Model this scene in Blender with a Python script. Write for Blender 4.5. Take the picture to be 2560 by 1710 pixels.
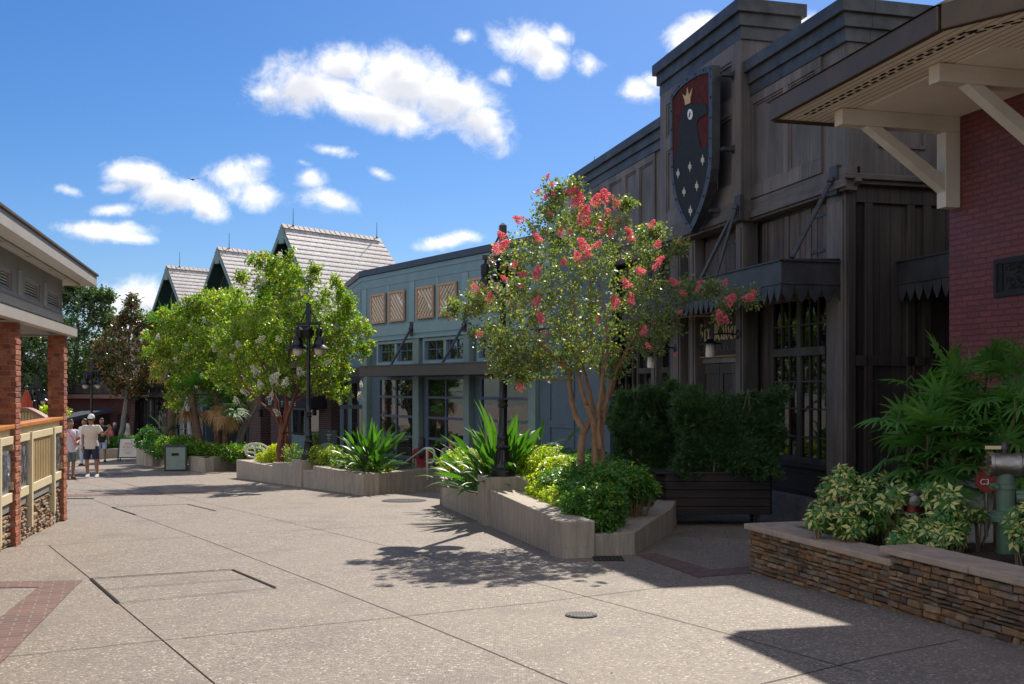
import bpy, bmesh, math, random
import numpy as np
from mathutils import Vector, Matrix
for o in list(bpy.data.objects): bpy.data.objects.remove(o)
S = bpy.context.scene
COL = S.collection
# ------------------------------------------------ camera
F = 2560.0; CZ = 1.55; HY = 967.0           # focal length / horizon measured on the 2560 px photograph
cam = bpy.data.cameras.new('camera'); co = bpy.data.objects.new('camera', cam); COL.objects.link(co)
co.location = (0, 0, CZ); co.rotation_euler = (math.radians(90), 0, 0)
cam.sensor_width = 36; cam.lens = 36; cam.shift_y = (HY - 855) / 2560.0; cam.clip_end = 3000; cam.clip_start = .05
S.camera = co
# ------------------------------------------------ light
sv = Vector((.96, 3.06, 3.3)).normalized()
sun = bpy.data.lights.new('sun', 'SUN'); so = bpy.data.objects.new('sun', sun); COL.objects.link(so)
sun.energy = 4.1; sun.angle = math.radians(.55); sun.color = (1, .93, .82)
so.rotation_euler = sv.to_track_quat('Z', 'Y').to_euler(); so.location = (20, 60, 70)
S.view_settings.view_transform = 'Standard'; S.view_settings.look = 'None'; S.view_settings.gamma = 1
S.view_settings.exposure = 0.74
SKY_STRENGTH = .066

# ------------------------------------------------ node helpers
def lk(nt, a, b): nt.links.new(a, b)
def nd(nt, t, **k):
    n = nt.nodes.new(t)
    for a, b in k.items(): setattr(n, a, b)
    return n
def mth(nt, op, a, b=None, c=None):
    n = nd(nt, 'ShaderNodeMath', operation=op)
    for i, x in enumerate((a, b, c)):
        if x is None: continue
        if isinstance(x, (int, float)): n.inputs[i].default_value = x
        else: lk(nt, x, n.inputs[i])
    return n.outputs[0]
def mixc(nt, f, a, b, bt='MIX'):
    n = nd(nt, 'ShaderNodeMix', data_type='RGBA', blend_type=bt)
    for i, x in ((0, f), (6, a), (7, b)):
        if isinstance(x, (int, float)): n.inputs[i].default_value = x
        elif isinstance(x, tuple): n.inputs[i].default_value = x + (1,) if len(x) == 3 else x
        else: lk(nt, x, n.inputs[i])
    return n.outputs[2]
def ramp(nt, f, stops):
    n = nd(nt, 'ShaderNodeValToRGB'); e = n.color_ramp.elements
    while len(e) < len(stops): e.new(.5)
    for i, (p, c) in enumerate(stops):
        e[i].position = p; e[i].color = (c, c, c, 1) if isinstance(c, (int, float)) else tuple(c) + (1,)
    lk(nt, f, n.inputs[0]); return n.outputs[0]
def noise(nt, vec, scale, detail=4, rough=.55, dist=0):
    n = nd(nt, 'ShaderNodeTexNoise'); n.inputs['Scale'].default_value = scale
    n.inputs['Detail'].default_value = detail; n.inputs['Roughness'].default_value = rough; n.inputs['Distortion'].default_value = dist
    if vec is not None: lk(nt, vec, n.inputs['Vector'])
    return n.outputs['Fac']
def mapping(nt, vec, scale=(1,1,1), loc=(0,0,0), rot=(0,0,0)):
    n = nd(nt, 'ShaderNodeMapping'); n.inputs['Scale'].default_value = scale; n.inputs['Location'].default_value = loc
    n.inputs['Rotation'].default_value = rot; lk(nt, vec, n.inputs['Vector']); return n.outputs[0]
# ------------------------------------------------ world: sky with fair weather clouds placed by direction
W = bpy.data.worlds.new('World'); S.world = W; W.use_nodes = True
nt = W.node_tree; nt.nodes.clear()
out = nd(nt, 'ShaderNodeOutputWorld'); bg = nd(nt, 'ShaderNodeBackground')
sky = nd(nt, 'ShaderNodeTexSky', sky_type='NISHITA', sun_disc=False)
sky.sun_elevation = math.asin(sv.z); sky.sun_rotation = math.atan2(sv.x, sv.y)
sky.air_density = 1.0; sky.dust_density = .5; sky.ozone_density = 1.6
hs = nd(nt, 'ShaderNodeHueSaturation'); hs.inputs['Saturation'].default_value = 1.2; lk(nt, mixc(nt, 1.0, sky.outputs[0], (.66, .775, 1.0), 'MULTIPLY'), hs.inputs['Color'])
bg.inputs['Strength'].default_value = SKY_STRENGTH; lk(nt, hs.outputs[0], bg.inputs[0])
tc = nd(nt, 'ShaderNodeTexCoord'); sep = nd(nt, 'ShaderNodeSeparateXYZ'); lk(nt, tc.outputs['Generated'], sep.inputs[0])
ysafe = mth(nt, 'MAXIMUM', sep.outputs[1], .02)
pp = mth(nt, 'DIVIDE', sep.outputs[0], ysafe); qq = mth(nt, 'DIVIDE', sep.outputs[2], ysafe)
cmb = nd(nt, 'ShaderNodeCombineXYZ'); lk(nt, pp, cmb.inputs[0]); lk(nt, qq, cmb.inputs[1]); pq = cmb.outputs[0]
# (px, py, half width, half height, tilt deg, strength) in photograph pixels
CL = [(760,215,140,78,-4,1.0),(850,160,90,50,5,1),(1000,205,130,85,-15,1.05),(990,165,50,50,0,.9),(1120,250,130,80,-20,1.1),(1190,300,110,60,-30,1),(680,230,60,50,0,.8),(1230,330,70,40,-40,.9),(930,270,190,50,-14,.9),
      (330,440,110,42,-8,1),(420,480,110,45,-8,1),(510,510,60,35,-30,.9),(300,465,60,22,8,.8),(170,475,40,16,-12,.65),(280,525,75,18,6,.75),
      (235,575,115,28,-3,.9),(310,590,70,16,-8,.7),
      (1340,110,75,55,-30,1),(1375,150,45,45,-40,.9),(1270,110,60,38,-25,.5),(1165,90,36,26,0,.7),(1478,158,45,32,-30,.7),(1255,190,40,22,0,.45),(1390,90,45,30,0,.8),
      (600,435,75,35,0,.6),(640,480,60,35,0,.5),(630,410,60,24,0,.55),(775,445,50,32,-10,.72),(830,500,85,34,-18,.78),(820,375,70,17,-8,.62),(755,405,34,16,-15,.6),(950,435,36,14,-20,.6),
      (1110,605,85,20,8,.85),(1160,592,42,18,0,.8),(360,745,130,55,5,.85),(300,790,100,50,0,.7),(1740,85,75,40,30,.95),(1990,70,70,50,30,1.0),(1590,225,60,32,0,.8),(1640,200,40,26,0,.7),(1570,240,35,12,0,.5),
      (-500,380,260,70,0,.9),(-900,100,300,110,10,.9),(2900,200,350,90,10,.9),(3400,500,300,80,0,.9),(-300,-500,320,120,0,.9),(1500,-900,380,150,0,.9),(3100,-900,420,170,0,.9),(600,-1700,500,200,0,.9)]
def cloudfield(dp, dq):
    acc = None
    for (x, y, a, b, r, st) in CL:
        n = nd(nt, 'ShaderNodeVectorMath', operation='SUBTRACT'); lk(nt, pq, n.inputs[0])
        n.inputs[1].default_value = ((x + dp - 1280) / F, (HY - y - dq) / F, 0)
        m = nd(nt, 'ShaderNodeMapping', vector_type='VECTOR'); lk(nt, n.outputs[0], m.inputs[0])
        # rotate then scale : use TEXTURE order
        m.vector_type = 'TEXTURE'; m.inputs['Rotation'].default_value = (0, 0, math.radians(r)); m.inputs['Scale'].default_value = (a / F, b / F, 1)
        l = nd(nt, 'ShaderNodeVectorMath', operation='LENGTH'); lk(nt, m.outputs[0], l.inputs[0])
        f = mth(nt, 'MULTIPLY', mth(nt, 'SUBTRACT', 1.25, l.outputs['Value']), st)
        acc = f if acc is None else mth(nt, 'MAXIMUM', acc, f)
    return acc
n1 = noise(nt, pq, 9, 9, .62, .25); n2 = noise(nt, mapping(nt, pq, loc=(3.1, 5.7, 0)), 30, 8, .68, .5)
f0 = cloudfield(0, 0)
fld = mth(nt, 'ADD', f0, mth(nt, 'ADD', mth(nt, 'MULTIPLY', mth(nt, 'SUBTRACT', n1, .5), 2.3), mth(nt, 'MULTIPLY', mth(nt, 'SUBTRACT', n2, .5), 1.35)))
mr = nd(nt, 'ShaderNodeMapRange', interpolation_type='SMOOTHSTEP'); lk(nt, fld, mr.inputs[0]); mr.inputs[1].default_value = .02; mr.inputs[2].default_value = 1.05
front = mth(nt, 'GREATER_THAN', sep.outputs[1], .03)
n3 = noise(nt, tc.outputs['Generated'], 2.6, 7, .6, .3)
mr2 = nd(nt, 'ShaderNodeMapRange', interpolation_type='SMOOTHSTEP'); lk(nt, n3, mr2.inputs[0]); mr2.inputs[1].default_value = .44; mr2.inputs[2].default_value = .58
rest = mth(nt, 'MULTIPLY', mth(nt, 'LESS_THAN', sep.outputs[1], .12), mth(nt, 'GREATER_THAN', sep.outputs[2], .0))  # unseen clouds behind the camera, added to brighten and whiten light on shaded fronts
mask = mth(nt, 'MAXIMUM', mth(nt, 'MULTIPLY', mr.outputs[0], front), mth(nt, 'MULTIPLY', mr2.outputs[0], rest))
# lit from above: the part of a cloud that has more cloud above it is greyer
fup = cloudfield(0, 26)
sh = nd(nt, 'ShaderNodeMapRange', interpolation_type='SMOOTHSTEP'); lk(nt, mth(nt, 'ADD', fup, mth(nt, 'MULTIPLY', mth(nt, 'SUBTRACT', noise(nt, mapping(nt, pq, loc=(9, 2, 0), scale=(1, 1.5, 1)), 16, 7, .6), .5), 1.1)), sh.inputs[0])
sh.inputs[1].default_value = .35; sh.inputs[2].default_value = 1.15
ccol = mixc(nt, sh.outputs[0], (1.0, .985, .97), (.64, .655, .71))
cb = nd(nt, 'ShaderNodeBackground'); lk(nt, ccol, cb.inputs[0]); cb.inputs[1].default_value = .76
mx = nd(nt, 'ShaderNodeMixShader'); lk(nt, mask, mx.inputs[0]); lk(nt, bg.outputs[0], mx.inputs[1]); lk(nt, cb.outputs[0], mx.inputs[2])
lk(nt, mx.outputs[0], out.inputs[0])

# ------------------------------------------------ measuring helpers
def gz(x, y):
    z = -.036 * min(max(y, -20), 45)
    d = (x - .62) * -.824 + (y - 26.5) * -.5665; u = (x - .62) * -.5665 + (y - 26.5) * .824
    s = lambda t: max(0, min(1, t))
    return z - .5 * s((3.3 - d) / .5) * s((y - 18.5) / 2.5) * s((13 - u) / 3)
def G(px, py):
    Y = 3968 / (py - 1059.2) if py > 1147.5 else 3.17 * F / (py - HY)
    return Vector(((px - 1280) / F * Y, Y, 0 - .036 * min(Y, 45)))
def P(px, py, Y): return Vector(((px - 1280) / F * Y, Y, CZ - (py - HY) / F * Y))
class Fr:                                                  # a wall frame: u along the wall, v out of it
    def __init__(s, O, a):
        s.O = Vector(O[:2]); s.a = Vector(a).normalized(); s.n = Vector((-s.a.y, s.a.x)); s.rz = math.atan2(s.a.y, s.a.x)
    def u(s, px, v=0):
        r = (px - 1280) / F; b = s.O + s.n * v
        return (r * b.y - b.x) / (s.a.x - r * s.a.y)
    def z(s, px, py, v=0):
        y = (s.O + s.n * v + s.a * s.u(px, v)).y
        return CZ - (py - HY) / F * y
    def w(s, u, v, z=0): q = s.O + s.a * u + s.n * v; return Vector((q.x, q.y, z))
    def loc(s, p): d = Vector((p[0], p[1])) - s.O; return d.dot(s.a), d.dot(s.n)

# ------------------------------------------------ object helpers
def tag(o, label=None, cat=None, group=None, kind=None):
    if label: o['label'] = label
    if cat: o['category'] = cat
    if group: o['group'] = group
    if kind: o['kind'] = kind
    return o
def thing(name, label, cat, loc, rz=0, group=None):
    o = bpy.data.objects.new(name, None); COL.objects.link(o); o.empty_display_size = .2
    o.location = loc; o.rotation_euler = (0, 0, rz); tag(o, label, cat, group); return o
class MB:
    def __init__(s): s.v = []; s.f = []; s.m = []
    def add(s, vs, fs, m=0):
        k = len(s.v); s.v += [tuple(p) for p in vs]; s.f += [tuple(k + i for i in f) for f in fs]; s.m += [m] * len(fs); return s
    def box(s, x0, x1, y0, y1, z0, z1, m=0, M=None):
        x0, x1 = min(x0, x1), max(x0, x1); y0, y1 = min(y0, y1), max(y0, y1); z0, z1 = min(z0, z1), max(z0, z1)
        vs = [Vector((x, y, z)) for z in (z0, z1) for y in (y0, y1) for x in (x0, x1)]
        if M: vs = [M @ p for p in vs]
        return s.add(vs, [(0,2,3,1),(4,5,7,6),(0,1,5,4),(2,6,7,3),(0,4,6,2),(1,3,7,5)], m)
    def bar(s, p, q, w, h=None, m=0, up=(0,0,1)):
        p = Vector(p); q = Vector(q); d = (q - p); L = d.length; d.normalize(); h = h or w
        u = Vector(up)
        if abs(u.dot(d)) > .98: u = Vector((0, 1, 0))
        x = d.cross(u).normalized(); z = x.cross(d)
        M = Matrix((( x.x, d.x, z.x, p.x), (x.y, d.y, z.y, p.y), (x.z, d.z, z.z, p.z), (0,0,0,1)))
        return s.box(-w/2, w/2, 0, L, -h/2, h/2, m, M)
    def tube(s, pts, rad, n=8, m=0, cap=True):
        pts = [Vector(p) for p in pts]
        if not isinstance(rad, (list, tuple)): rad = [rad] * len(pts)
        vs = []; prev = None
        for i, p in enumerate(pts):
            d = (pts[min(i+1, len(pts)-1)] - pts[max(i-1, 0)])
            if d.length < 1e-9: d = Vector((0,0,1))
            d.normalize()
            if prev is None:
                x = d.cross(Vector((0,0,1)) if abs(d.z) < .9 else Vector((1,0,0))).normalized()
            else:
                x = (prev - d * prev.dot(d)).normalized()
            prev = x; y = d.cross(x)
            for k in range(n):
                a = 2 * math.pi * k / n; vs.append(p + (x * math.cos(a) + y * math.sin(a)) * rad[i])
        fs = [(i*n+k, i*n+(k+1)%n, (i+1)*n+(k+1)%n, (i+1)*n+k) for i in range(len(pts)-1) for k in range(n)]
        if cap: fs += [tuple(range(n))[::-1], tuple((len(pts)-1)*n + k for k in range(n))]
        return s.add(vs, fs, m)
    def lathe(s, c, prof, n=20, m=0, axis=None):
        c = Vector(c); vs = []
        for r, z in prof:
            for k in range(n):
                a = 2 * math.pi * k / n; vs.append(Vector((r * math.cos(a), r * math.sin(a), z)))
        if axis is not None:
            q = Vector((0,0,1)).rotation_difference(Vector(axis)); vs = [q @ p for p in vs]
        vs = [p + c for p in vs]
        L = len(prof)
        fs = [(i*n+k, i*n+(k+1)%n, (i+1)*n+(k+1)%n, (i+1)*n+k) for i in range(L-1) for k in range(n)]
        if prof[0][0] > 1e-4: fs.append(tuple(range(n))[::-1])
        if prof[-1][0] > 1e-4: fs.append(tuple((L-1)*n + k for k in range(n)))
        return s.add(vs, fs, m)
    def prism(s, poly, z0, z1, m=0, f=None):
        """poly in a plane; f maps (a,b,c) to 3-D, default (x,y,z)"""
        f = f or (lambda a, b, c: (a, b, c)); n = len(poly)
        vs = [f(a, b, z0) for a, b in poly] + [f(a, b, z1) for a, b in poly]
        fs = [tuple(range(n))[::-1], tuple(range(n, 2*n))] + [(i, (i+1)%n, n+(i+1)%n, n+i) for i in range(n)]
        return s.add(vs, fs, m)
    def build(s, name, mats, parent=None, dz=0, smooth=False, bevel=0, fix=True, off=None):
        me = bpy.data.meshes.new(name)
        o3 = Vector(off) if off is not None else Vector((0, 0, dz))
        me.from_pydata([(p[0]-o3.x, p[1]-o3.y, p[2]-o3.z) for p in s.v], [], s.f)
        if not isinstance(mats, (list, tuple)): mats = [mats]
        for m in mats: me.materials.append(m)
        if len(mats) > 1: me.polygons.foreach_set('material_index', s.m)
        if fix:
            b = bmesh.new(); b.from_mesh(me); bmesh.ops.recalc_face_normals(b, faces=b.faces[:]); b.to_mesh(me); b.free()
        if smooth:
            me.polygons.foreach_set('use_smooth', [True] * len(me.polygons))
            me.set_sharp_from_angle(angle=math.radians(40))
        o = bpy.data.objects.new(name, me); COL.objects.link(o)
        if parent: o.parent = parent
        if bevel:
            bm_ = o.modifiers.new('bevel', 'BEVEL'); bm_.width = bevel; bm_.segments = 2; bm_.limit_method = 'ANGLE'; bm_.angle_limit = math.radians(40)
            bm_.harden_normals = False
        return o
def zfoot(o, objs=None): pass

# ------------------------------------------------ materials
MT = {}
def mat(name, col, rough=.7, metal=0, spec=.5, var=0, vscale=3, bump=0, bscale=40, stretch=(1,1,1), col2=None, f=None, coat=0):
    m = bpy.data.materials.new(name); m.use_nodes = True; t = m.node_tree; b = t.nodes['Principled BSDF']
    b.inputs['Roughness'].default_value = rough; b.inputs['Metallic'].default_value = metal; b.inputs['Specular IOR Level'].default_value = spec
    b.inputs['Coat Weight'].default_value = coat
    tcn = nd(t, 'ShaderNodeTexCoord'); v = mapping(t, tcn.outputs['Object'], scale=stretch)
    c2 = col2 or tuple(c * (1 - var) for c in col)
    if var or col2:
        fac = ramp(t, noise(t, v, vscale, 6, .6), [(.32, 0), (.68, 1)])
        lk(t, mixc(t, fac, col, c2), b.inputs['Base Color'])
    else: b.inputs['Base Color'].default_value = (*col, 1)
    if bump:
        bn = nd(t, 'ShaderNodeBump'); bn.inputs['Strength'].default_value = bump; bn.inputs['Distance'].default_value = .02
        lk(t, noise(t, v, bscale, 5, .6), bn.inputs['Height']); lk(t, bn.outputs[0], b.inputs['Normal'])
    MT[name] = m; return m
def wallvec(t, sx=1, sz=1):
    """(u+v, z) coordinates so that a brick pattern wraps round the corners of a box in its own frame"""
    tcn = nd(t, 'ShaderNodeTexCoord'); sp = nd(t, 'ShaderNodeSeparateXYZ'); lk(t, tcn.outputs['Object'], sp.inputs[0])
    c = nd(t, 'ShaderNodeCombineXYZ'); lk(t, mth(t, 'MULTIPLY', mth(t, 'ADD', sp.outputs[0], sp.outputs[1]), sx), c.inputs[0])
    lk(t, mth(t, 'MULTIPLY', sp.outputs[2], sz), c.inputs[1]); return c.outputs[0], tcn.outputs['Object']
def brickmat(name, c1, c2, mo, bw=.2, rh=.068, ms=.008, rough=.85, bump=.6, wob=0, paint=False):
    m = bpy.data.materials.new(name); m.use_nodes = True; t = m.node_tree; b = t.nodes['Principled BSDF']
    v, ob = wallvec(t)
    if wob:
        nn = nd(t, 'ShaderNodeTexNoise'); nn.inputs['Scale'].default_value = 7; lk(t, ob, nn.inputs['Vector'])
        va = nd(t, 'ShaderNodeVectorMath', operation='SCALE'); lk(t, nn.outputs['Color'], va.inputs[0]); va.inputs['Scale'].default_value = wob
        vb = nd(t, 'ShaderNodeVectorMath', operation='ADD'); lk(t, v, vb.inputs[0]); lk(t, va.outputs[0], vb.inputs[1]); v = vb.outputs[0]
    br = nd(t, 'ShaderNodeTexBrick'); lk(t, v, br.inputs['Vector']); br.inputs['Scale'].default_value = 1
    br.inputs['Brick Width'].default_value = bw; br.inputs['Row Height'].default_value = rh; br.inputs['Mortar Size'].default_value = ms
    br.inputs['Mortar Smooth'].default_value = .3; br.inputs['Bias'].default_value = 0
    br.inputs['Color1'].default_value = (*c1, 1); br.inputs['Color2'].default_value = (*c2, 1); br.inputs['Mortar'].default_value = (*mo, 1)
    big = noise(t, ob, 2.2, 5, .6)
    c = mixc(t, mth(t, 'MULTIPLY', ramp(t, big, [(.3, 0), (.75, 1)]), .35), br.outputs['Color'], tuple(x * .55 for x in c1))
    lk(t, c, b.inputs['Base Color']); b.inputs['Roughness'].default_value = rough
    h = mth(t, 'ADD', mth(t, 'MULTIPLY', br.outputs['Fac'], -1), mth(t, 'MULTIPLY', noise(t, ob, 30 if not paint else 14, 5, .65), .8 if paint else .5))
    bn = nd(t, 'ShaderNodeBump'); bn.inputs['Strength'].default_value = bump; bn.inputs['Distance'].default_value = .012; lk(t, h, bn.inputs['Height']); lk(t, bn.outputs[0], b.inputs['Normal'])
    MT[name] = m; return m
def woodmat(name, ca, cb, cc, rough=.6, board=.14, vert=True, bump=.35, gap=.5):
    m = bpy.data.materials.new(name); m.use_nodes = True; t = m.node_tree; b = t.nodes['Principled BSDF']
    tcn = nd(t, 'ShaderNodeTexCoord'); sp = nd(t, 'ShaderNodeSeparateXYZ'); lk(t, tcn.outputs['Object'], sp.inputs[0])
    hz = mth(t, 'ADD', sp.outputs[0], sp.outputs[1])
    a, l = (hz, sp.outputs[2]) if vert else (sp.outputs[2], hz)
    c = nd(t, 'ShaderNodeCombineXYZ'); lk(t, mth(t, 'MULTIPLY', a, 26), c.inputs[0]); lk(t, mth(t, 'MULTIPLY', l, 1.1), c.inputs[1]); lk(t, mth(t, 'MULTIPLY', sp.outputs[1], 3), c.inputs[2])
    g = noise(t, c.outputs[0], 1, 7, .65, .35)
    big = noise(t, mapping(t, tcn.outputs['Object'], scale=(1.3, 1.3, .5)), 1.6, 4, .5)
    bid = nd(t, 'ShaderNodeTexWhiteNoise', noise_dimensions='1D'); lk(t, mth(t, 'FLOOR', mth(t, 'DIVIDE', a, board)), bid.inputs['W'])
    col = mixc(t, ramp(t, g, [(.3, 0), (.7, 1)]), ca, cb)
    col = mixc(t, ramp(t, big, [(.4, 0), (.7, .75)]), col, cc)
    hsn = nd(t, 'ShaderNodeHueSaturation'); lk(t, col, hsn.inputs['Color']); lk(t, mth(t, 'ADD', .72, mth(t, 'MULTIPLY', bid.outputs['Value'], .5)), hsn.inputs['Value'])
    fr = mth(t, 'FRACT', mth(t, 'DIVIDE', a, board)); edge = mth(t, 'LESS_THAN', mth(t, 'ABSOLUTE', mth(t, 'SUBTRACT', fr, .5)), .47)
    dark = mixc(t, mth(t, 'MULTIPLY', mth(t, 'SUBTRACT', 1, edge), gap), hsn.outputs[0], (.006, .006, .007))
    lk(t, dark, b.inputs['Base Color']); b.inputs['Roughness'].default_value = rough
    bn = nd(t, 'ShaderNodeBump'); bn.inputs['Strength'].default_value = bump; bn.inputs['Distance'].default_value = .01
    lk(t, mth(t, 'ADD', g, mth(t, 'MULTIPLY', edge, gap * 2)), bn.inputs['Height']); lk(t, bn.outputs[0], b.inputs['Normal'])
    MT[name] = m; return m
def leafmat(name, ca, cb, cc=None, tl=.45, rough=.38, tcol=None, spec=.5):
    """leaf with a little gloss, a different hue for every leaf, and light passing through it"""
    m = bpy.data.materials.new(name); m.use_nodes = True; t = m.node_tree; b = t.nodes['Principled BSDF']; o = t.nodes['Material Output']
    gi = nd(t, 'ShaderNodeNewGeometry'); r = gi.outputs['Random Per Island']
    st = [(0, ca), (.55, cb)] + ([(.9, cb), (1, cc)] if cc else [(1, cb)])
    tcn = nd(t, 'ShaderNodeTexCoord')
    col = ramp(t, mth(t, 'ADD', mth(t, 'MULTIPLY', r, .8), mth(t, 'MULTIPLY', noise(t, tcn.outputs['Object'], 2.2, 3), .25)), st)
    lk(t, col, b.inputs['Base Color']); b.inputs['Roughness'].default_value = rough; b.inputs['Specular IOR Level'].default_value = spec
    tr = nd(t, 'ShaderNodeBsdfTranslucent')
    lk(t, mixc(t, 1.0, col, tcol or (1.6, 2.0, .5), 'MULTIPLY'), tr.inputs[0])
    ms = nd(t, 'ShaderNodeMixShader'); ms.inputs[0].default_value = tl; lk(t, b.outputs[0], ms.inputs[1]); lk(t, tr.outputs[0], ms.inputs[2]); lk(t, ms.outputs[0], o.inputs[0])
    MT[name] = m; return m
def randmat(name, cols, rough=.85, bump=.5, bscale=25, var=.35):
    """every loose piece of the mesh (a stone, a brick) has its own colour out of cols"""
    m = bpy.data.materials.new(name); m.use_nodes = True; t = m.node_tree; b = t.nodes['Principled BSDF']
    gi = nd(t, 'ShaderNodeNewGeometry'); tcn = nd(t, 'ShaderNodeTexCoord')
    st = [(i / (len(cols) - 1) if len(cols) > 1 else 0, c) for i, c in enumerate(cols)]
    col = ramp(t, gi.outputs['Random Per Island'], st)
    nz = noise(t, tcn.outputs['Object'], bscale * .6, 5, .65)
    col = mixc(t, mth(t, 'MULTIPLY', ramp(t, nz, [(.35, 0), (.7, 1)]), var), col, tuple(x * .35 for x in cols[0]))
    lk(t, col, b.inputs['Base Color']); b.inputs['Roughness'].default_value = rough
    bn = nd(t, 'ShaderNodeBump'); bn.inputs['Strength'].default_value = bump; bn.inputs['Distance'].default_value = .01
    lk(t, noise(t, tcn.outputs['Object'], bscale, 5, .65), bn.inputs['Height']); lk(t, bn.outputs[0], b.inputs['Normal'])
    MT[name] = m; return m
def glassmat(name, tint=(.02,.022,.022), clear=.35, rough=.015, refl=.12):
    m = bpy.data.materials.new(name); m.use_nodes = True; t = m.node_tree; t.nodes.clear(); o = nd(t, 'ShaderNodeOutputMaterial')
    gl = nd(t, 'ShaderNodeBsdfGlossy'); gl.inputs['Roughness'].default_value = rough; gl.inputs[0].default_value = (.9, .92, .9, 1)
    tr = nd(t, 'ShaderNodeBsdfTransparent'); tr.inputs[0].default_value = (.55, .57, .55, 1)
    df = nd(t, 'ShaderNodeBsdfDiffuse'); df.inputs[0].default_value = (*tint, 1)
    m1 = nd(t, 'ShaderNodeMixShader'); m1.inputs[0].default_value = clear; lk(t, df.outputs[0], m1.inputs[1]); lk(t, tr.outputs[0], m1.inputs[2])
    fr = nd(t, 'ShaderNodeFresnel'); fr.inputs[0].default_value = 1.52
    ff = mth(t, 'ADD', mth(t, 'MULTIPLY', fr.outputs[0], 1.25), refl)
    tcn = nd(t, 'ShaderNodeTexCoord'); bn = nd(t, 'ShaderNodeBump'); bn.inputs['Strength'].default_value = .05; bn.inputs['Distance'].default_value = .02
    lk(t, noise(t, tcn.outputs['Object'], 2.5, 2), bn.inputs['Height']); lk(t, bn.outputs[0], gl.inputs['Normal'])
    m2 = nd(t, 'ShaderNodeMixShader'); lk(t, ff, m2.inputs[0]); lk(t, m1.outputs[0], m2.inputs[1]); lk(t, gl.outputs[0], m2.inputs[2]); lk(t, m2.outputs[0], o.inputs[0])
    MT[name] = m; return m

# paving: exposed aggregate concrete
m = bpy.data.materials.new('aggregate_concrete'); m.use_nodes = True; t = m.node_tree; b = t.nodes['Principled BSDF']
tcn = nd(t, 'ShaderNodeTexCoord'); ob = tcn.outputs['Object']
vo = nd(t, 'ShaderNodeTexVoronoi'); vo.inputs['Scale'].default_value = 58; lk(t, ob, vo.inputs['Vector'])
sp_ = nd(t, 'ShaderNodeSeparateXYZ'); lk(t, vo.outputs['Color'], sp_.inputs[0])
peb = ramp(t, sp_.outputs[0], [(0, (.045,.037,.03)), (.22, (.125,.100,.08)), (.6, (.235,.187,.145)), (.9, (.34,.275,.215)), (1, (.62,.56,.48))])
mort = mixc(t, ramp(t, vo.outputs['Distance'], [(.35, 0), (.75, 1)]), peb, (.18,.145,.115))
big = noise(t, ob, .45, 5, .6); med = noise(t, ob, 3.3, 6, .65)
c1_ = mixc(t, ramp(t, big, [(.35, 0), (.7, .55)]), mort, (.215,.172,.135))
c2_ = mixc(t, mth(t, 'MULTIPLY', ramp(t, med, [(.5, 0), (.75, 1)]), .30), c1_, (.135,.108,.085))
spots = noise(t, ob, 1.1, 3, .5)
gv = nd(t, 'ShaderNodeTexVoronoi'); gv.inputs['Scale'].default_value = 2.1; lk(t, ob, gv.inputs['Vector'])
c3_ = mixc(t, ramp(t, spots, [(.55, 0), (.70, .42)]), c2_, (.105,.085,.07))
str_ = noise(t, mapping(t, ob, scale=(1.2, .25, 1), rot=(0, 0, .3)), 1.3, 6, .65)
c3_ = mixc(t, ramp(t, str_, [(.55, 0), (.75, .3)]), c3_, (.12,.097,.078))
c4_ = mixc(t, ramp(t, gv.outputs['Distance'], [(.035, .65), (.06, 0)]), c3_, (.045,.038,.034))
lk(t, c4_, b.inputs['Base Color']); b.inputs['Roughness'].default_value = .72
bn = nd(t, 'ShaderNodeBump'); bn.inputs['Strength'].default_value = .55; bn.inputs['Distance'].default_value = .006
lk(t, mth(t, 'SUBTRACT', 1, vo.outputs['Distance']), bn.inputs['Height']); lk(t, bn.outputs[0], b.inputs['Normal'])
MT['agg'] = m
# board formed concrete with drip streaks
m = bpy.data.materials.new('board_formed_concrete'); m.use_nodes = True; t = m.node_tree; b = t.nodes['Principled BSDF']
tcn = nd(t, 'ShaderNodeTexCoord'); ob = tcn.outputs['Object']
st_ = noise(t, mapping(t, ob, scale=(5, 5, .7)), 2.2, 8, .75, .6); bl = noise(t, ob, 2.5, 6, .65); fi = noise(t, mapping(t, ob, scale=(1, 1, 1)), 60, 4, .6)
hb = nd(t, 'ShaderNodeSeparateXYZ'); lk(t, ob, hb.inputs[0])
c = mixc(t, ramp(t, st_, [(.36, 0), (.68, 1)]), (.45,.385,.31), (.185,.145,.108))
c = mixc(t, ramp(t, bl, [(.4, 0), (.75, .7)]), c, (.34,.275,.21))
c = mixc(t, ramp(t, mth(t, 'ABSOLUTE', mth(t, 'SUBTRACT', mth(t, 'FRACT', mth(t, 'MULTIPLY', hb.outputs[2], 4.1)), .5)), [(.0, .3), (.015, 0)]), c, (.10,.085,.07))
c = mixc(t, mth(t, 'MULTIPLY', fi, .25), c, (.52,.44,.36))
lk(t, c, b.inputs['Base Color']); b.inputs['Roughness'].default_value = .8
bn = nd(t, 'ShaderNodeBump'); bn.inputs['Strength'].default_value = .4; bn.inputs['Distance'].default_value = .008; lk(t, mth(t, 'ADD', st_, fi), bn.inputs['Height']); lk(t, bn.outputs[0], b.inputs['Normal'])
MT['concrete'] = m

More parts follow.
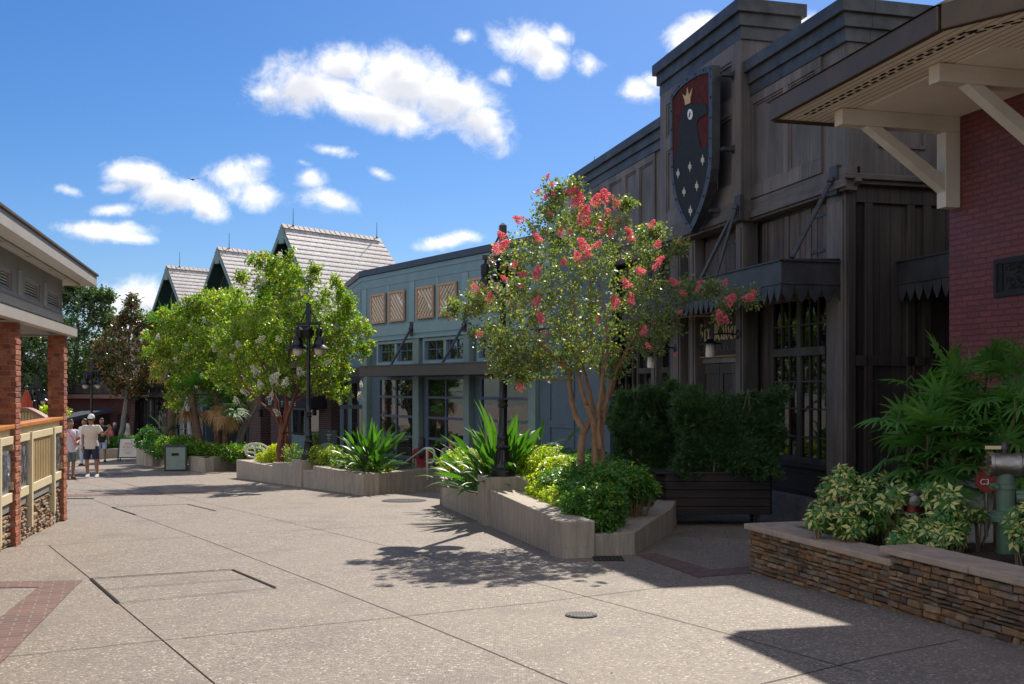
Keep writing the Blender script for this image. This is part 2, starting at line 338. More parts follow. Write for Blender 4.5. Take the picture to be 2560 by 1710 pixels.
mat('joint', (.03,.027,.024), .95, spec=.1)
mat('capstone', (.44,.33,.25), .75, var=.3, vscale=6, bump=.35, bscale=60)
mat('mulch', (.018,.012,.009), .95, col2=(.06,.038,.025), vscale=40, bump=1, bscale=50)
mat('black_metal', (.012,.012,.014), .32, .2, .6, var=.3, vscale=5, bump=.05)
mat('blued_metal', (.075,.078,.085), .5, .3, .5, col2=(.026,.027,.031), vscale=2.5, bump=.12, bscale=12)
mat('dark_metal', (.035,.035,.038), .45, .3, .5, col2=(.065,.065,.07), vscale=3, bump=.1, bscale=10)
mat('iron_strap', (.07,.074,.082), .45, .4, .5, col2=(.035,.038,.044), vscale=9, bump=.2, bscale=25)
woodmat('wood_weathered', (.098,.082,.074), (.20,.172,.158), (.062,.052,.047), board=.6, gap=.0)
woodmat('wood_dark', (.038,.029,.025), (.095,.076,.064), (.026,.020,.018), board=.19, gap=.9)
woodmat('wood_panel', (.088,.074,.070), (.175,.152,.143), (.056,.047,.045), board=3, gap=0)
woodmat('wood_rough', (.06,.042,.036), (.18,.135,.115), (.04,.03,.027), board=.17, gap=.9, bump=1)
woodmat('wood_horiz', (.092,.077,.07), (.19,.163,.15), (.06,.05,.046), board=3, gap=0, vert=False)
woodmat('planter_wood', (.022,.013,.011), (.045,.028,.024), (.015,.010,.009), board=.125, gap=.8, vert=False)
woodmat('cream_timber', (.86,.79,.66), (.92,.87,.77), (.74,.65,.50), board=3, gap=0, vert=False, bump=.5, rough=.7)
mat('cream_paint', (.88,.82,.70), .65, var=.08)
# beadboard soffit: grooves along u
m = mat('beadboard', (.68,.57,.40), .6); t = m.node_tree; b = t.nodes['Principled BSDF']
tcn = nd(t, 'ShaderNodeTexCoord'); sp_ = nd(t, 'ShaderNodeSeparateXYZ'); lk(t, tcn.outputs['Object'], sp_.inputs[0])
fr = mth(t, 'FRACT', mth(t, 'MULTIPLY', sp_.outputs[1], 1 / .085)); gr = ramp(t, mth(t, 'ABSOLUTE', mth(t, 'SUBTRACT', fr, .5)), [(.05, 0), (.12, 1)])
lk(t, mixc(t, gr, (.40,.33,.25), (.88,.80,.66)), b.inputs['Base Color'])
bn = nd(t, 'ShaderNodeBump'); bn.inputs['Strength'].default_value = .8; bn.inputs['Distance'].default_value = .01; lk(t, gr, bn.inputs['Height']); lk(t, bn.outputs[0], b.inputs['Normal'])
mat('bronze_gutter', (.070,.050,.036), .5, .3, .5, col2=(.11,.072,.042), vscale=3)
mat('asphalt_shingle', (.24,.185,.14), .9, var=.4, vscale=8, bump=.5, bscale=30)
brickmat('painted_brick', (.20,.050,.048), (.135,.034,.035), (.115,.028,.029), wob=.03, paint=True, bump=1.0, rough=.5, bw=.205, rh=.0677, ms=.010)
brickmat('dark_brick', (.075,.026,.022), (.045,.018,.017), (.20,.155,.145), bw=.22, rh=.075, ms=.012)
brickmat('band_brick', (.22,.10,.075), (.15,.07,.055), (.20,.17,.15), bw=.2, rh=.1, ms=.01)
m = brickmat('paver_brick', (.175,.085,.068), (.11,.055,.048), (.19,.165,.14), bw=.2, rh=.1, ms=.009, bump=.4); t = m.node_tree
bt = [n for n in t.nodes if n.type == 'TEX_BRICK'][0]; tc_ = [n for n in t.nodes if n.type == 'TEX_COORD'][0]; lk(t, mapping(t, tc_.outputs['Object'], rot=(0, 0, math.radians(-22))), bt.inputs['Vector'])
randmat('column_brick', [(.30,.075,.035), (.42,.13,.06), (.22,.055,.03), (.46,.20,.11), (.36,.10,.045), (.18,.06,.04)], bump=.4, bscale=30, var=.3)
mat('mortar', (.28,.23,.18), .9)
randmat('field_stone', [(.22,.12,.06), (.36,.21,.105), (.15,.105,.07), (.42,.29,.17), (.24,.15,.08), (.30,.25,.19), (.12,.075,.045)], bump=.9, bscale=22)
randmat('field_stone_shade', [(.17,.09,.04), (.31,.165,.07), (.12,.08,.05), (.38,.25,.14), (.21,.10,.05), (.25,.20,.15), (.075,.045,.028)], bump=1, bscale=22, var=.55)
mat('stone_joint', (.03,.023,.017), .95)
mat('stucco_grey', (.215,.205,.19), .85, var=.15, vscale=2.5, bump=.3, bscale=90)
mat('trim_taupe', (.26,.235,.205), .6, var=.12)
mat('fascia_grey', (.36,.33,.295), .55, var=.12, vscale=2)
mat('pale_flashing', (.62,.60,.56), .35, .3)
mat('louvre', (.42,.41,.39), .5, .3)
mat('dark_void', (.008,.008,.009), .8)
mat('orange_stain', (.62,.22,.045), .42, var=.2, vscale=5)
mat('rail_cream', (.66,.56,.36), .55, var=.1)
mat('rail_tan', (.47,.34,.17), .6, var=.2)
mat('silver_relief', (.42,.43,.45), .38, .6, .5, col2=(.22,.23,.25), vscale=9, bump=1, bscale=7, stretch=(1,1,.35))
mat('blue_siding', (.195,.30,.34), .55, col2=(.155,.25,.295), vscale=1.5, bump=.06, bscale=60)
mat('blue_trim', (.23,.345,.375), .5, var=.12)
mat('sage_post', (.205,.29,.28), .5, var=.12)
mat('blue_frame', (.08,.11,.19), .4, var=.15)
mat('slate_recess', (.09,.135,.175), .6, var=.15)
mat('navy_coping', (.06,.075,.11), .45, .3, var=.2)
mat('taupe_awning', (.105,.092,.087), .5, .2, var=.15)
mat('charcoal', (.025,.024,.03), .55)
mat('lattice_wood', (.56,.34,.22), .6, var=.3, vscale=10)
mat('lattice_back', (.80,.84,.76), .6)
mat('tan_panel', (.45,.32,.21), .6)
glassmat('glass'); glassmat('glass_dark', (.006,.006,.007), .5, refl=.0)
mat('curtain', (.085,.010,.010), .85, var=.5, vscale=4, stretch=(6,6,.2))
mat('interior', (.05,.04,.032), .9, col2=(.16,.11,.07), vscale=1.3)
mat('mint_screen', (.35,.62,.45), .7)
mat('teal_board', (.020,.060,.058), .6, var=.2)
mat('teal_trim', (.17,.27,.28), .5, var=.12)
mat('shop_frame', (.11,.16,.175), .45)
mat('awning_black', (.012,.012,.015), .75)
mat('white_letter', (.72,.70,.66), .5)
mat('silver_letter', (.42,.43,.45), .35, .7)
mat('gold_letter', (.50,.38,.19), .5, .1)
mat('gold_line', (.36,.17,.045), .5, .2)
mat('sign_board', (.010,.010,.012), .55, bump=.3, bscale=20)
mat('cream_sign', (.62,.52,.42), .6)
mat('rods', (.14,.12,.10), .4, .8)
mat('gravel_roof', (.3,.28,.25), .9)
mat('mint_green', (.25,.35,.20), .7)
mat('shield_red', (.13,.026,.022), .85, spec=.2, col2=(.035,.012,.011), vscale=14, bump=1, bscale=18, stretch=(2,2,.6))
mat('shield_black', (.008,.008,.009), .7, spec=.3, col2=(.026,.026,.03), vscale=22, bump=1, bscale=22, stretch=(2,2,.6))
mat('crown_gold', (.70,.42,.16), .45, .2, var=.2)
mat('star_gold', (.55,.48,.38), .5, .2)
mat('eye_white', (.78,.78,.74), .4)
mat('globe', (.70,.62,.55), .3)
mat('lamp_shade_metal', (.016,.018,.026), .3, .5, .6)
mat('rail_white', (.62,.60,.58), .35, .3)
mat('bin_green', (.26,.33,.29), .5, var=.15, bump=.1); mat('bin_dark', (.035,.04,.042), .5)
mat('poster', (.68,.64,.60), .6); mat('poster_red', (.60,.22,.13), .6); mat('poster_tan', (.70,.50,.38), .6)
mat('menu_dark', (.045,.05,.042), .6); mat('menu_green', (.25,.42,.24), .6); mat('menu_brown', (.30,.15,.10), .6)
mat('umbrella_red', (.50,.075,.03), .8, var=.25, vscale=3); mat('brown_cap', (.22,.105,.07), .6)
mat('pipe_green', (.10,.17,.115), .45, .1, var=.25, vscale=7, bump=.1); mat('pipe_silver', (.34,.31,.28), .32, .8, var=.35, vscale=9, bump=.12, bscale=25)
mat('hydrant_red', (.25,.025,.02), .45, var=.3); mat('tan_tag', (.62,.46,.28), .6); mat('brass', (.45,.33,.17), .35, .9)
mat('pale_concrete', (.42,.41,.42), .8, var=.15, bump=.2)
mat('plinth', (.26,.22,.20), .8, col2=(.14,.12,.115), vscale=4, bump=.3)
mat('cast_iron', (.022,.021,.021), .55, .4, bump=.3)
mat('bark_tan', (.34,.205,.12), .62, col2=(.21,.115,.065), vscale=6, stretch=(3,3,.5), bump=.4, bscale=12)
mat('bark_cinnamon', (.21,.065,.028), .6, col2=(.11,.035,.02), vscale=6, stretch=(3,3,.5), bump=.4, bscale=12)
mat('bark_grey', (.25,.215,.175), .85, col2=(.13,.11,.09), vscale=5, stretch=(3,3,.7), bump=.6, bscale=14)
mat('palm_bark', (.17,.10,.06), .9, col2=(.07,.045,.03), vscale=10, bump=1, bscale=14)
mat('twig', (.22,.15,.09), .8)
mat('red_building', (.085,.022,.020), .75, var=.25); mat('red_building_trim', (.20,.11,.085), .7); mat('dark_cloth', (.016,.02,.035), .8)
leafmat('leaf_crape', (.075,.11,.045), (.18,.215,.09), (.46,.30,.14), tl=.42, rough=.44, spec=1.0)
leafmat('leaf_crape_white', (.08,.15,.016), (.17,.25,.028), (.50,.42,.08), tl=.52, rough=.44, spec=.9)
leafmat('leaf_young', (.36,.33,.05), (.50,.36,.09), None, tl=.5)
leafmat('petal_pink', (.74,.15,.20), (.88,.28,.33), (.92,.48,.50), tl=.5, rough=.6, tcol=(1.15,.85,.85))
leafmat('petal_white', (.80,.72,.58), (.86,.82,.72), None, tl=.45, rough=.6, tcol=(1,1,1))
leafmat('seed_head', (.26,.18,.07), (.38,.27,.12), None, tl=.3, tcol=(1,1,1))
leafmat('leaf_lime', (.22,.30,.012), (.42,.46,.018), (.62,.56,.06), tl=.5, rough=.4)
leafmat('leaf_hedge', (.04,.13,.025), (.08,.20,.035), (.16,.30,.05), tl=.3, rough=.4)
leafmat('leaf_podocarp', (.04,.09,.035), (.08,.15,.05), (.18,.27,.08), tl=.25, rough=.45)
leafmat('leaf_strap', (.032,.085,.018), (.065,.155,.028), (.18,.25,.07), tl=.42, rough=.42, spec=.5)
leafmat('leaf_palm', (.05,.14,.035), (.09,.21,.045), (.20,.28,.07), tl=.36, rough=.5, spec=.25)
leafmat('leaf_cycad', (.022,.055,.026), (.035,.08,.035), None, tl=.25, rough=.35)
leafmat('leaf_var_green', (.045,.15,.03), (.08,.20,.04), None, tl=.3, rough=.35)
leafmat('leaf_var_cream', (.50,.50,.12), (.66,.62,.22), None, tl=.35, rough=.35, tcol=(1.1,1.1,.7))
leafmat('leaf_gold', (.30,.32,.03), (.45,.40,.05), None, tl=.4)
leafmat('leaf_oak', (.035,.065,.028), (.075,.115,.05), (.15,.18,.08), tl=.35, rough=.45)
leafmat('leaf_magnolia', (.035,.060,.020), (.075,.085,.03), (.24,.10,.025), tl=.25, rough=.22, spec=.9)
leafmat('leaf_rust', (.20,.09,.025), (.30,.14,.04), None, tl=.3, rough=.4, tcol=(1.2,1,.6))
leafmat('frond_dead', (.38,.21,.08), (.48,.29,.13), None, tl=.3, rough=.7, tcol=(1.1,1,.8))
leafmat('litter', (.20,.11,.05), (.30,.18,.09), None, tl=.1, rough=.8, tcol=(1,1,1))
mat('skin_light', (.50,.27,.18), .5, var=.1); mat('skin_tan', (.33,.155,.09), .5, var=.1); mat('skin_dark', (.13,.06,.035), .5)

m = bpy.data.materials.new('slate_shingle'); m.use_nodes = True; t = m.node_tree; b = t.nodes['Principled BSDF']
tcn = nd(t, 'ShaderNodeTexCoord'); sp_ = nd(t, 'ShaderNodeSeparateXYZ'); lk(t, tcn.outputs['Object'], sp_.inputs[0])
cc_ = nd(t, 'ShaderNodeCombineXYZ'); lk(t, sp_.outputs[0], cc_.inputs[0]); lk(t, sp_.outputs[2], cc_.inputs[1])
br = nd(t, 'ShaderNodeTexBrick'); lk(t, mapping(t, cc_.outputs[0], loc=(0, -.192, 0)), br.inputs['Vector']); br.inputs['Scale'].default_value = 1
br.inputs['Brick Width'].default_value = .34; br.inputs['Row Height'].default_value = .193; br.inputs['Mortar Size'].default_value = .013; br.inputs['Mortar Smooth'].default_value = .1
br.inputs['Color1'].default_value = (.50,.46,.45,1); br.inputs['Color2'].default_value = (.37,.34,.335,1); br.inputs['Mortar'].default_value = (.10,.085,.08,1)
lk(t, mixc(t, mth(t, 'MULTIPLY', noise(t, tcn.outputs['Object'], 9, 5, .6), .35), br.outputs['Color'], (.42,.38,.37)), b.inputs['Base Color']); b.inputs['Roughness'].default_value = .55
MT['shingle'] = m
mat('shingle_cap', (.45,.39,.35), .7, var=.3)
# ================================================ GROUND
xs = sorted(set([-140, -100, -70, -50, -40] + [x * .8 for x in range(-40, 26)] + [25, 32, 45, 70, 110]))
ys = sorted(set([-14, -8, -4] + [y * .8 for y in range(0, 62)] + [52, 58, 66, 80, 110, 160, 240, 400]))
me = bpy.data.meshes.new('ground'); nx = len(xs)
me.from_pydata([(x, y, gz(x, y)) for y in ys for x in xs], [], [(j*nx+i, j*nx+i+1, (j+1)*nx+i+1, (j+1)*nx+i) for j in range(len(ys)-1) for i in range(nx-1)])
me.materials.append(MT['agg']); go = bpy.data.objects.new('ground', me); COL.objects.link(go); tag(go, kind='structure')
def strip(mb, a, b, w, h=.004, m=0):
    a = G(*a) if len(a) == 2 else Vector(a); b = G(*b) if len(b) == 2 else Vector(b)
    d = (b - a).normalized(); s = Vector((-d.y, d.x, 0)) * w / 2; up = Vector((0, 0, h))
    mb.add([a - s + up, b - s + up, b + s + up, a + s + up], [(0, 1, 2, 3)], m)
jt = MB()
for pl in ([(-150,1376),(122,1364),(486,1341),(700,1329),(1134,1304)], [(122,1364),(227,1448)], [(297,1509.5),(534,1708),(700,1850)],
           [(170,1226),(222,1246),(486,1341),(541,1361),(986,1532),(1200,1619),(1420,1712),(1600,1790)],
           [(300,1206),(448,1243),(700,1301),(981,1369),(1352,1462),(1810,1583),(2150,1680)],
           [(-100,1655),(77,1637),(409,1601),(981,1545),(1352,1506)], [(280,1269),(480,1261),(700,1251),(900,1241)], [(430,1240),(262,1196)], [(185,1205),(330,1230)],
           [(1352,1506),(1700,1464)], [(2400,1600),(2200,1640),(1900,1712)]):
    for a, b_ in zip(pl, pl[1:]): strip(jt, a, b_, .0075)
o = jt.build('paving_joints', MT['joint'], fix=False); tag(o, kind='structure')
bb = MB()
def gpoly(mb, pts, h=.006, m=0):
    vs = [G(*p) for p in pts]; mb.add([v + Vector((0,0,h)) for v in vs], [tuple(range(len(vs)))], m)
gpoly(bb, [(-400,1462),(207,1452),(190,1467),(-400,1479)][::-1]); gpoly(bb, [(97,1469),(190,1467),(15,1647),(-260,1900),(-420,1900),(0,1545)][::-1], .008)
gpoly(bb, [(168,1236),(480,1230),(560,1228),(560,1233.5),(168,1242)][::-1]); gpoly(bb, [(168,1186),(330,1183),(330,1187),(168,1190)][::-1])
gpoly(bb, [(1592,1388),(1640,1384),(1776,1424),(1878,1418),(1882,1433),(1745,1444)][::-1])
o = bb.build('brick_paving_band', MT['paver_brick'], fix=False); tag(o, kind='structure')
# access hatch in the paving: dark steel angle round two concrete filled lids
T = thing('access_hatch', 'concrete filled access hatch with dark steel rim in the sunlit foreground paving', 'hatch', G(400,1450))
fr_ = MB(); q = [G(227,1448), G(580,1425), G(690,1471), G(297,1509.5)]
for a, b_, w in ((q[0],q[1],.028), (q[1],q[2],.026), (q[0],q[3],.028), (q[3],q[2],.011)): strip(fr_, tuple(a), tuple(b_), w, .010)
fr_.build('rim', MT['joint'], T, fix=False, off=T.location)
sm_ = MB(); strip(sm_, tuple(q[0]*.5+q[3]*.5), tuple(q[1]*.5+q[2]*.5), .011, .009); sm_.build('lid_seam', MT['joint'], T, fix=False, off=T.location)
T = thing('access_hatch', 'far access hatch, a thin dark outline in the paving near the brick pavilion', 'hatch', G(420,1265))
fr_ = MB(); q = [G(280,1269), G(467,1261), G(540,1278), G(340,1288)]
for a, b_, w in ((q[0],q[1],.03), (q[1],q[2],.03), (q[0],q[3],.03)): strip(fr_, tuple(a), tuple(b_), w, .010)
fr_.build('rim', MT['joint'], T, fix=False, off=T.location)
def manhole(px, py, r, label, name='manhole_cover', rings=True):
    c = G(px, py); T = thing(name, label, 'manhole cover', c)
    T.rotation_euler = (math.atan(-.036), 0, 0)
    m = MB(); m.lathe((0,0,.002), [(r,0),(r,.008),(r*.93,.008),(r*.93,.004),(0.001,.004)], 40); m.build('cover', MT['cast_iron'], T)
    m = MB()
    for i in range(-4, 5):
        L = math.sqrt(max(0, .8 - (i/5)**2)) * r
        m.box(i*r/5-.012, i*r/5+.012, -L, L, .006, .013)
    m.build('grate_bars', MT['dark_metal'], T)
manhole(1010, 1252, .45, 'large round iron manhole cover half shaded beside the middle concrete planter')
manhole(1453, 1539, .13, 'small round iron drain cover alone in the near sunlit paving')
c = G(1520, 1398); T = thing('square_drain', 'square dark drain grate at the foot of the near concrete planter', 'drain', c)
m = MB(); m.box(-.17,.17,-.17,.17,.003,.011); m.build('grate', MT['cast_iron'], T); m = MB()
for i in range(-3, 4): m.box(i*.045-.008, i*.045+.008, -.15, .15, .011, .016)
m.build('grate_bars', MT['dark_metal'], T)
c = G(195, 1247); T = thing('slot_drain', 'narrow dark slot drain beside the last brick column', 'drain', c)
m = MB(); m.box(-.32,.32,-.05,.05,.003,.012); m.build('grate', MT['cast_iron'], T)

# ================================================ common pieces
def rect_frame(m, u0, u1, z0, z1, w, v0, v1, mi=0):
    m.box(u0, u0+w, v0, v1, z0, z1, mi); m.box(u1-w, u1, v0, v1, z0, z1, mi); m.box(u0+w, u1-w, v0, v1, z1-w, z1, mi); m.box(u0+w, u1-w, v0, v1, z0, z0+w, mi)
def window(parent, fr, u0, u1, z0, z1, v, nx, rows, fmat, gmat, dz, fw=.07, bar=.035, depth=.06, thick=None, curtain=True, back='interior', name='window'):
    """frame > glass pane; glazing bars belong to the frame"""
    u0, u1 = sorted((u0, u1))
    m = MB(); rect_frame(m, u0, u1, z0, z1, fw, v, v+depth)
    for i in range(1, nx):
        x = u0 + (u1-u0)*i/nx; w = (thick or {}).get(('x', i), bar); m.box(x-w/2, x+w/2, v+.005, v+depth-.008, z0+fw, z1-fw)
    for r in rows:
        z = z0 + (z1-z0)*r; w = (thick or {}).get(('z', r), bar); m.box(u0+fw, u1-fw, v+.007, v+depth-.004, z-w/2, z+w/2)
    f = m.build(name, fmat, parent, dz, bevel=.004)
    g = MB(); g.box(u0+fw*.7, u1-fw*.7, v+.008, v+.016, z0+fw*.7, z1-fw*.7); g.build('pane', gmat, f)
    f.data.transform(Matrix.Identity(4))
    g_ = f.children[0] if f.children else None
    b = MB(); b.box(u0+.02, u1-.02, v-.30, v-.28, z0+.02, z1-.02); b.box(u0+.02,u1-.02,v-.3,v,z0+.02,z0+.03); q = b.build('window_back', back if not isinstance(back, str) else MT[back], f)
    if curtain:
        c = MB(); n = max(4, int((u1-u0)/.055))
        for i in range(n):
            if (i // 5) % 3 == 2: continue
            x = u0 + .03 + (u1-u0-.06)*i/n; c.tube([(x, v-.2+.02*math.sin(i*1.7), z0+.04), (x, v-.2+.02*math.sin(i*1.7+.5), z1-.04)], .03, 5)
        c.build('curtain', MT['curtain'], f, smooth=True)
    for ch in f.children:
        if ch.type == 'MESH': ch.data.transform(Matrix.Translation((0,0,-dz)))
    return f
def rod(x, y, z0, z1, label, r=.014):
    T = thing('lightning_rod', label, 'lightning rod', (x, y, z0), group='lightning rods on the roofs')
    m = MB(); m.tube([(0,0,0),(0,0,z1-z0)], [r, r*.55], 6); m.build('spike', MT['rods'], T); m = MB(); m.lathe((0,0,-.02), [(.05,0),(.05,.03),(.02,.07)], 8); m.build('base', MT['rods'], T)

# ================================================ DARK TIMBER PUB
D = Fr((4.93, 15.14), (-.256, 1)); zb = -.9
dk = thing('timber_pub', 'dark weathered timber pub building with a shield tower and scalloped metal awnings', 'building', (D.O.x, D.O.y, zb), D.rz)
uL = D.u(1448); U = D.u
u_win0, u_win1 = U(2062), U(1917); u_p = U(1856, .25); u_tw1 = U(1655, .25)
z_belt0, z_belt1, z_c0, z_top = 4.43, 4.79, 6.60, 7.2
m = MB(); m.box(0.0, uL, -.45, -.16, -1.2, z_c0); m.box(-.0, .3, -3.2, -.16, -1.2, z_c0); m.box(-1.6, .02, -6, -3.0, -1.2, z_c0)
m.build('wall', MT['wood_dark'], dk, zb)
m = MB(); m.box(.3, uL, -6, -.45, 6.3, 6.4); m.build('roof', MT['gravel_roof'], dk, zb)
# plinth course
m = MB(); m.box(U(2062)-.5, u_p+.2, -.16, .10, -1.2, D.z(2028,1250,.1)); m.build('plinth', MT['plinth'], dk, zb, bevel=.01)
# upper storey face with raised rails and stiles
m = MB(); m.box(-.14, u_p, -.16, .05, z_belt1, z_c0); m.box(-.14, .0, -3.2, -.16, z_belt1-.1, z_c0)
m.build('upper_wall', MT['wood_panel'], dk, zb); m = MB(); m.box(u_tw1, uL, -.16, .05, z_belt1, z_c0)
m.build('upper_wall', MT['wood_panel'], dk, zb)
def panelled(name, segs, z0, z1, v, rail=.13, zlo=.10, zhi=.16):
    """stiles between recessed panels; segs = list of (ua, ub) panels"""
    m = MB(); segs = [tuple(sorted(s)) for s in segs]; segs.sort(); a = segs[0][0]-rail; b = segs[-1][1]+rail
    m.box(a, b, v, v+.045, z0, z0+zlo); m.box(a, b, v, v+.045, z1-zhi, z1)
    e = [a] + [x for s in segs for x in s] + [b]
    for i in range(0, len(e), 2): m.box(e[i], e[i+1], v, v+.045, z0+zlo, z1-zhi)
    for s in segs:
        rect_frame(m, s[0], s[1], z0+zlo, z1-zhi, .035, v, v+.022)
    return m.build(name, MT['wood_weathered'], dk, zb, bevel=.006)
panelled('panel_frame', [(U(2050), U(1983)), (U(1970), U(1895))], z_belt1+.02, z_c0, .05, rail=.17, zlo=.22)
panelled('panel_frame', [(U(1642), U(1608)), (U(1600), U(1572)), (U(1563), U(1532)), (U(1524), U(1494)), (U(1487), U(1462))], z_belt1+.02, z_c0, .05, rail=.1, zlo=.25)
# belt beam
m = MB(); m.box(-.16, u_p, -.1, .10, z_belt0, z_belt1); m.box(-.2, u_p, .10, .15, z_belt0+.04, z_belt0+.16); m.box(-.16, 0, -3.2, -.1, z_belt0+.1, z_belt1-.1); m.box(-.22, -.16, -3.2, .15, z_belt0+.16, z_belt0+.24)
m.build('belt_beam', MT['wood_horiz'], dk, zb, bevel=.008); m = MB(); m.box(u_tw1, uL, -.1, .10, z_belt0, z_belt1); m.build('belt_beam', MT['wood_horiz'], dk, zb, bevel=.008)
# cornice of lapped metal clad boards
def cornice(name, path, z0, z1, cap=True):
    """path: list of (u0,u1,v0,v1) runs, grown outwards for each lap"""
    m = MB(); h = (z1 - z0) / 3
    for k, gr in enumerate((.04, .09, .16)):
        for (a, b, c, d, ga, gb, gc, gd) in path:
            m.box(a - gr*ga, b + gr*gb, c - gr*gc, d + gr*gd, z0 + k*h, z0 + (k+1)*h + (.02 if k < 2 else 0))
    return m.build(name, MT['blued_metal'], dk, zb, bevel=.008)
cornice('cornice', [(-.14, u_p, -.3, .07, 1, 0, 0, 1), (-.14, .15, -3.2, -.3, 1, 0, 0, 0)], z_c0, z_top)
cornice('cornice', [(u_tw1, uL, -.3, .07, 0, 1, 0, 1)], z_c0, z_top)
# tower
tz0, tz1 = D.z(1850, 103, .25), D.z(1850, 2, .3)
m = MB(); m.box(u_p, u_tw1, -.75, .25, z_belt0+.1, tz0); m.build('tower', MT['wood_panel'], dk, zb)
m = MB()
for (a, b) in ((u_p, u_p+.32), (u_tw1-.32, u_tw1)): m.box(a, b, .25, .295, z_belt1, tz0)
m.box(u_p+.32, u_tw1-.32, .25, .295, z_belt1, z_belt1+.3); m.box(u_p+.32, u_tw1-.32, .25, .295, tz0-.28, tz0); m.box(u_p+.32, u_tw1-.32, .25, .29, 6.35, 6.62)
for z0_, z1_ in ((z_belt1+.3, 6.35), (6.62, tz0-.28)):
    rect_frame(m, u_p+.32, u_p+1.0, z0_, z1_, .05, .25, .275); rect_frame(m, u_tw1-1.0, u_tw1-.32, z0_, z1_, .05, .25, .275)
m.box(u_p+1.0, u_p+1.22, .25, .288, z_belt1+.3, tz0-.28); m.box(u_tw1-1.22, u_tw1-1.0, .25, .288, z_belt1+.3, tz0-.28)
m.build('tower_panelling', MT['wood_weathered'], dk, zb, bevel=.006)
cornice('tower_cornice', [(u_p, u_tw1, -.75, .25, 1, 1, 1, 1)], tz0, tz1)
m = MB(); m.box(u_p-.03, u_tw1+.03, .0, .33, z_belt0, z_belt1); m.box(u_p-.05, u_tw1+.05, .33, .38, z_belt0+.05, z_belt0+.17); m.build('tower_beam', MT['wood_horiz'], dk, zb, bevel=.01)
# posts of the ground floor
for (pa, pb, v0, v1) in ((2114, 2066, -.16, .0), (1857, 1839, -.1, .2), (1737, 1722, -.1, .1), (1700, 1676, -.1, .2), (1640, 1628, -.1, .03), (1530, 1505, -.1, .03), (1470, 1449, -.1, .03)):
    m = MB(); a, b_ = U(pa, v1), U(pb, v1)
    m.box(a, b_, v0, v1, -1.2, z_belt0); m.box(a+.05, b_-.05, v1, v1+.03, -.9, z_belt0-.1); m.build('post', MT['wood_weathered'], dk, zb, bevel=.01)
# rough plank shutters under the belt beam with strap hinges
for k, (pa, pb, v) in enumerate(((2060, 1893, -.16), (1836, 1742, -.16), (1625, 1535, -.16))):
    a, b_ = sorted((U(pa), U(pb))); m = MB(); n = int((b_-a)/.17)
    rnd = random.Random(k)
    for i in range(n):
        x0 = a + (b_-a)*i/n; m.box(x0+.006, x0+(b_-a)/n-.006, v, v+.045+rnd.random()*.02, 2.95, z_belt0-.04-rnd.random()*.02)
    s = m.build('plank_shutter', MT['wood_rough'], dk, zb, bevel=.006)
    for z in (3.05, 3.65, 4.2):
        h = MB(); h.box(a+.03, a+.55, v+.065, v+.075, z, z+.05); h.box(a+.0, a+.06, v+.065, v+.085, z-.06, z+.11)
        h.build('strap_hinge', MT['iron_strap'], s, zb)
# big street window and its kick panel
zw0, zw1 = D.z(2040, 1163, 0), 3.05
W1 = window(dk, D, u_win0, u_win1, zw0, zw1, -.16+.03, 2, [], MT['wood_dark'], MT['glass_dark'], zb, fw=.09, thick={('x', 1): .13}, back=MT['dark_void'])
m = MB(); zt = D.z(1990, 880, 0); m.box(u_win0+.09, u_win1-.09, -.125, -.05, zt-.06, zt+.07)
for (a, b_) in ((u_win0+.09, (u_win0+u_win1)/2-.065), ((u_win0+u_win1)/2+.065, u_win1-.09)):
    for i in (1, 2): x = a+(b_-a)*i/3; m.box(x-.012, x+.012, -.12, -.085, zw0+.09, zw1-.09)
    for z in (D.z(1990, 954), D.z(1990, 1022), D.z(1990, 1092), D.z(1990, 812), D.z(1990, 745)): m.box(a, b_, -.12, -.09, z-.012, z+.012)
m.build('glazing_bars', MT['wood_dark'], W1, zb)
m = MB(); m.box(u_win0, u_win1, -.16, -.09, D.z(2028,1250,.1), zw0-.03); rect_frame(m, u_win0+.08, u_win1-.08, D.z(2028,1250,.1)+.06, zw0-.12, .05, -.09, -.075); m.box(u_win0, u_win1, -.16, -.03, zw0-.07, zw0+.01)
m.build('kick_panel', MT['planter_wood'], dk, zb, bevel=.005)
window(dk, D, U(1668), U(1585), D.z(1620, 1100), 2.7, -.13, 4, [.33, .66], MT['wood_dark'], MT['glass_dark'], zb, thick={('x', 2): .12, ('z', .66): .12}, back=MT['dark_void'])
window(dk, D, U(1575), U(1535), D.z(1620, 1100), 2.7, -.13, 2, [.33, .66], MT['wood_dark'], MT['glass_dark'], zb, back=MT['dark_void'])
# door under the sign
m = MB(); a, b_ = U(1838), U(1742); zd = D.z(1790, 905)
m.box(a, b_, -.15, -.06, zd-.02, zd+.28)
dr = m.build('door_lintel', MT['wood_weathered'], dk, zb, bevel=.008)
m = MB(); m.box(a+.05, b_-.05, -.15, -.11, -.75, zd-.02); mid = (a+b_)/2
for (x0, x1) in ((a+.05, mid-.01), (mid+.01, b_-.05)):
    m.box(x0, x1, -.11, -.085, -.75, -.5); m.box(x0, x1, -.11, -.085, zd-.22, zd-.03); m.box(x0, x0+.14, -.11, -.084, -.5, zd-.22); m.box(x1-.14, x1, -.11, -.084, -.5, zd-.22); m.box(x0+.14, x1-.14, -.11, -.085, .55, .72)
dr = m.build('door', MT['wood_dark'], dk, zb, bevel=.006)
m = MB(); m.tube([(mid-.12, -.03, .25), (mid-.12, -.03, .6)], .018, 8); m.box(mid-.14, mid-.10, -.085, -.03, .28, .31); m.box(mid-.14, mid-.10, -.085, -.03, .54, .57); m.build('handle', MT['dark_metal'], dr, zb)
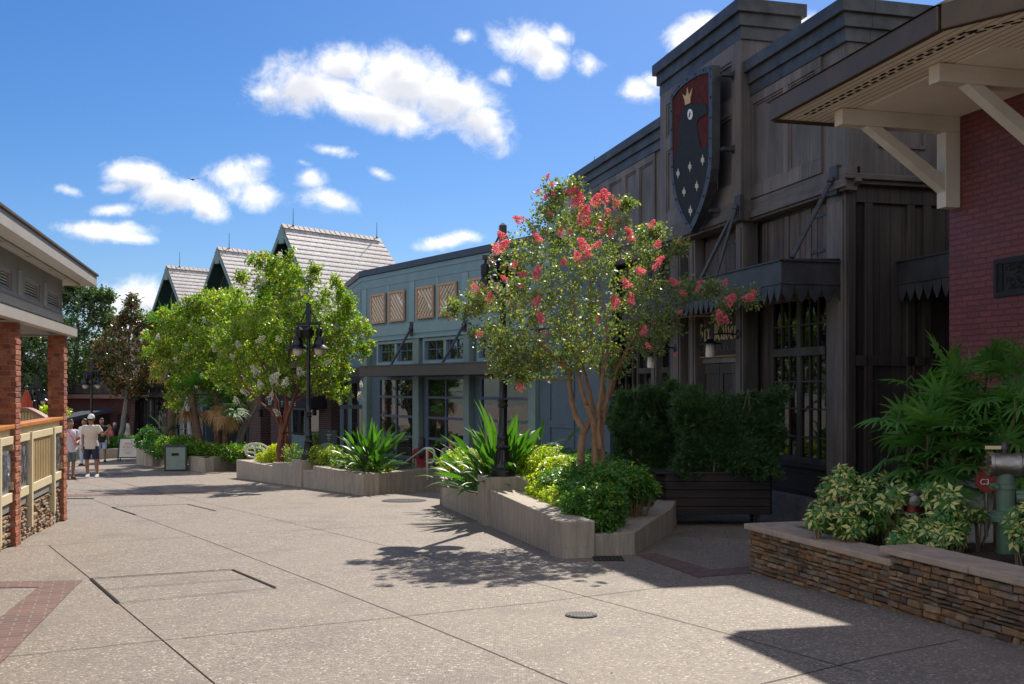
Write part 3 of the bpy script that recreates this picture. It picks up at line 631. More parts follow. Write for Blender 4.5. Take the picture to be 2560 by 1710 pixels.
# side wall: battens and panels (faces -u)
m = MB()
for v in (-.02, -.30, -1.02, -1.30, -2.1, -2.4): m.box(-.05, .0, v-.13, v, -1.1, z_belt0+.1)
m.box(-.05, 0, -3.0, .0-.15, D.z(2200, 915, -.6), D.z(2200, 890, -.6)); m.box(-.055, 0, -3.0, -.15, z_belt0-.15, z_belt0+.1); m.box(-.04, 0, -3.0, -.15, -.9, -.55)
m.box(-.19, -.14, -1.0, -.3+.05, z_belt1+.35, z_c0-.5) if False else None
m.build('side_battens', MT['wood_dark'], dk, zb, bevel=.006)
m = MB()
for (v0, v1) in ((-1.3, -.35), (-2.7, -1.65)): rect_frame(m, 0, 1, 0, 1, .1, 0, .1) if False else None
for (v0, v1) in ((-1.25, -.45), (-2.5, -1.6)):
    for (c0, c1, d0, d1) in ((v0, v0+.05, z_belt1+.35, z_c0-.35), (v1-.05, v1, z_belt1+.35, z_c0-.35), (v0, v1, z_belt1+.30, z_belt1+.35), (v0, v1, z_c0-.35, z_c0-.30)):
        m.box(-.175, -.14, c0, c1, d0, d1)
m.build('side_panel_mould', MT['wood_weathered'], dk, zb)
# bracket under side overhang
m = MB(); m.prism([(-.0, 4.38), (-.0, 4.62), (-.24, 4.62), (-.24, 4.55)], -.12, -.02, f=lambda a, b, c: (a, c, b)); m.build('bracket', MT['wood_weathered'], dk, zb)
# metal awnings with scalloped valance
def awning(u0, u1, v0, v1, ztop, label_name='awning', ends=(True, True), su=.205):
    zt2, zv, zs, zp = ztop, ztop-.33, ztop-.40, ztop-.62
    m = MB(); t_ = .012
    m.add([(u0, v0, zt2+.04), (u1, v0, zt2+.04), (u1, v1, zt2), (u0, v1, zt2), (u0, v0, zt2+.06), (u1, v0, zt2+.06), (u1, v1, zt2+.02), (u0, v1, zt2+.02)], [(0,1,2,3),(7,6,5,4),(0,3,7,4),(1,5,6,2),(2,6,7,3),(0,4,5,1)])
    m.box(u0, u1, v1-t_, v1, zv, zt2); m.box(u0, u0+t_, v0, v1-t_, zv, zt2); m.box(u1-t_, u1, v0, v1-t_, zv, zt2)
    m.box(u0-.02, u1+.02, v1, v1+.02, zv-.015, zv+.005); m.box(u0-.02, u0, v0, v1+.02, zv-.015, zv+.005)
    m.box(u0-.03, u1+.03, v1, v1+.03, zt2-.01, zt2+.012); m.box(u0-.03, u0, v0, v1+.03, zt2-.01, zt2+.012)
    aw = m.build('awning', MT['dark_metal'], dk, zb, bevel=.003)
    sc = MB()
    def scallops(a0, a1, fm):
        n = max(1, round((a1-a0)/su)); w = (a1-a0)/n
        for i in range(n):
            x = a0 + i*w
            pts = [(x, zv)] + [(x + w*.03 + (w*.47)*(s_**1.6), zv - .09 - (zp-zv+.09)*-1*s_) for s_ in (0, .25, .5, .75, 1)]
            pts += [(2*x + w - p[0], p[1]) for p in pts[::-1][1:]]
            sc.prism(pts, 0, .006, f=fm)
    scallops(u0, u1, lambda a, b, c: (a, v1-.002+c, b)); scallops(v0, v1, lambda a, b, c: (u0+.002-c, a, b)); scallops(v0, v1, lambda a, b, c: (u1-.002+c, a, b))
    sc.build('scalloped_valance', MT['blued_metal'], aw, zb)
    return aw
ua0 = U(1953, 1.0); aw1 = awning(ua0, U(1560, 1.0), -.1, 1.0, D.z(1953, 650, 1.0))
def strut(pa, qa, parent, r=.035, plate=True, mt='iron_strap', dz=None, tgt=None):
    m = MB(); m.tube([pa, qa], r, 8); m.lathe(pa, [(0.001,-.06),(r*1.6,-.04),(r*1.6,.04),(.001,.06)], 8, axis=Vector(qa)-Vector(pa)); m.build('awning_strut', MT[mt], parent, dz, smooth=True)
zaw = D.z(1953, 650, 1.0)
for (pa, py, qs) in ((2087, 452, [1980]), (1847, 520, [1790, 1752]), (1660, 607, [1640, 1612])):
    v_ = .1 if pa != 1847 else .33
    top = (U(pa, v_), v_+.06, D.z(pa, py, v_))
    m = MB(); m.box(top[0]-.10, top[0]+.10, v_-.05, v_+.035, top[2]-.22, top[2]+.22); m.build('anchor_plate', MT['dark_metal'], dk, zb, bevel=.005)
    for q_ in qs: strut(top, (U(q_, .9), .9, zaw+.02), dk, dz=zb)
# awning of the side wall, its end towards us hidden by the red brick shop
awning(-2.6, -.02, -2.4, D.loc(P(2250, 657, 15.3))[1], 3.42)
# ---- shield sign: a thing of its own hung on the tower
vS = .62
def sh(px, py, v=vS): return (D.u(px, v), D.z(px, py, v))
cv = lambda X, Y: (1640 + X/3.267, 140 + Y/3.267)
outl = [(465,74),(400,90),(330,122),(270,160),(210,208),(160,262),(125,322),(122,540),(124,720),(128,900),(136,1030),(150,1145),(176,1235),(210,1312),(246,1385),(285,1445),(330,1362),(380,1240),(412,1140),(440,1030),(456,920),(462,800),(465,400)]
inn = [(435,135),(370,150),(310,180),(250,222),(190,275),(138,345),(138,540),(139,720),(143,900),(152,1010),(168,1110),(195,1210),(228,1290),(262,1355),(283,1385),(320,1310),(362,1200),(392,1100),(416,990),(430,890),(436,780),(436,400)]
tx = lambda L: [sh(*cv(*p)) for p in L]
c0 = D.w(0, 0); cs = sh(*cv(290, 760)); shw = D.w(cs[0], vS, cs[1])
sg = thing('shield_sign', 'tall heraldic shield with a crowned black raven and six gold stars on the timber tower', 'sign', shw, D.rz)
OF = (cs[0], vS, cs[1])
fm = lambda a, b, c: (a, vS + c, b)
m = MB(); m.prism(tx(outl), -.14, -.02, f=fm); m.build('backing', MT['dark_metal'], sg, off=OF)
m = MB(); to, ti = tx(outl), tx(inn)
# rim: ring between outlines (resampled)
def resamp(L, n):
    L = [Vector(p) for p in L] + [Vector(L[0])]; d = [0]
    for a, b_ in zip(L, L[1:]): d.append(d[-1] + (b_-a).length)
    r = []
    for k in range(n):
        s_ = d[-1]*k/n; i = max(j for j in range(len(d)) if d[j] <= s_+1e-9); i = min(i, len(L)-2)
        r.append(L[i].lerp(L[i+1], (s_-d[i])/max(1e-9, d[i+1]-d[i])))
    return r
A_ = resamp(to, 90); B_ = []
ti_c = [Vector(p) for p in ti]
def nearest(p, L):
    best = None
    for a, b_ in zip(L, L[1:]+L[:1]):
        t_ = max(0, min(1, (p-a).dot(b_-a)/max(1e-9, (b_-a).length_squared))); q_ = a.lerp(b_, t_)
        if best is None or (q_-p).length < (best-p).length: best = q_
    return best
B_ = [nearest(p, ti_c) for p in A_]
vs = [fm(p.x, p.y, -.02) for p in A_] + [fm(p.x, p.y, .015) for p in A_] + [fm(p.x, p.y, .015) for p in B_] + [fm(p.x, p.y, -.02) for p in B_]
n = 90; m.add(vs, [(k*n+i, k*n+(i+1)%n, ((k+1)%4)*n+(i+1)%n, ((k+1)%4)*n+i) for k in range(4) for i in range(n)])
rim = m.build('rim', MT['iron_strap'], sg, off=OF)
m = MB(); mid_ = [(p+q)/2 for p, q in zip(A_, B_)]
for i in range(0, 90, 4): m.lathe(fm(mid_[i].x, mid_[i].y, .015), [(.022, 0), (.018, .012), (.001, .018)], 8, axis=(0,1,0))
m.build('rivets', MT['black_metal'], rim, off=OF)
m = MB(); m.prism(ti, -.02, -.008, f=fm); m.build('red_field', MT['shield_red'], sg, off=OF)
rav = [(240,398),(262,385),(290,378),(300,392),(345,388),(388,388),(410,402),(424,430),(426,466),(400,478),(370,500),(345,520),(336,545),(336,580),(345,640),(355,700),(368,752),(436,728),(436,780),(430,890),(416,990),(392,1100),(362,1200),(320,1310),(283,1385),(262,1355),(228,1290),(195,1210),(168,1110),(152,1010),(143,900),(150,850),(165,800),(180,740),(184,640),(182,580),(196,530),(208,470),(222,425)]
m = MB(); m.prism(tx(rav), -.007, .006, f=fm); m.build('raven', MT['shield_black'], sg, off=OF)
crown = [(242,402),(238,360),(228,330),(220,312),(246,328),(256,300),(258,258),(268,300),(274,322),(284,300),(300,262),(292,310),(284,350),(282,384)]
m = MB(); m.prism(tx(crown), .0, .014, f=fm); m.build('crown', MT['crown_gold'], sg, off=OF)
m = MB(); m.prism([sh(*cv(283+20*math.cos(a), 477+44*math.sin(a))) for a in [i*math.pi/10 for i in range(20)]], .007, .016, f=fm); m.build('eye', MT['eye_white'], sg, off=OF)
m = MB(); m.prism(tx([(272,500),(284,450),(290,470),(280,505)]), .017, .020, f=fm); m.build('eye_mark', MT['iron_strap'], sg, off=OF)
for (x, y, r) in ((386,850,46),(282,905,44),(185,960,42),(338,1062,44),(234,1110,42),(286,1264,46)):
    pts = []
    for k in range(12):
        a = math.pi/2 + k*math.pi/6; rr = r if k % 2 == 0 else r*.38
        if k % 6 in (2, 4): rr = r*.62
        pts.append(cv(x + rr*.62*math.cos(a), y - rr*math.sin(a)))
    m = MB(); m.prism([sh(*p) for p in pts], .007, .016, f=fm); m.build('star', MT['star_gold'], sg, off=OF)
for (x, y) in ((495,145),(495,755),(395,1260),(128,420)):
    p = sh(*cv(x, y)); m = MB(); m.box(p[0]-.05, p[0]+.05, .30, vS-.10, p[1]-.03, p[1]+.03); m.box(p[0]-.05, p[0]+.05, .296, .31, p[1]-.07, p[1]+.07); m.build('mounting_bracket', MT['iron_strap'], sg, off=OF)

# ---- Six Ravens name board with pen drawn black letter
vN = -.02
u0s, u1s = U(1838+30, vN), U(1737, vN); z0s, z1s = D.z(1790, 893, vN), D.z(1790, 778, vN)
nm = thing('name_board', 'black pub name board with gold blackletter reading Six Ravens above the door', 'sign', D.w((u0s+u1s)/2, vN, z0s), D.rz)
OF = ((u0s+u1s)/2, vN, z0s); Wd = abs(u1s-u0s); H_ = z1s-z0s
m = MB(); m.box(u0s, u1s, vN-.06, vN, z0s, z1s); m.build('board', MT['sign_board'], nm, off=OF)
m = MB(); rect_frame(m, u0s, u1s, z0s, z1s, .025, vN, vN+.02); m.build('gold_border', MT['gold_line'], nm, off=OF)
PEN = Vector((math.cos(math.radians(38)), math.sin(math.radians(38))))
def S_(x, y): return (u1s - x, z0s + y)                    # text runs left to right in the picture = decreasing u
def pen(mb, pts, w):
    h = PEN * w / 2
    for a, b_ in zip(pts, pts[1:]):
        a = Vector(a); b_ = Vector(b_)
        q_ = [a-h, b_-h, b_+h, a+h]; mb.prism([S_(*p) for p in q_], .001, .010, f=lambda a_, b__, c: (a_, vN+c, b__))
GL = {'S': (1.0, [[(.85,1.35),(.45,1.45),(.15,1.2),(.2,.95),(.8,.7),(.85,.4),(.5,.1),(.1,.0),(-.1,-.25)], [(.5,1.4),(.5,.85)], [(.35,.9),(.35,.25)]]),
      'i': (.45, [[(.2,1.0),(.2,.1),(.38,.0)], [(.15,1.3),(.22,1.3)]]),
      'x': (.75, [[(.1,1.0),(.3,.9),(.4,.1),(.6,.05)], [(.6,1.0),(.3,.5),(.1,-.25)]]),
      'R': (1.15, [[(.25,1.4),(.25,.0)], [(.0,1.25),(.3,1.45),(.8,1.3),(.8,.85),(.3,.7)], [(.5,.7),(.85,.15),(1.05,.0)], [(.5,1.35),(.5,.1)]]),
      'a': (.68, [[(.15,.85),(.45,1.0),(.5,.1),(.62,.0)], [(.45,.6),(.1,.45),(.12,.1),(.45,.12)]]),
      'v': (.68, [[(.1,1.2),(.12,.2),(.35,.0)], [(.45,1.0),(.55,.7),(.5,.2),(.35,.0)]]),
      'e': (.6, [[(.15,.9),(.12,.15),(.4,.0)], [(.15,.9),(.4,.98),(.45,.7),(.15,.5)]]),
      'n': (.72, [[(.15,1.0),(.15,.05)], [(.15,.8),(.45,1.0),(.52,.1),(.66,.0)]]),
      's': (.6, [[(.48,.9),(.2,.95),(.15,.65),(.48,.4),(.45,.08),(.1,.05)]]), ' ': (.4, [])}
m = MB(); x = .16; sc_ = H_*.36; txt = 'Six Ravens'; tot = sum(GL[c][0] for c in txt); kx = (Wd-.3)/tot
for ch in txt:
    w_, st_l = GL[ch]
    for s_ in st_l: pen(m, [(x + p[0]*kx*.95, H_*.37 + p[1]*sc_*.72) for p in s_], kx*.22)
    x += w_*kx
m.build('lettering', MT['gold_letter'], nm, off=OF)
m = MB()
for k in range(7):
    cx = .2 + k*(Wd-.3)/6.5
    for yb, sg_ in ((H_*.12, 1), (H_*.93, -1)):
        pts = [(cx-.11, yb), (cx-.05, yb+sg_*.05), (cx-.03, yb+sg_*.13), (cx, yb+sg_*.18), (cx+.03, yb+sg_*.13), (cx+.05, yb+sg_*.05), (cx+.11, yb)]
        for a, b_ in zip(pts, pts[1:]):
            p = S_(*a); q_ = S_(*b_); m.bar((p[0], vN+.004, p[1]), (q_[0], vN+.004, q_[1]), .009, .006, up=(0,1,0))
m.build('gilt_tracery', MT['gold_line'], nm, off=OF)
# wall lamps (gooseneck) either side of the door
def wall_lamp(fr, px, py, vw, label, arm=.55, side=1, glob='globe', grp='wall lamps on the facades', sc=1):
    u = fr.u(px, vw); z = fr.z(px, py, vw)
    T = thing('wall_lamp', label, 'wall lamp', fr.w(u, vw, z), fr.rz, grp)
    m = MB(); m.lathe((0, 0, 0), [(.09*sc, 0), (.09*sc, .02), (.03*sc, .045)], 16, axis=(0,1,0)); m.build('back_plate', MT['black_metal'], T, smooth=True)
    m = MB(); m.tube([(0,.03,0), (side*.1,.25*sc,.02), (side*.15, arm, .0), (side*.16, arm+.02, -.12*sc)], .014*sc, 8); m.build('arm', MT['black_metal'], T, smooth=True)
    m = MB(); m.lathe((side*.16, arm+.02, -.16*sc), [(.20*sc,-.015),(.20*sc,0),(.09*sc,.03),(.05*sc,.08)], 18); m.build('lamp_shade', MT['lamp_shade_metal'], T, smooth=True)
    m = MB(); m.lathe((side*.16, arm+.02, -.40*sc), [(.075*sc,0),(.085*sc,.04),(.075*sc,.23),(.06*sc,.24)], 16); m.build('glass_globe', MT[glob], T, smooth=True)
wall_lamp(D, 1847, 836, .21, 'black gooseneck lamp with white glass in front of the pub name board', arm=.45, side=1)
wall_lamp(D, 1690, 870, .21, 'black gooseneck lamp with white glass left of the pub door behind pink blossoms', arm=.45, side=1)
for (px, py, v, u_) in ((1724, 73, -.4, None), (1486, 362, -.3, None), (1508, 377, -.3, None)):
    u_ = D.u(px, v); w_ = D.w(u_, v); zt = tz1 if px == 1724 else z_top
    rod(w_.x, w_.y, zt, zt + (.45 if px != 1508 else .2), {1724: 'thin lightning rod on top of the pub tower', 1486: 'taller thin lightning rod on the left wing of the timber pub', 1508: 'stubby lightning rod on the left wing of the timber pub'}[px])
# grey pilot pipe on the entry: red inner door side seen behind the myrtle
m = MB(); m.box(uL-.02, uL+.25, -.45, -.05, -1.2, 2.2); m.build('red_door_jamb', MT['curtain'], dk, zb)

# ================================================ RED BRICK SHOP (near right)
R = Fr((1093/2560*12.3, 12.3), (-.256, 1)); zr = -.48; ZS = 4.75
rd = thing('red_brick_shop', 'dark red painted brick shop with a deep cream bracketed eave at the right edge', 'building', (R.O.x, R.O.y, zr), R.rz)
m = MB(); m.box(-12, 0, -6, 0, -.8, ZS); m.build('brick_wall', MT['painted_brick'], rd, zr)
m = MB(); m.box(-12, .02, -6.0, .03, -.8, -.12); m.build('plinth', MT['pale_concrete'], rd, zr)
E0 = R.loc((3.14, 12.23)); E1 = R.loc((3.855, 9.14)); d2 = (Vector((.70, -.715))).normalized(); E2w = Vector((3.855, 9.14)) + d2 * 2.9; E2 = R.loc(E2w)
ev = [E0, E1, E2, (E2[0]-.4, -6), (E0[0]+.0, -6)]
m = MB(); m.prism(ev, ZS, ZS+.05); m.build('soffit', MT['beadboard'], rd, zr)
m = MB(); m.prism([(E0[0]-.45, E0[1]-.75), (E1[0]+.3, E1[1]-.75), (E1[0]+.3, -.02), (E0[0]-.45, -.02)], ZS-.006, ZS); m.build('soffit_inner_panel', MT['cream_paint'], rd, zr)
# fascia / gutter follows the eave
gt = MB()
def fascia(a, b_, w=.07, z0=ZS-.03, z1=ZS+.20):
    a = Vector(a); b_ = Vector(b_); d = (b_-a).normalized(); nn = Vector((-d.y, d.x)) * w
    gt.prism([a, b_, b_+nn, a+nn], z0, z1)
out_ = lambda p, q: 1
for a, b_ in ((E1, E0), (E2, E1), (E0, (E0[0], -6))):
    fascia(a, b_)
gt.build('gutter', MT['bronze_gutter'], rd, zr, bevel=.012)
# hipped shingle roof
cen = (E1[0]-4.2, -3.0); rise = 1.55
def inner(p, k=.06): return (p[0] - (p[0]-cen[0])*-k*0 , p[1])
ring = [(E0[0]+.08, E0[1]+.08), (E1[0]+.03, E1[1]+.09), (E2[0]-.03, E2[1]+.09), (E2[0]-4, -6), (E0[0]+.08, -6.0)]
m = MB(); vs = [(a, b_, ZS+.20) for a, b_ in ring] + [(cen[0]+1.6, cen[1], ZS+.2+2.6), (cen[0]-1.6, cen[1], ZS+.2+2.6)]
m.add(vs, [(0,1,6,5),(1,2,6),(2,3,6),(0,5,4),(3,4,5,6)]); rf = m.build('roof', MT['asphalt_shingle'], rd, zr, fix=False)
# soffit vents: two dashed rows parallel to the gutter
m = MB()
for (a, b_, t0) in ((E0, E1, .25), (E1, E2, .1)):
    a = Vector(a); b_ = Vector(b_); d = (b_-a).normalized(); nn = Vector((-d.y, d.x)); nn = nn if nn.y < 0 else -nn
    L = (b_-a).length; k = 0; s_ = t0
    while s_ < L-.12:
        for r_ in (.25, .315):
            p = a + d*(s_ + (.05 if r_ > .25 else 0)) + nn*r_; q_ = p + d*.095; w_ = nn*.016
            m.prism([p-w_, q_-w_, q_+w_, p+w_], ZS-.004, ZS+.002)
        s_ += .155
m.build('soffit_vents', MT['dark_void'], rd, zr)
for k, u0_ in enumerate((-.2, -1.9, -3.6)):
    T = MB(); L = 1.57; w_ = .165
    T.box(u0_, u0_+w_, .0, L, ZS-.19, ZS-.008)
    T.box(u0_, u0_+w_, .0, .20, ZS-1.08, ZS-.19)
    M_ = [(L-.35, ZS-.19), (L-.55, ZS-.19), (.20, ZS-.62), (.20, ZS-.80)]
    M_ = [(L-.33, ZS-.19), (L-.53, ZS-.19), (.2, ZS-.72), (.2, ZS-.90)]
    T.prism(M_, u0_+.012, u0_+w_-.012, f=lambda a, b_, c: (c, a, b_))
    T.build('eave_bracket', MT['cream_timber'], rd, zr, bevel=.006)
# cast vent grille
ug0, ug1 = R.u(2489), R.u(2489)-.68; zg1, zg0 = R.z(2489, 650), R.z(2489, 744)
m = MB(); rect_frame(m, ug1, ug0, zg0, zg1, .05, 0, .03); rect_frame(m, ug1+.12, ug0-.12, zg0+.05, zg1-.05, .012, .012, .026); m.box(ug1, ug0, 0, .012, zg0, zg1)
for i in range(18):
    z = zg0+.03+i*(zg1-zg0-.06)/17
    m.box(ug1+.055, ug1+.11, .012, .022, z-.005, z+.005); m.box(ug0-.11, ug0-.055, .012, .022, z-.005, z+.005)
rnd = random.Random(5); cx, cz_ = (ug0+ug1)/2, (zg0+zg1)/2
for k in range(10):
    for sx in (-1, 1):
        for sz in (-1, 1):
            a0 = rnd.random()*6; r_ = .03+.02*rnd.random(); c_ = (cx+sx*(.02+rnd.random()*.11), cz_+sz*(.02+rnd.random()*.13))
            m.tube([(c_[0]+r_*math.cos(a0+t_*.8)*(1-t_*.1), .016, c_[1]+r_*math.sin(a0+t_*.8)*(1-t_*.1)) for t_ in range(6)], .005, 4)
m.build('vent_grille', MT['cast_iron'], rd, zr)

# ================================================ SLATE BLUE BUILDING
B = Fr((.62, 26.5), (-.6875, 1)); zb2 = -1.9; bU = B.u
bl = thing('blue_building', 'slate blue panelled building with lattice panels and a long flat taupe awning', 'building', (B.O.x, B.O.y, zb2), B.rz)
uE = bU(903)
zTop = 5.48; z4 = lambda py: B.z(903, py)
# belt heights read at the corner (px 903) and at px 1000
zc1, zl1, zl2 = zTop-.20, B.z(903, 706), B.z(903, 726)
m = MB(); m.box(-.6, uE, -.6, -.14, -2.2, 5.3); m.build('wall', MT['slate_recess'], bl, zb2)
m = MB(); m.box(-.6, uE, -5, -.6, 4.9, 5.0); m.build('roof', MT['gravel_roof'], bl, zb2)
m = MB(); m.box(-.6, uE, -.14, .0, 3.05, zc1); m.box(-.6, uE, 0, .02, zl1+.01, zc1-.01); m.box(-.6, uE, .0, .012, zl2+.01, zl1-.01)
m.build('upper_siding', MT['blue_siding'], bl, zb2, bevel=.006)
m = MB(); m.box(-.7, uE+.03, -.3, .07, zc1, zTop); m.build('coping', MT['navy_coping'], bl, zb2, bevel=.006)
# pilaster strips and rails framing pairs of lattice panels
lat = [(931,967,736,811), (977,1015,727,806), (1045,1088,715,801), (1100,1145,706,790), (1177,1222,694,780), (1236,1284,684,770)]
m = MB()
for px in (912, 1031, 1164, 1300): u_ = bU(px); m.box(u_-.16, u_+.16, 0, .028, 3.05, zl2)
zz = sorted([B.z((a+b_)/2, y0) for a, b_, y0, y1 in lat])[3]; z_lo = sorted([B.z((a+b_)/2, y1) for a, b_, y0, y1 in lat])[3]
m.box(-.4, uE, 0, .024, z_lo-.42, z_lo-.09); m.box(-.4, uE, .0, .055, 3.05, 3.12)
for a, b_ in ((931+36+5, 0), (1094, 0), (1229, 0)): u_ = bU(a); m.box(u_-.07, u_+.07, 0, .02, z_lo-.1, zl2)
m.build('trim_boards', MT['blue_trim'], bl, zb2, bevel=.005)
rnd = random.Random(3)
for k, (a, b_, y0, y1) in enumerate(lat):
    ua, ub = sorted((bU(a), bU(b_))); z0_, z1_ = z_lo, zz
    m = MB(); rect_frame(m, ua, ub, z0_, z1_, .075, .03, .09); fr_o = m.build('lattice_panel', MT['lattice_wood'], bl, zb2, bevel=.004)
    m = MB(); m.box(ua+.02, ub-.02, .03, .045, z0_+.02, z1_-.02); m.build('backing', MT['lattice_back'], fr_o, zb2)
    # diagonal slats clipped to the opening; the direction changes across a diagonal, differently in each panel
    m = MB(); x0, x1, y0_, y1_ = ua+.075, ub-.075, z0_+.075, z1_-.075; w_, h_ = x1-x0, y1_-y0_
    def clip(p, q_, rect):
        (ax, ay), (bx, by) = p, q_; t0, t1 = 0, 1; dx, dy = bx-ax, by-ay
        for pp_, qq_ in ((-dx, ax-rect[0]), (dx, rect[1]-ax), (-dy, ay-rect[2]), (dy, rect[3]-ay)):
            if abs(pp_) < 1e-9:
                if qq_ < 0: return None
            else:
                r_ = qq_/pp_
                if pp_ < 0: t0 = max(t0, r_)
                else: t1 = min(t1, r_)
        return ((ax+dx*t0, ay+dy*t0), (ax+dx*t1, ay+dy*t1)) if t0 < t1-.02 else None
    ang = 1.0
    def zone_of(pt):                                       # X left to right as seen from the street, Z upwards; True = falling slats
        X = (x1-pt.x)/w_; Z = (pt.y-y0_)/h_
        return {0: X+(1-Z) > .35*(1-X) or Z > .25, 1: X+Z < 1.5, 2: Z > .95-.8*X, 3: Z < .7-.7*X, 4: True, 5: Z > .9-.7*X}[k]
    for fall, s_ in ((True, 1), (False, -1)):
        for i in range(-16, 24):
            c_ = x0 + i*.185; p = (c_ - 2*s_, y0_ - 2*ang + h_*.5); q_ = (c_ + 2*s_, y0_ + 2*ang + h_*.5); r_ = clip(p, q_, (x0, x1, y0_, y1_))
            if not r_: continue
            pts = [Vector(r_[0]).lerp(Vector(r_[1]), j/30) for j in range(31)]; run = [pt for pt in pts if zone_of(pt) == fall]
            if len(run) > 2: m.bar((run[0].x, .06, run[0].y), (run[-1].x, .06, run[-1].y), .062, .02, up=(0,1,0))
    m.build('slats', MT['lattice_wood'], fr_o, zb2)
# first floor small windows
zwa, zwb = B.z(1085, 902), B.z(1085, 843)
for (a, b_) in ((949,986), (997,1029), (1064,1108), (1118,1158), (1200,1238), (1263,1310)):
    window(bl, B, bU(a), bU(b_), zwa, zwb, -.12, 2, [.5], MT['blue_frame'], MT['glass'], zb2, fw=.05, bar=.03, curtain=False)
m = MB()
for (a, b_) in ((940, 1035), (1055, 1166), (1190, 1318)):
    ua, ub = sorted((bU(a), bU(b_))); rect_frame(m, ua, ub, zwa-.08, 3.04, .10, -.14, -.02); m.box(ua, ub, -.14, .02, zwa-.14, zwa-.06); c_ = (ua+ub)/2; m.box(c_-.07, c_+.07, -.14, -.04, zwa-.08, 3.0)
m.build('window_surround', MT['blue_trim'], bl, zb2, bevel=.006)
# posts through both floors
for (a, b_) in ((918, 902), (1048, 1033), (1174, 1160), (1340, 1322)):
    m = MB(); m.box(bU(a), bU(b_), -.14, .03, -2.1, 3.05); m.build('post', MT['sage_post'], bl, zb2, bevel=.008)
# shopfront windows
zg_t, zg_b = B.z(1100, 941), B.z(1100, 1158)
rr = [1-(y-941)/(1158-941) for y in (994, 1046, 1099)]
for (a, b_) in ((942, 1031), (1062, 1159), (1195, 1321)):
    window(bl, B, bU(a), bU(b_), zg_b, zg_t, -.12, 2, rr, MT['blue_frame'], MT['glass'], zb2, fw=.09, bar=.075, curtain=False)
m = MB(); m.box(-.2, uE, -.14, -.02, -2.1, zg_b-.02); m.box(-.2, uE, -.14, .02, zg_b-.06, zg_b); m.build('stall_riser', MT['charcoal'], bl, zb2, bevel=.006)
# awning slab
za1, za0 = B.z(1257, 903, .99), B.z(1257, 935, .99); ua = bU(1257, .99); ub = bU(905, .99)+.2
m = MB(); m.box(ua, ub, -.1, .99, za0, za1); m.box(ua-.02, ub, .97, 1.01, za1-.02, za1+.02); m.build('awning', MT['taupe_awning'], bl, zb2, bevel=.006)
for (px, py, qx) in ((1031, 822, 977), (1164, 812, 1105), (1331, 800, 1269)):
    top = (bU(px), .06, B.z(px, py)); m = MB(); m.box(top[0]-.11, top[0]+.11, 0, .04, top[2]-.26, top[2]+.22); m.build('anchor_plate', MT['charcoal'], bl, zb2)
    strut(top, (bU(qx, .9), .9, za1), bl, r=.04, mt='navy_coping', dz=zb2)
# plain panelled end wall right of the windows (runs into the pub)
m = MB(); uR = bU(1345); m.box(-2.9, uR, -.16, -.06, -2.2, 5.0)
for (a, b_, y0, y1) in ((1378, 1432, 935, 1052), (1378, 1432, 1068, 1200)):
    u0_, u1_ = sorted((bU(a, -.06), bU(b_, -.06))); rect_frame(m, u0_-.08, u1_+.08, B.z(a, y1, -.06)-.08, B.z(a, y0, -.06)+.08, .08, -.06, -.03)
m.build('end_wall_panel', MT['slate_recess'], bl, zb2)
# tall back part seen above the myrtle
m = MB(); H2 = Fr((D.w(D.u(1448), 0).x, D.w(D.u(1448), 0).y), (-.256, 1))
x0_, x1_ = H2.u(1448, -.3), H2.u(1368, -.3)
zt_ = H2.z(1368, 506, -.3)
def h2b(m, a, b_, v0, v1, z0, z1):
    M = Matrix.Translation((0,0,0)); pts = []
    for z in (z0, z1):
        for (uu, vv) in ((a, v0), (b_, v0), (b_, v1), (a, v1)):
            w_ = H2.w(uu, vv); l_ = B.loc(w_); pts.append((l_[0], l_[1], z))
    m.add(pts, [(0,1,2,3),(4,5,6,7),(0,1,5,4),(1,2,6,5),(2,3,7,6),(3,0,4,7)])
h2b(m, x0_-.2, x1_, -5, -.3, -1, zt_-.25); m.build('tall_block', MT['blue_siding'], bl, zb2)
m = MB(); h2b(m, x0_-.2, x1_+.06, -5, -.22, zt_-.25, zt_); m.build('tall_coping', MT['navy_coping'], bl, zb2)
m = MB(); h2b(m, x0_+.35, x0_+1.6, -.3, -.27, zt_-2.6, zt_-.9); m.build('tan_panel', MT['tan_panel'], bl, zb2)
# left facet of the blue building
C3 = Fr((B.w(uE, 0).x, B.w(uE, 0).y), (-.2855, 1)); L3 = C3.u(861)
def c3b(m, a, b_, v0, v1, z0, z1):
    pts = []
    for z in (z0, z1):
        for (uu, vv) in ((a, v0), (b_, v0), (b_, v1), (a, v1)):
            w_ = C3.w(uu, vv); l_ = B.loc(w_); pts.append((l_[0], l_[1], z))
    m.add(pts, [(0,1,2,3),(4,5,6,7),(0,1,5,4),(1,2,6,5),(2,3,7,6),(3,0,4,7)])
m = MB(); c3b(m, 0, L3, -.5, 0, -2.2, zc1); c3b(m, 0, L3, 0, .02, zl1+.01, zc1-.01); c3b(m, 0, L3, 0, .012, zl2+.01, zl1-.01); c3b(m, 0, .3, 0, .03, -2.2, zl2); c3b(m, L3-.3, L3, 0, .03, -2.2, zl2); c3b(m, 0, L3, 0, .04, 3.05, 3.2)
m.build('corner_siding', MT['blue_siding'], bl, zb2)
m = MB(); c3b(m, -.02, L3+.05, -.5, .07, zc1, zTop); m.build('corner_coping', MT['navy_coping'], bl, zb2)
m = MB(); c3b(m, 1.6, 2.6, .01, .06, z_lo, zz); m.build('corner_lattice', MT['lattice_wood'], bl, zb2)
m = MB(); c3b(m, -.3, L3, -.1, .95, za0, za1); m.build('corner_awning', MT['taupe_awning'], bl, zb2)
m = MB(); c3b(m, .5, 2.2, .0, .05, -1.9, za0-.1); m.build('corner_window_frame', MT['blue_frame'], bl, zb2)
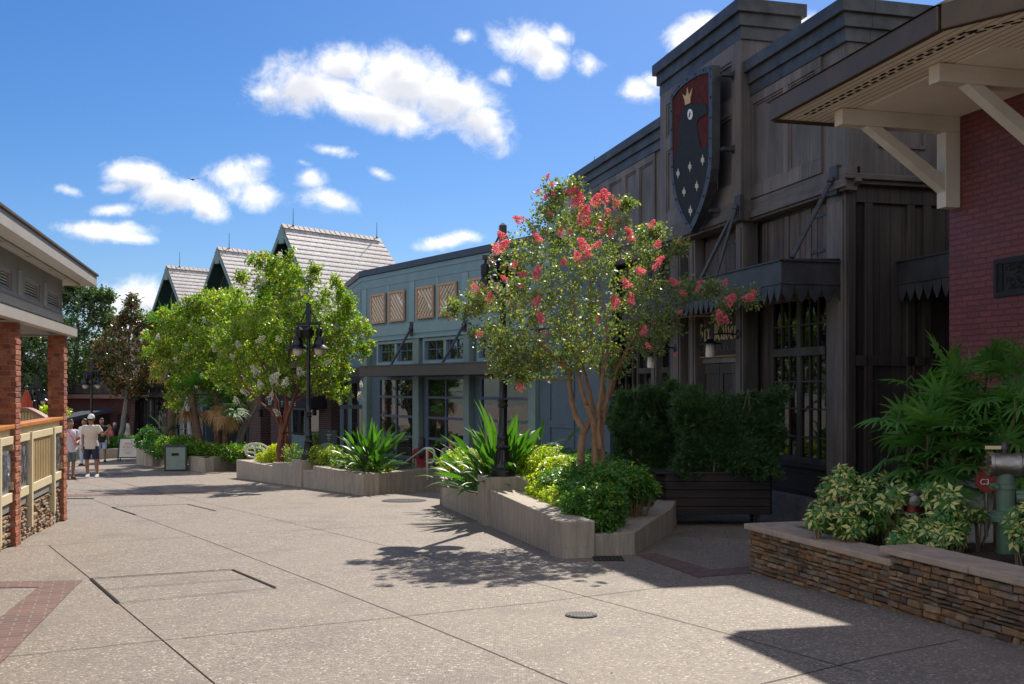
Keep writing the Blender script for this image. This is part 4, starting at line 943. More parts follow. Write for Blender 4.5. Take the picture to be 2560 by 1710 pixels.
m = MB(); c3b(m, .6, 2.1, .05, .06, -1.5, za0-.2); m.build('corner_pane', MT['glass'], bl, zb2)
wall_lamp(C3, 880, 985, .05, 'small gooseneck lamp with pale shade at the left corner of the blue building', arm=.4, side=-1)
# blue pipe portal in front of that corner
T = thing('blue_post_portal', 'dark blue square post portal standing left of the blue building corner', 'portal', P(855, 1140, 33.0))
m = MB(); x1_ = (905-855)/F*33; m.box(-.06, .06, -.06, .06, 0, P(0, 1022, 33).z-P(0, 1140, 33).z); m.build('post', MT['blue_frame'], T)
m = MB(); h_ = P(0, 1014, 33).z-P(0, 1140, 33).z; m.box(-.06, x1_, -.06, .06, h_-.1, h_+.02); m.build('crossbar', MT['navy_coping'], T)
m = MB(); m.box(x1_-.07, x1_, -.05, .05, 0, h_-.1); m.build('post', MT['tan_panel'], T)
# ================================================ BRICK PAVILION (left)
L = Fr((-7.19, 16.55), (.256, -1)); zp = -.7
pv = thing('brick_pavilion', 'grey pavilion on red brick columns with stone base, cream rails and louvred windows', 'building', (L.O.x, L.O.y, zp), L.rz)
uC = L.u(52)
def stones(m, u0, u1, z0, z1, v, rnd, w=(.07,.22), h=(.035,.075), push=(.01,.05), fm=None, zb_fn=None):
    """a dry stone face: every stone a pillow shaped block of its own"""
    fm = fm or (lambda a, b, c: (a, v + c, b)); z = z0
    while z < z1 - .01:
        hh = min(rnd.uniform(*h), z1 - z); u = u0 - rnd.random()*.1
        while u < u1:
            ww = rnd.uniform(*w) * (1.3 if hh < .05 else 1); a, b_ = max(u, u0), min(u+ww, u1); u += ww
            if b_-a < .02: continue
            g = .004; d = rnd.uniform(*push); k = rnd.uniform(.15,.3)*min(hh, b_-a); j = lambda s_=.006: rnd.uniform(-s_, s_)
            hj = rnd.uniform(-.005, .005)*min(1, (b_-a)/.1)
            q0 = [(a+g+j(), z+g+j()+hj), (b_-g+j(), z+g+j()-hj), (b_-g+j(), z+hh-g+j()-hj*.5), (a+g+j(), z+hh-g+j()+hj*.5)]
            q1 = [(a+g+k, z+g+k*.8+hj), (b_-g-k, z+g+k*.8-hj), (b_-g-k+j(.01), z+hh-g-k*.8), (a+g+k+j(.01), z+hh-g-k*.8)]
            vs = [fm(x, y, -.04) for x, y in q0] + [fm(x, y, d*.4) for x, y in q0] + [fm(x, y, d+j(.006)) for x, y in q1]
            fs = [(i, (i+1)%4, 4+(i+1)%4, 4+i) for i in range(4)] + [(4+i, 4+(i+1)%4, 8+(i+1)%4, 8+i) for i in range(4)] + [(8,9,10,11)]
            m.add(vs, fs)
        z += hh
def brick_column(u0, du, v0, dv, z0, z1, seed):
    rnd = random.Random(seed); m = MB(); h = .0677; z = z0; k = 0
    while z < z1 - .01:
        j = lambda s_=.0025: rnd.uniform(-s_, s_)
        t_ = min(h-.011, z1-z); jz = rnd.uniform(-.004, .004)
        c_ = .006 if k % 2 else -.002
        # alternating bond on the two seen faces
        cuts_u = [0, .5, 1] if k % 2 else [0, .27, 1]; cuts_v = [0, .62, 1] if k % 2 else [0, .38, 1]
        for a, b_ in zip(cuts_u, cuts_u[1:]): m.box(u0+du*a+.004, u0+du*b_-.004, v0-.055, v0+c_+j(.003), z+jz, z+t_+jz); m.box(u0+du*a+.004, u0+du*b_-.004, v0-dv-c_, v0-dv+.055, z, z+t_)
        for a, b_ in zip(cuts_v, cuts_v[1:]):
            m.box(u0+du-.055, u0+du+c_+j(), v0-dv+dv*a+.05*(a==0)+.004, v0-dv+dv*b_-.004-.056*(b_==1), z+j(), z+t_); m.box(u0-c_, u0+.055, v0-dv+dv*a+.05*(a==0)+.004, v0-dv+dv*b_-.004-.056*(b_==1), z, z+t_)
        z += h; k += 1
    o = m.build('brick_column', MT['column_brick'], pv, zp, bevel=.004)
    c = MB(); c.box(u0+.008, u0+du-.008, v0-dv+.008, v0-.008, z0, z1); c.build('mortar_core', MT['mortar'], o, zp)
zl0, zl1_ = 2.37, 2.51
for k, u_ in enumerate((0.0, uC, uC*2.03)):
    brick_column(u_, .30, 0.0, .24, -.95, zl0, 11+k)
# stone base, ledge sill
m = MB(); c = MB(); rnd = random.Random(4)
stones(m, .30, uC, -1.1, -.05, -.09, rnd); stones(m, uC+.30, uC*2.03, -1.1, -.05, -.09, rnd)
c.box(.02, uC*2.03+.3, -.30, -.10, -1.2, -.045)
o = m.build('stone_base', MT['field_stone'], pv, zp); c.build('mortar_core', MT['stone_joint'], o, zp)
# railing bays
zr1 = 1.03
def bay(u0, u1, first):
    m = MB(); m.box(u0+.02, u1-.02, -.20, .0, zr1-.005, zr1+.045); cap = m.build('orange_handrail', MT['orange_stain'], pv, zp, bevel=.008)
    m = MB(); m.box(u0, u1, -.15, -.06, zr1-.105, zr1-.008); m.build('sub_rail', MT['rail_cream'], pv, zp)
    m = MB(); m.box(u0, u1, -.10, -.02, zr1-.20, zr1-.10); m.box(u0, u1, -.11, -.03, -.02+.12, .12+.10); m.box(u0, u1, -.14, -.06, -.02, .10, 1); m.build('rail', [MT['rail_cream'], MT['stucco_grey']], pv, zp, bevel=.006)
    a, b_ = u0 + (u1-u0)*.235, u0 + (u1-u0)*.76
    m = MB()
    for x in (a, b_): m.box(x-.05, x+.05, -.11, .0, -.35, zr1-.09)
    m.build('rail_post', MT['rail_cream'], pv, zp, bevel=.006)
    m = MB(); n = 13
    for i in range(n):
        x = a+.05 + (b_-a-.1)*(i+.5)/n; m.box(x-.028, x+.028, -.085, -.045, .2, zr1-.2)
    m.build('slats', MT['rail_tan'], pv, zp, bevel=.003)
    for (x0, x1) in ((u0+.03, a-.06), (b_+.06, u1-.03)):
        m = MB(); m.box(x0, x1, -.085, -.06, .22, zr1-.22); pn = m.build('relief_panel', MT['silver_relief'], pv, zp)
        m = MB(); r_ = random.Random(int(x0*100))
        for i in range(int((x1-x0)*90)):
            x = r_.uniform(x0+.03, x1-.03); z = r_.uniform(.26, zr1-.5); l_ = r_.uniform(.1, .3); w_ = r_.uniform(.008, .02); ph = r_.uniform(0, 6)
            m.tube([(min(x1-.02, max(x0+.02, x+.02*math.sin(ph+t_*1.4))), -.058, z+l_*t_/5) for t_ in range(6)], [w_*.3, w_, w_*1.2, w_, w_*.7, w_*.2], 5)
        m.build('relief_reeds', MT['silver_relief'], pn, zp, smooth=True)
    m = MB()
    for z in (.30, .80):
        for x in (u0+.01, u1-.01): m.box(x-.04, x+.04, -.10, -.02, z-.05, z+.05)
    m.build('corbel_block', MT['rail_tan'], pv, zp, bevel=.006)
bay(.30, uC, True); bay(uC+.30, uC*2.03, False)
# deck, ceiling slab, ledge
m = MB(); m.box(.0, 12, -6, -.30, -.3, -.06); m.build('deck', MT['rail_tan'], pv, zp)
m = MB(); m.box(-.35, 12, -6, .02, zl0+.03, zl0+.10); m.build('ceiling', MT['dark_metal'], pv, zp)
m = MB(); m.box(-.36, 12, -.02, .09, zl0, zl1_); m.box(-.36, -.28, -6, -.02, zl0, zl1_); m.box(-.36, 12, .09, .10, zl0, zl1_+.01); led = m.build('ledge_fascia', MT['fascia_grey'], pv, zp, bevel=.006)
m = MB(); m.add([(-.37,-.14,zl1_+.07), (12,-.14,zl1_+.07), (12,.11,zl1_+.012), (-.37,.11,zl1_+.012)], [(0,1,2,3)]); m.build('flashing', MT['pale_flashing'], led, zp)
# upper wall with openings: built of piers and bands so that the windows sit back
uW = -.42; wz0, wz1 = 2.80, 3.06
wins = [(L.u(153, -.14), L.u(119, -.14)), (L.u(101, -.14), L.u(62, -.14)), (L.u(31, -.14), L.u(-14, -.14)), (L.u(-70, -.14), L.u(-150, -.14))]
m = MB(); zs_ = 3.30
m.box(uW, 12, -6, -.14, zl0+.1, wz0); m.box(uW, 12, -6, -.14, wz1, zs_); e = [uW] + [x for w_ in wins for x in sorted(w_)] + [12]
for i in range(0, len(e), 2): m.box(e[i], e[i+1], -6, -.14, wz0, wz1)
m.box(uW, 12, -6, -.3, wz0, wz1)
m.build('upper_wall', MT['stucco_grey'], pv, zp, bevel=.004)
for (a, b_) in wins:
    a, b_ = sorted((a, b_)); m = MB(); rect_frame(m, a, b_, wz0, wz1, .035, -.27, -.16); wf = m.build('window_frame', MT['trim_taupe'], pv, zp)
    m = MB()
    for i in range(5):
        z = wz0+.05+i*(wz1-wz0-.08)/4.6; m.add([(a+.04, -.19, z), (b_-.04, -.19, z), (b_-.04, -.25, z+.05), (a+.04, -.25, z+.05), (a+.04, -.195, z-.012), (b_-.04, -.195, z-.012), (b_-.04, -.255, z+.038), (a+.04, -.255, z+.038)], [(0,1,2,3),(4,5,6,7),(0,1,5,4)])
    m.build('louvres', MT['louvre'], wf, zp)
m = MB()
e2 = sorted(x for w_ in wins for x in w_)
for i in range(1, len(e2)-1, 2): c_ = (e2[i]+e2[i+1])/2; m.box(c_-.1, c_+.1, -.14, -.118, wz0-.02, wz1+.05)
m.box(uW, 12, -.14, -.125, zl0+.14, wz0-.08); m.build('wall_trim', MT['trim_taupe'], pv, zp)
# roof slab: soffit, fascia, metal edge, recessed light channel
m = MB(); m.box(-1.22, 12, -6.5, .25, 3.30, 3.37); m.build('soffit', MT['fascia_grey'], pv, zp)
m = MB(); m.box(-1.24, 12, .25, .28, 3.295, 3.47); m.box(-1.25, -1.22, -6.5, .25, 3.295, 3.47); m.build('roof_fascia', MT['fascia_grey'], pv, zp, bevel=.004)
m = MB(); m.box(-1.28, 12, -6.5, .31, 3.47, 3.505); m.build('roof_edge', MT['bronze_gutter'], pv, zp, bevel=.004)
m = MB(); m.box(-.9, 12, .0, .06, 3.275, 3.302); m.build('light_channel', MT['trim_taupe'], pv, zp)
m = MB()
for u_ in (-.85, .3, 1.6, 3.1, 4.6): m.lathe((u_, .03, 3.262), [(.02,0),(.025,.014)], 8)
m.build('soffit_lights', MT['brass'], pv, zp)

# ================================================ SLATE SHINGLED GABLES + SHOPFRONT BEHIND THE WHITE MYRTLES
RD = Vector((.664, .747)); GD = Vector((.747, -.664))      # ridge direction, and down slope direction towards the right
Q = Fr((-8.0, 40.7), (-.555, .83)); zq = -2.1
for k, (px, py, pe, ye, Yd) in enumerate(((704, 561, 950, 595, 40.0), (543, 618, 700, 637, 46.6), (416, 664, 560, 680, 53.7))):
    ap = P(px, py, Yd)
    r_ = (pe-1280)/F; s_ = (r_*ap.y - ap.x)/(RD.x - r_*RD.y); Lr = s_
    lab = ['steep grey shingled gable roof nearest the blue building, with two lightning rods', 'middle steep shingled gable roof behind the white flowering tree', 'farthest and leftmost steep shingled gable roof beside the rusty palm fronds'][k]
    rz = math.atan2(RD.y, RD.x); g = thing('gable_building', lab, 'building', (ap.x, ap.y, -2.1), rz, None)
    # local frame: x along ridge (away), y = left of it, z up ; -y faces the camera's right
    hz = ap.z + 2.1; pit = 1.52; wd = 3.3; n = 26; m = MB(); Lr_ = Lr if k else Lr + .0
    run = math.sqrt(1+pit*pit)
    hip = .9 if k == 0 else 0
    for sd in (-1, 1):
        for i in range(n):
            a, b_ = wd*i/n, wd*(i+1)/n + .02
            y0, y1 = sd*a, sd*b_; z0_, z1_ = hz - pit*a, hz - pit*b_; t_ = .03
            l0, l1 = Lr + hip*a/3*1.0, Lr + hip*b_/3*1.0
            m.add([(0, y0, z0_+.0), (l0, y0, z0_), (l1, y1, z1_+t_), (0, y1, z1_+t_), (0, y1, z1_-.02), (l1, y1, z1_-.02)], [(0,1,2,3), (3,2,5,4), (1,5,2)])
    if k == 0:
        for i in range(n):
            a, b_ = wd*i/n, wd*(i+1)/n; m.add([(Lr+hip*a/3, -a, hz-pit*a), (Lr+hip*a/3, a, hz-pit*a), (Lr+hip*b_/3, b_, hz-pit*b_+.03), (Lr+hip*b_/3, -b_, hz-pit*b_+.03)], [(0,1,2,3)])
    rf = m.build('roof', MT['shingle'] if 'shingle' in MT else brickmat('shingle', (.50,.47,.45), (.38,.36,.345), (.05,.045,.045), bw=.34, rh=.1, ms=.010, rough=.6, bump=.5), g, fix=False)
    m = MB(); nn = int(Lr/.26)
    for i in range(nn):
        x = i*.26; m.add([(x, -.15, hz-.13), (x, 0, hz+.045), (x, .15, hz-.13), (x+.26, -.15, hz-.15), (x+.26, 0, hz+.02), (x+.26, .15, hz-.15)], [(0,1,2),(3,5,4),(0,3,4,1),(1,4,5,2)])
    m.build('ridge_caps', MT['shingle_cap'] if 'shingle_cap' in MT else mat('shingle_cap', (.33,.29,.26), .7, var=.3), g)
    # verge boards, recessed gable wall
    m = MB()
    for sd in (-1, 1):
        m.add([(.03, 0, hz-.05), (.03, sd*wd, hz-.05-pit*wd), (.03, sd*wd, hz-.25-pit*wd), (.03, 0, hz-.30), (-.02, 0, hz-.05), (-.02, sd*wd, hz-.05-pit*wd), (-.02, sd*wd, hz-.25-pit*wd), (-.02, 0, hz-.30)], [(0,1,2,3),(4,5,6,7),(0,1,5,4),(3,2,6,7)])
    m.box(-.03, .1, -.16, .16, hz-.75, hz-.2); m.build('bargeboard', MT['teal_trim'], g)
    m = MB(); m.add([(.8, 0, hz-.2), (.8, -wd, hz-.2-pit*wd), (.8, wd, hz-.2-pit*wd)], [(0,1,2)])
    for sd in (-1, 1): m.add([(.03, 0, hz-.12), (.8, 0, hz-.12), (.8, sd*wd, hz-.12-pit*wd), (.03, sd*wd, hz-.12-pit*wd)], [(0,1,2,3)])
    m.build('gable_wall', MT['teal_board'], g)
    m = MB(); zb_ = hz-pit*wd
    m.box(.9, 7, -wd+.4, wd-.4, 4.4, zb_+.25); m.build('brick_base', MT['dark_brick'], g)
    m = MB()
    for sd in (-1, 1): m.add([(.62, sd*1.0, hz-1.9-.15), (.62, sd*2.6, hz-.15-pit*2.6-.2), (.62, sd*2.6, zb_-.3), (.62, sd*1.0, zb_-.3)], [(0,1,2,3)])
    m.build('brick_cheek', MT['dark_brick'], g)
    # brick base and cheek patterns sit in this object's own frame
    a_ = RD * Lr*.17
    rods_ = {0: [(733, 521, .30), (942, 556, .97)], 1: [(573, 582, .25)], 2: [(449, 630, .3)]}[k]
    for q_, (rx, ry, fr2) in enumerate(rods_):
        r2 = (rx-1280)/F; s2 = (r2*ap.y-ap.x)/(RD.x-r2*RD.y); w_ = (ap.x+RD.x*s2, ap.y+RD.y*s2)
        rod(w_[0], w_[1], ap.z+.02, CZ-(ry-HY)/F*w_[1], [['lightning rod near the front of the nearest gable ridge', 'lightning rod at the back end of the nearest gable ridge'], ['lightning rod on the middle gable ridge'], ['lightning rod on the farthest gable ridge']][k][q_], r=.018)
# shopfront run under the gables
qU, qZ = Q.u, Q.z
sf = thing('shopfront_row', 'row of dark brick piers and glazed teal shopfronts under the white flowering trees', 'building', (Q.O.x, Q.O.y, zq), Q.rz)
u_a, u_b = qU(862), qU(500); q0, q1 = sorted((u_a, u_b))
m = MB(); m.box(q0, q1, -.8, -.3, -2.3, 2.6); m.build('wall', MT['dark_brick'], sf, zq)
for (a, b_, v) in ((842, 812, .25), (668, 640, .3), (700, 680, .05), (545, 500, .2)):
    m = MB(); m.box(qU(a), qU(b_), -.3, v, -2.2, 2.4); m.build('brick_pier', MT['dark_brick'], sf, zq)
def door_leaf(pa, pb, y0, y1, v=-.25, panel=True):
    a, b_ = sorted((qU(pa), qU(pb))); z0_, z1_ = qZ(pa, y1), qZ(pa, y0); m = MB(); rect_frame(m, a, b_, z0_, z1_, .10, v, v+.06)
    if panel: m.box(a+.1, b_-.1, v, v+.045, z0_+.1, z0_+.95)
    d_ = m.build('shop_door', MT['teal_trim'] if panel else MT['shop_frame'], sf, zq, bevel=.005)
    m = MB(); m.box(a+.08, b_-.08, v+.01, v+.02, z0_+.9 if panel else z0_+.05, z1_-.08); m.build('pane', MT['glass'], d_, zq)
    m = MB(); m.box(a, b_, v-.05, v-.04, z0_, z1_); m.build('door_back', MT['interior'], d_, zq)
    if panel: m = MB(); m.box(a+.05, b_-.05, v+.06, v+.09, z0_+1.0, z0_+1.05); m.build('push_bar', MT['black_metal'], d_, zq)
door_leaf(752, 718, 1020, 1148); door_leaf(812, 790, 1020, 1150, panel=False); door_leaf(788, 755, 1020, 1150, v=-.27, panel=False)
for (pa, pb) in ((640, 612), (608, 580), (577, 550)): door_leaf(pa, pb, 1015, 1135, panel=False)
m = MB(); a, b_ = sorted((qU(640), qU(548))); m.box(a, b_, -.3, .1, qZ(600, 1013), qZ(600, 985)); m.build('fascia', MT['shop_frame'], sf, zq)
# black cloth awning with the letters that can be read between the branches
a, b_ = sorted((qU(770, 1.0), qU(662, 1.0))); zA0, zA1, zA2 = qZ(740, 1020, 1.0), qZ(740, 1000, 1.0), qZ(740, 958, 0)
m = MB(); m.box(a, b_, .98, 1.0, zA0, zA1)
m.add([(a, 1.0, zA1), (b_, 1.0, zA1), (b_, -.3, zA2), (a, -.3, zA2)], [(0,1,2,3)]); 
for x in (a, b_): m.add([(x, 1.0, zA0), (x, 1.0, zA1), (x, -.3, zA2), (x, -.3, zA0)], [(0,1,2,3)])
caw = m.build('cloth_awning', MT['awning_black'], sf, zq, fix=False)
def text(s, size, mt, name, parent, pos, rot, ext=.004, align='CENTER', sx=1):
    cu = bpy.data.curves.new('t', 'FONT'); cu.body = s; cu.size = size; cu.extrude = ext; cu.align_x = align; cu.align_y = 'CENTER'; cu.resolution_u = 3
    tmp = bpy.data.objects.new('t', cu); COL.objects.link(tmp); dg = bpy.context.evaluated_depsgraph_get(); dg.update()
    me = bpy.data.meshes.new_from_object(tmp.evaluated_get(dg)); bpy.data.objects.remove(tmp); me.name = name; me.materials.clear(); me.materials.append(mt)
    if sx != 1: me.transform(Matrix.Diagonal((sx, 1, 1, 1)))
    o = bpy.data.objects.new(name, me); COL.objects.link(o); o.parent = parent; o.location = pos; o.rotation_euler = rot; return o
RW = (math.radians(90), 0, math.radians(180))              # text facing +v of a frame
zt = (zA0+zA1)/2 - zq
for s_, px in (('CO', 675), ('T', 706), ('H', 720.5), ('OUS', 729), ('E', 738)):
    text(s_, (zA1-zA0)*.8, MT['white_letter'], 'letter', caw, (qU(px, 1.0), 1.012, zt), RW)
wall_lamp(Q, 676, 1018, .35, 'small blue shaded gooseneck lamp on the brick pier left of the black awning', arm=.35, glob='lamp_shade_metal')
wall_lamp(Q, 813, 1012, .3, 'small blue shaded gooseneck lamp on the brick pier right of the black awning', arm=.35, glob='lamp_shade_metal')
# menu board on the pier
c = Q.w(qU(822, .8), .8); mbz = qZ(822, 1126, .8)
mb_ = thing('menu_board', 'dark menu board with white writing and a green picture by the brick pier', 'sign', (c.x, c.y, mbz), Q.rz)
hw = abs(qU(810, .8)-qU(849, .8))/2; hh = qZ(822, 1075, .8)-mbz
m = MB(); m.box(-hw, hw, -.03, .0, 0, hh); m.box(-.03, .03, -.3, -.03, .3, .4); m.build('board', MT['menu_dark'], mb_, bevel=.006)
m = MB(); m.prism([(-hw+.03, .04), (hw-.03, .04), (hw-.03, hh*.27), (0, hh*.39), (-hw+.03, hh*.27)], .002, .008, f=lambda a, b_, c_: (a, c_, b_)); m.build('picture', MT['menu_green'], mb_)
m = MB(); m.prism([(-hw*.45, .1), (hw*.45, .1), (hw*.3, hh*.3), (-hw*.3, hh*.3)], .009, .012, f=lambda a, b_, c_: (a, c_, b_)); m.build('picture_shape', MT['menu_brown'], mb_)
for s_, z, sz in (('Selected', .92, .045), ('Handcrafted & House Made', .78, .055), ('breads, salads and soups', .72, .04), ('served every day', .67, .04), ('Tuesday to Sunday', .58, .05), ('menu', .49, .045)):
    text(s_, sz, MT['white_letter'], 'writing', mb_, (0, .006, hh*z), RW, .001, sx=.75)

# ================================================ FAR SIDE OF THE SQUARE
# sunglasses shop with brick battered piers
K = Fr((P(400, 0, 50).x, 50), (-1, .06)); zk = -1.7
ok = thing('eyewear_shop', 'low brick shop with a black parapet sign reading OAKLEY over tall dark doors', 'building', (K.O.x, K.O.y, zk), K.rz)
kz = lambda py: CZ - (py-HY)/F*50; ku = lambda px: K.u(px)
a, b_ = sorted((ku(334), ku(437)))
m = MB(); m.box(a, b_, -4, -.4, -1.8, kz(945)); m.build('brick_wall', MT['dark_brick'], ok, zk)
m = MB(); a2, b2 = sorted((ku(352), ku(424))); m.box(a2, b2, -.4, .1, kz(944), kz(883)); m.build('sign_parapet', MT['awning_black'], ok, zk)
text('OAKLEY', .30, MT['silver_letter'], 'letters', ok, (ku(392), .13, kz(927)-zk), RW, .01, sx=1.25)
m = MB(); cx_, cz_ = ku(392), kz(913)
ring_o = [(cx_+.50*math.cos(t_), cz_+.17*math.sin(t_)) for t_ in [i*math.pi/16 for i in range(32)]]; ring_i = [(cx_+.34*math.cos(t_), cz_+.095*math.sin(t_)) for t_ in [i*math.pi/16 for i in range(32)]]
vs = [(x, .12, z) for x, z in ring_o] + [(x, .12, z) for x, z in ring_i] + [(x, .10, z) for x, z in ring_o]
m.add(vs, [(i, (i+1)%32, 32+(i+1)%32, 32+i) for i in range(32)] + [(i, (i+1)%32, 64+(i+1)%32, 64+i) for i in range(32)]); m.build('ellipse_emblem', MT['silver_letter'], ok, zk)
for (t0, t1, b0, b1) in ((338, 346, 325, 338), (416, 432, 409, 432)):
    m = MB(); vs = []
    for v in (-.4, .25):
        for px, py in ((b0, 1112), (b1, 1112), (t1, 952), (t0, 952)): vs.append((ku(px), v, kz(py)))
    m.add(vs, [(0,1,2,3),(4,5,6,7),(0,1,5,4),(1,2,6,5),(2,3,7,6),(3,0,4,7)]); m.build('battered_pier', MT['dark_brick'], ok, zk)
m = MB(); a2, b2 = sorted((ku(337), ku(417))); m.box(a2, b2, -.4, .55, kz(986), kz(981)); m.box(a2, b2, .5, .55, kz(993), kz(985))
for px in (338, 357, 379, 403, 415): m.box(ku(px)-.03, ku(px)+.03, .47, .53, kz(981), kz(966))
m.box(a2, b2, .48, .52, kz(968), kz(966)); m.build('canopy', MT['dark_metal'], ok, zk)
text('sunglasses', .14, MT['white_letter'], 'letters', ok, (ku(370), .57, kz(989)-zk), RW, .005)
for (pa, pb) in ((341, 358), (361, 378), (382, 400)):
    window(ok, K, ku(pb), ku(pa), kz(1110), kz(998), -.35, 3, [.3, .7], MT['black_metal'], MT['glass'], zk, fw=.07, bar=.04, curtain=False, back='mint_screen', name='tall_door')
wall_lamp(K, 410, 1003, .1, 'tiny gooseneck lamp beside the tall dark doors of the brick shop', arm=.3, glob='lamp_shade_metal')
# pale shop right of it
K2 = Fr((P(470, 0, 46).x, 46), (-1, .3)); zk2 = -1.8
ps = thing('pale_shop', 'small pale shop with a blank cream sign band between the brick pier and the palms', 'building', (K2.O.x, K2.O.y, zk2), K2.rz)
k2 = K2.u; kz2 = lambda py: CZ-(py-HY)/F*46
a, b_ = sorted((k2(434), k2(506))); m = MB(); m.box(a, b_, -3, -.3, -1.9, kz2(925)); m.build('wall', MT['shop_frame'], ps, zk2)
m = MB(); m.box(a, b_, -.3, .25, kz2(972), kz2(952)); m.build('sign_band', MT['cream_sign'], ps, zk2)
m = MB(); m.box(k2(452), k2(435), -.25, -.1, kz2(990), kz2(974)); m.box(k2(482), k2(456), -.3, -.05, -1.9, kz2(985)); m.build('pale_panel', MT['fascia_grey'], ps, zk2)
window(ps, K2, k2(479), k2(462), kz2(1105), kz2(1020), 0.0, 1, [.7], MT['black_metal'], MT['glass'], zk2, curtain=False, back='mint_screen')
window(ps, K2, k2(503), k2(488), kz2(1105), kz2(1015), -.2, 1, [.5], MT['blue_frame'], MT['glass'], zk2, curtain=False, back='mint_screen')
m = MB(); m.tube([(k2(485), .1, -1.8), (k2(470), .1, kz2(990))], .09, 8); m.build('slanted_column', MT['pale_concrete'], ps, zk2)
# dark red restaurant
K3 = Fr((P(250, 0, 60).x, 60), (-1, .0)); zk3 = -1.7
rb = thing('dark_red_restaurant', 'long low dark red restaurant in shade behind the seated people', 'building', (K3.O.x, K3.O.y, zk3), 0)
rb.rotation_euler.z = K3.rz
k3 = K3.u; kz3 = lambda py: CZ-(py-HY)/F*60
m = MB(); m.box(k3(360), k3(-160), -6, 0, -1.8, kz3(962)); m.build('wall', MT['red_building'], rb, zk3)
m = MB(); m.box(k3(362), k3(-160), 0, .5, kz3(996), kz3(986)); m.build('eave_band', MT['red_building_trim'], rb, zk3)
m = MB(); m.box(k3(362), k3(-160), -.2, .1, kz3(984), kz3(962)); 
for px in range(-150, 360, 17): m.box(k3(px)-.04, k3(px)+.04, .1, .14, kz3(984), kz3(962))
m.build('balcony_band', MT['dark_metal'], rb, zk3)
m = MB(); x0, x1 = k3(300), k3(165)
m.add([(x0, .5, kz3(1018)), (x1, .5, kz3(1022)), (x1+.5, 3.5, kz3(1045)+.1), (x0+1.5, 3.5, kz3(1045)+.1), (x0, .5, kz3(1026)), (x1, .5, kz3(1030)), (x1+.5, 3.5, kz3(1050)), (x0+1.5, 3.5, kz3(1050))], [(0,1,2,3),(4,5,6,7),(3,2,6,7),(0,3,7,4),(1,2,6,5)])
m.build('shade_awning', MT['dark_cloth'], rb, zk3)
m = MB()
for px in range(-120, 330, 46): m.box(k3(px), k3(px+26), .005, .05, -1.5, kz3(1035))
m.build('dark_openings', MT['dark_void'], rb, zk3)
for px, py in ((338, 1035), (300, 1060), (182, 1060)):
    pass
# grey roof far behind the magnolia
gr = thing('grey_roofed_hall', 'sliver of a pale grey hall roof behind the brown magnolia', 'building', P(300, 860, 75))
m = MB(); m.box(-2.2, 3.2, 0, 4, -3, .0); m.build('wall', MT['fascia_grey'], gr); m = MB(); m.box(-2.5, 3.4, -.3, 4, 0, .25); m.add([(-2.5,-.3,.25),(3.4,-.3,.25),(2.2,3,1.1),(-1,3,1.1)], [(0,1,2,3)]); m.build('roof', MT['louvre'], gr)
# closed red parasol and arched rail seen through the pavilion
pz = P(66, 1021, 27); um = thing('closed_parasol', 'closed orange red parasol seen between the two brick columns', 'parasol', P(66, 1095, 27))
h_ = pz.z - um.location.z; ht = P(66, 972, 27).z - um.location.z; r_ = 14/F*27
m = MB(); ps_ = []
for zf, rr_ in ((0, .98), (.05, 1.0), (.3, .78), (.6, .55), (.9, .25), (.97, .12), (1, .05)):
    ps_.append((rr_*r_, h_+(ht-h_)*zf))
n = 18; vs = []
for r2, z in ps_:
    for k in range(n): a = 2*math.pi*k/n; q_ = r2*(1+.14*(1 if k % 2 else -1)); vs.append((q_*math.cos(a), q_*math.sin(a), z))
m.add(vs, [(i*n+k, i*n+(k+1)%n, (i+1)*n+(k+1)%n, (i+1)*n+k) for i in range(len(ps_)-1) for k in range(n)]); m.build('cloth', MT['umbrella_red'], um)
m = MB(); m.tube([(0,0,0),(0,0,ht+.05)], .025, 8); m.lathe((0,0,ht+.02), [(.001,-.03),(.05,0),(.05,.04),(.001,.07)], 10); m.build('pole', MT['dark_metal'], um)
ar = thing('arched_footbridge_rail', 'tan arched rail with brown cap seen behind the pavilion rail', 'railing', P(85, 1090, 23))
m = MB(); c_ = MB(); prev = None
for i in range(15):
    px = 20 + i*8; py = 1019 + (30 * max(0, (px-72)/56)**1.25 if px > 72 else 0) + (0 if px > 50 else (50-px)*.25)
    p = P(px, py, 23) - ar.location
    if prev is not None:
        m.add([prev+Vector((0,-.12,0)), p+Vector((0,-.12,0)), p+Vector((0,.12,0)), prev+Vector((0,.12,0)), prev+Vector((0,-.12,-.07)), p+Vector((0,-.12,-.07)), p+Vector((0,.12,-.07)), prev+Vector((0,.12,-.07))], [(0,1,2,3),(4,5,6,7),(0,1,5,4),(3,2,6,7)])
        c_.add([prev+Vector((0,-.04,-.07)), p+Vector((0,-.04,-.07)), p+Vector((0,-.04,-.20)), prev+Vector((0,-.04,-.20))], [(0,1,2,3)])
    c_.box(p.x-.025, p.x+.025, -.05, .05, p.z-.8, p.z-.07); prev = p
m.build('cap', MT['brown_cap'], ar); c_.build('balusters', MT['rail_tan'], ar)

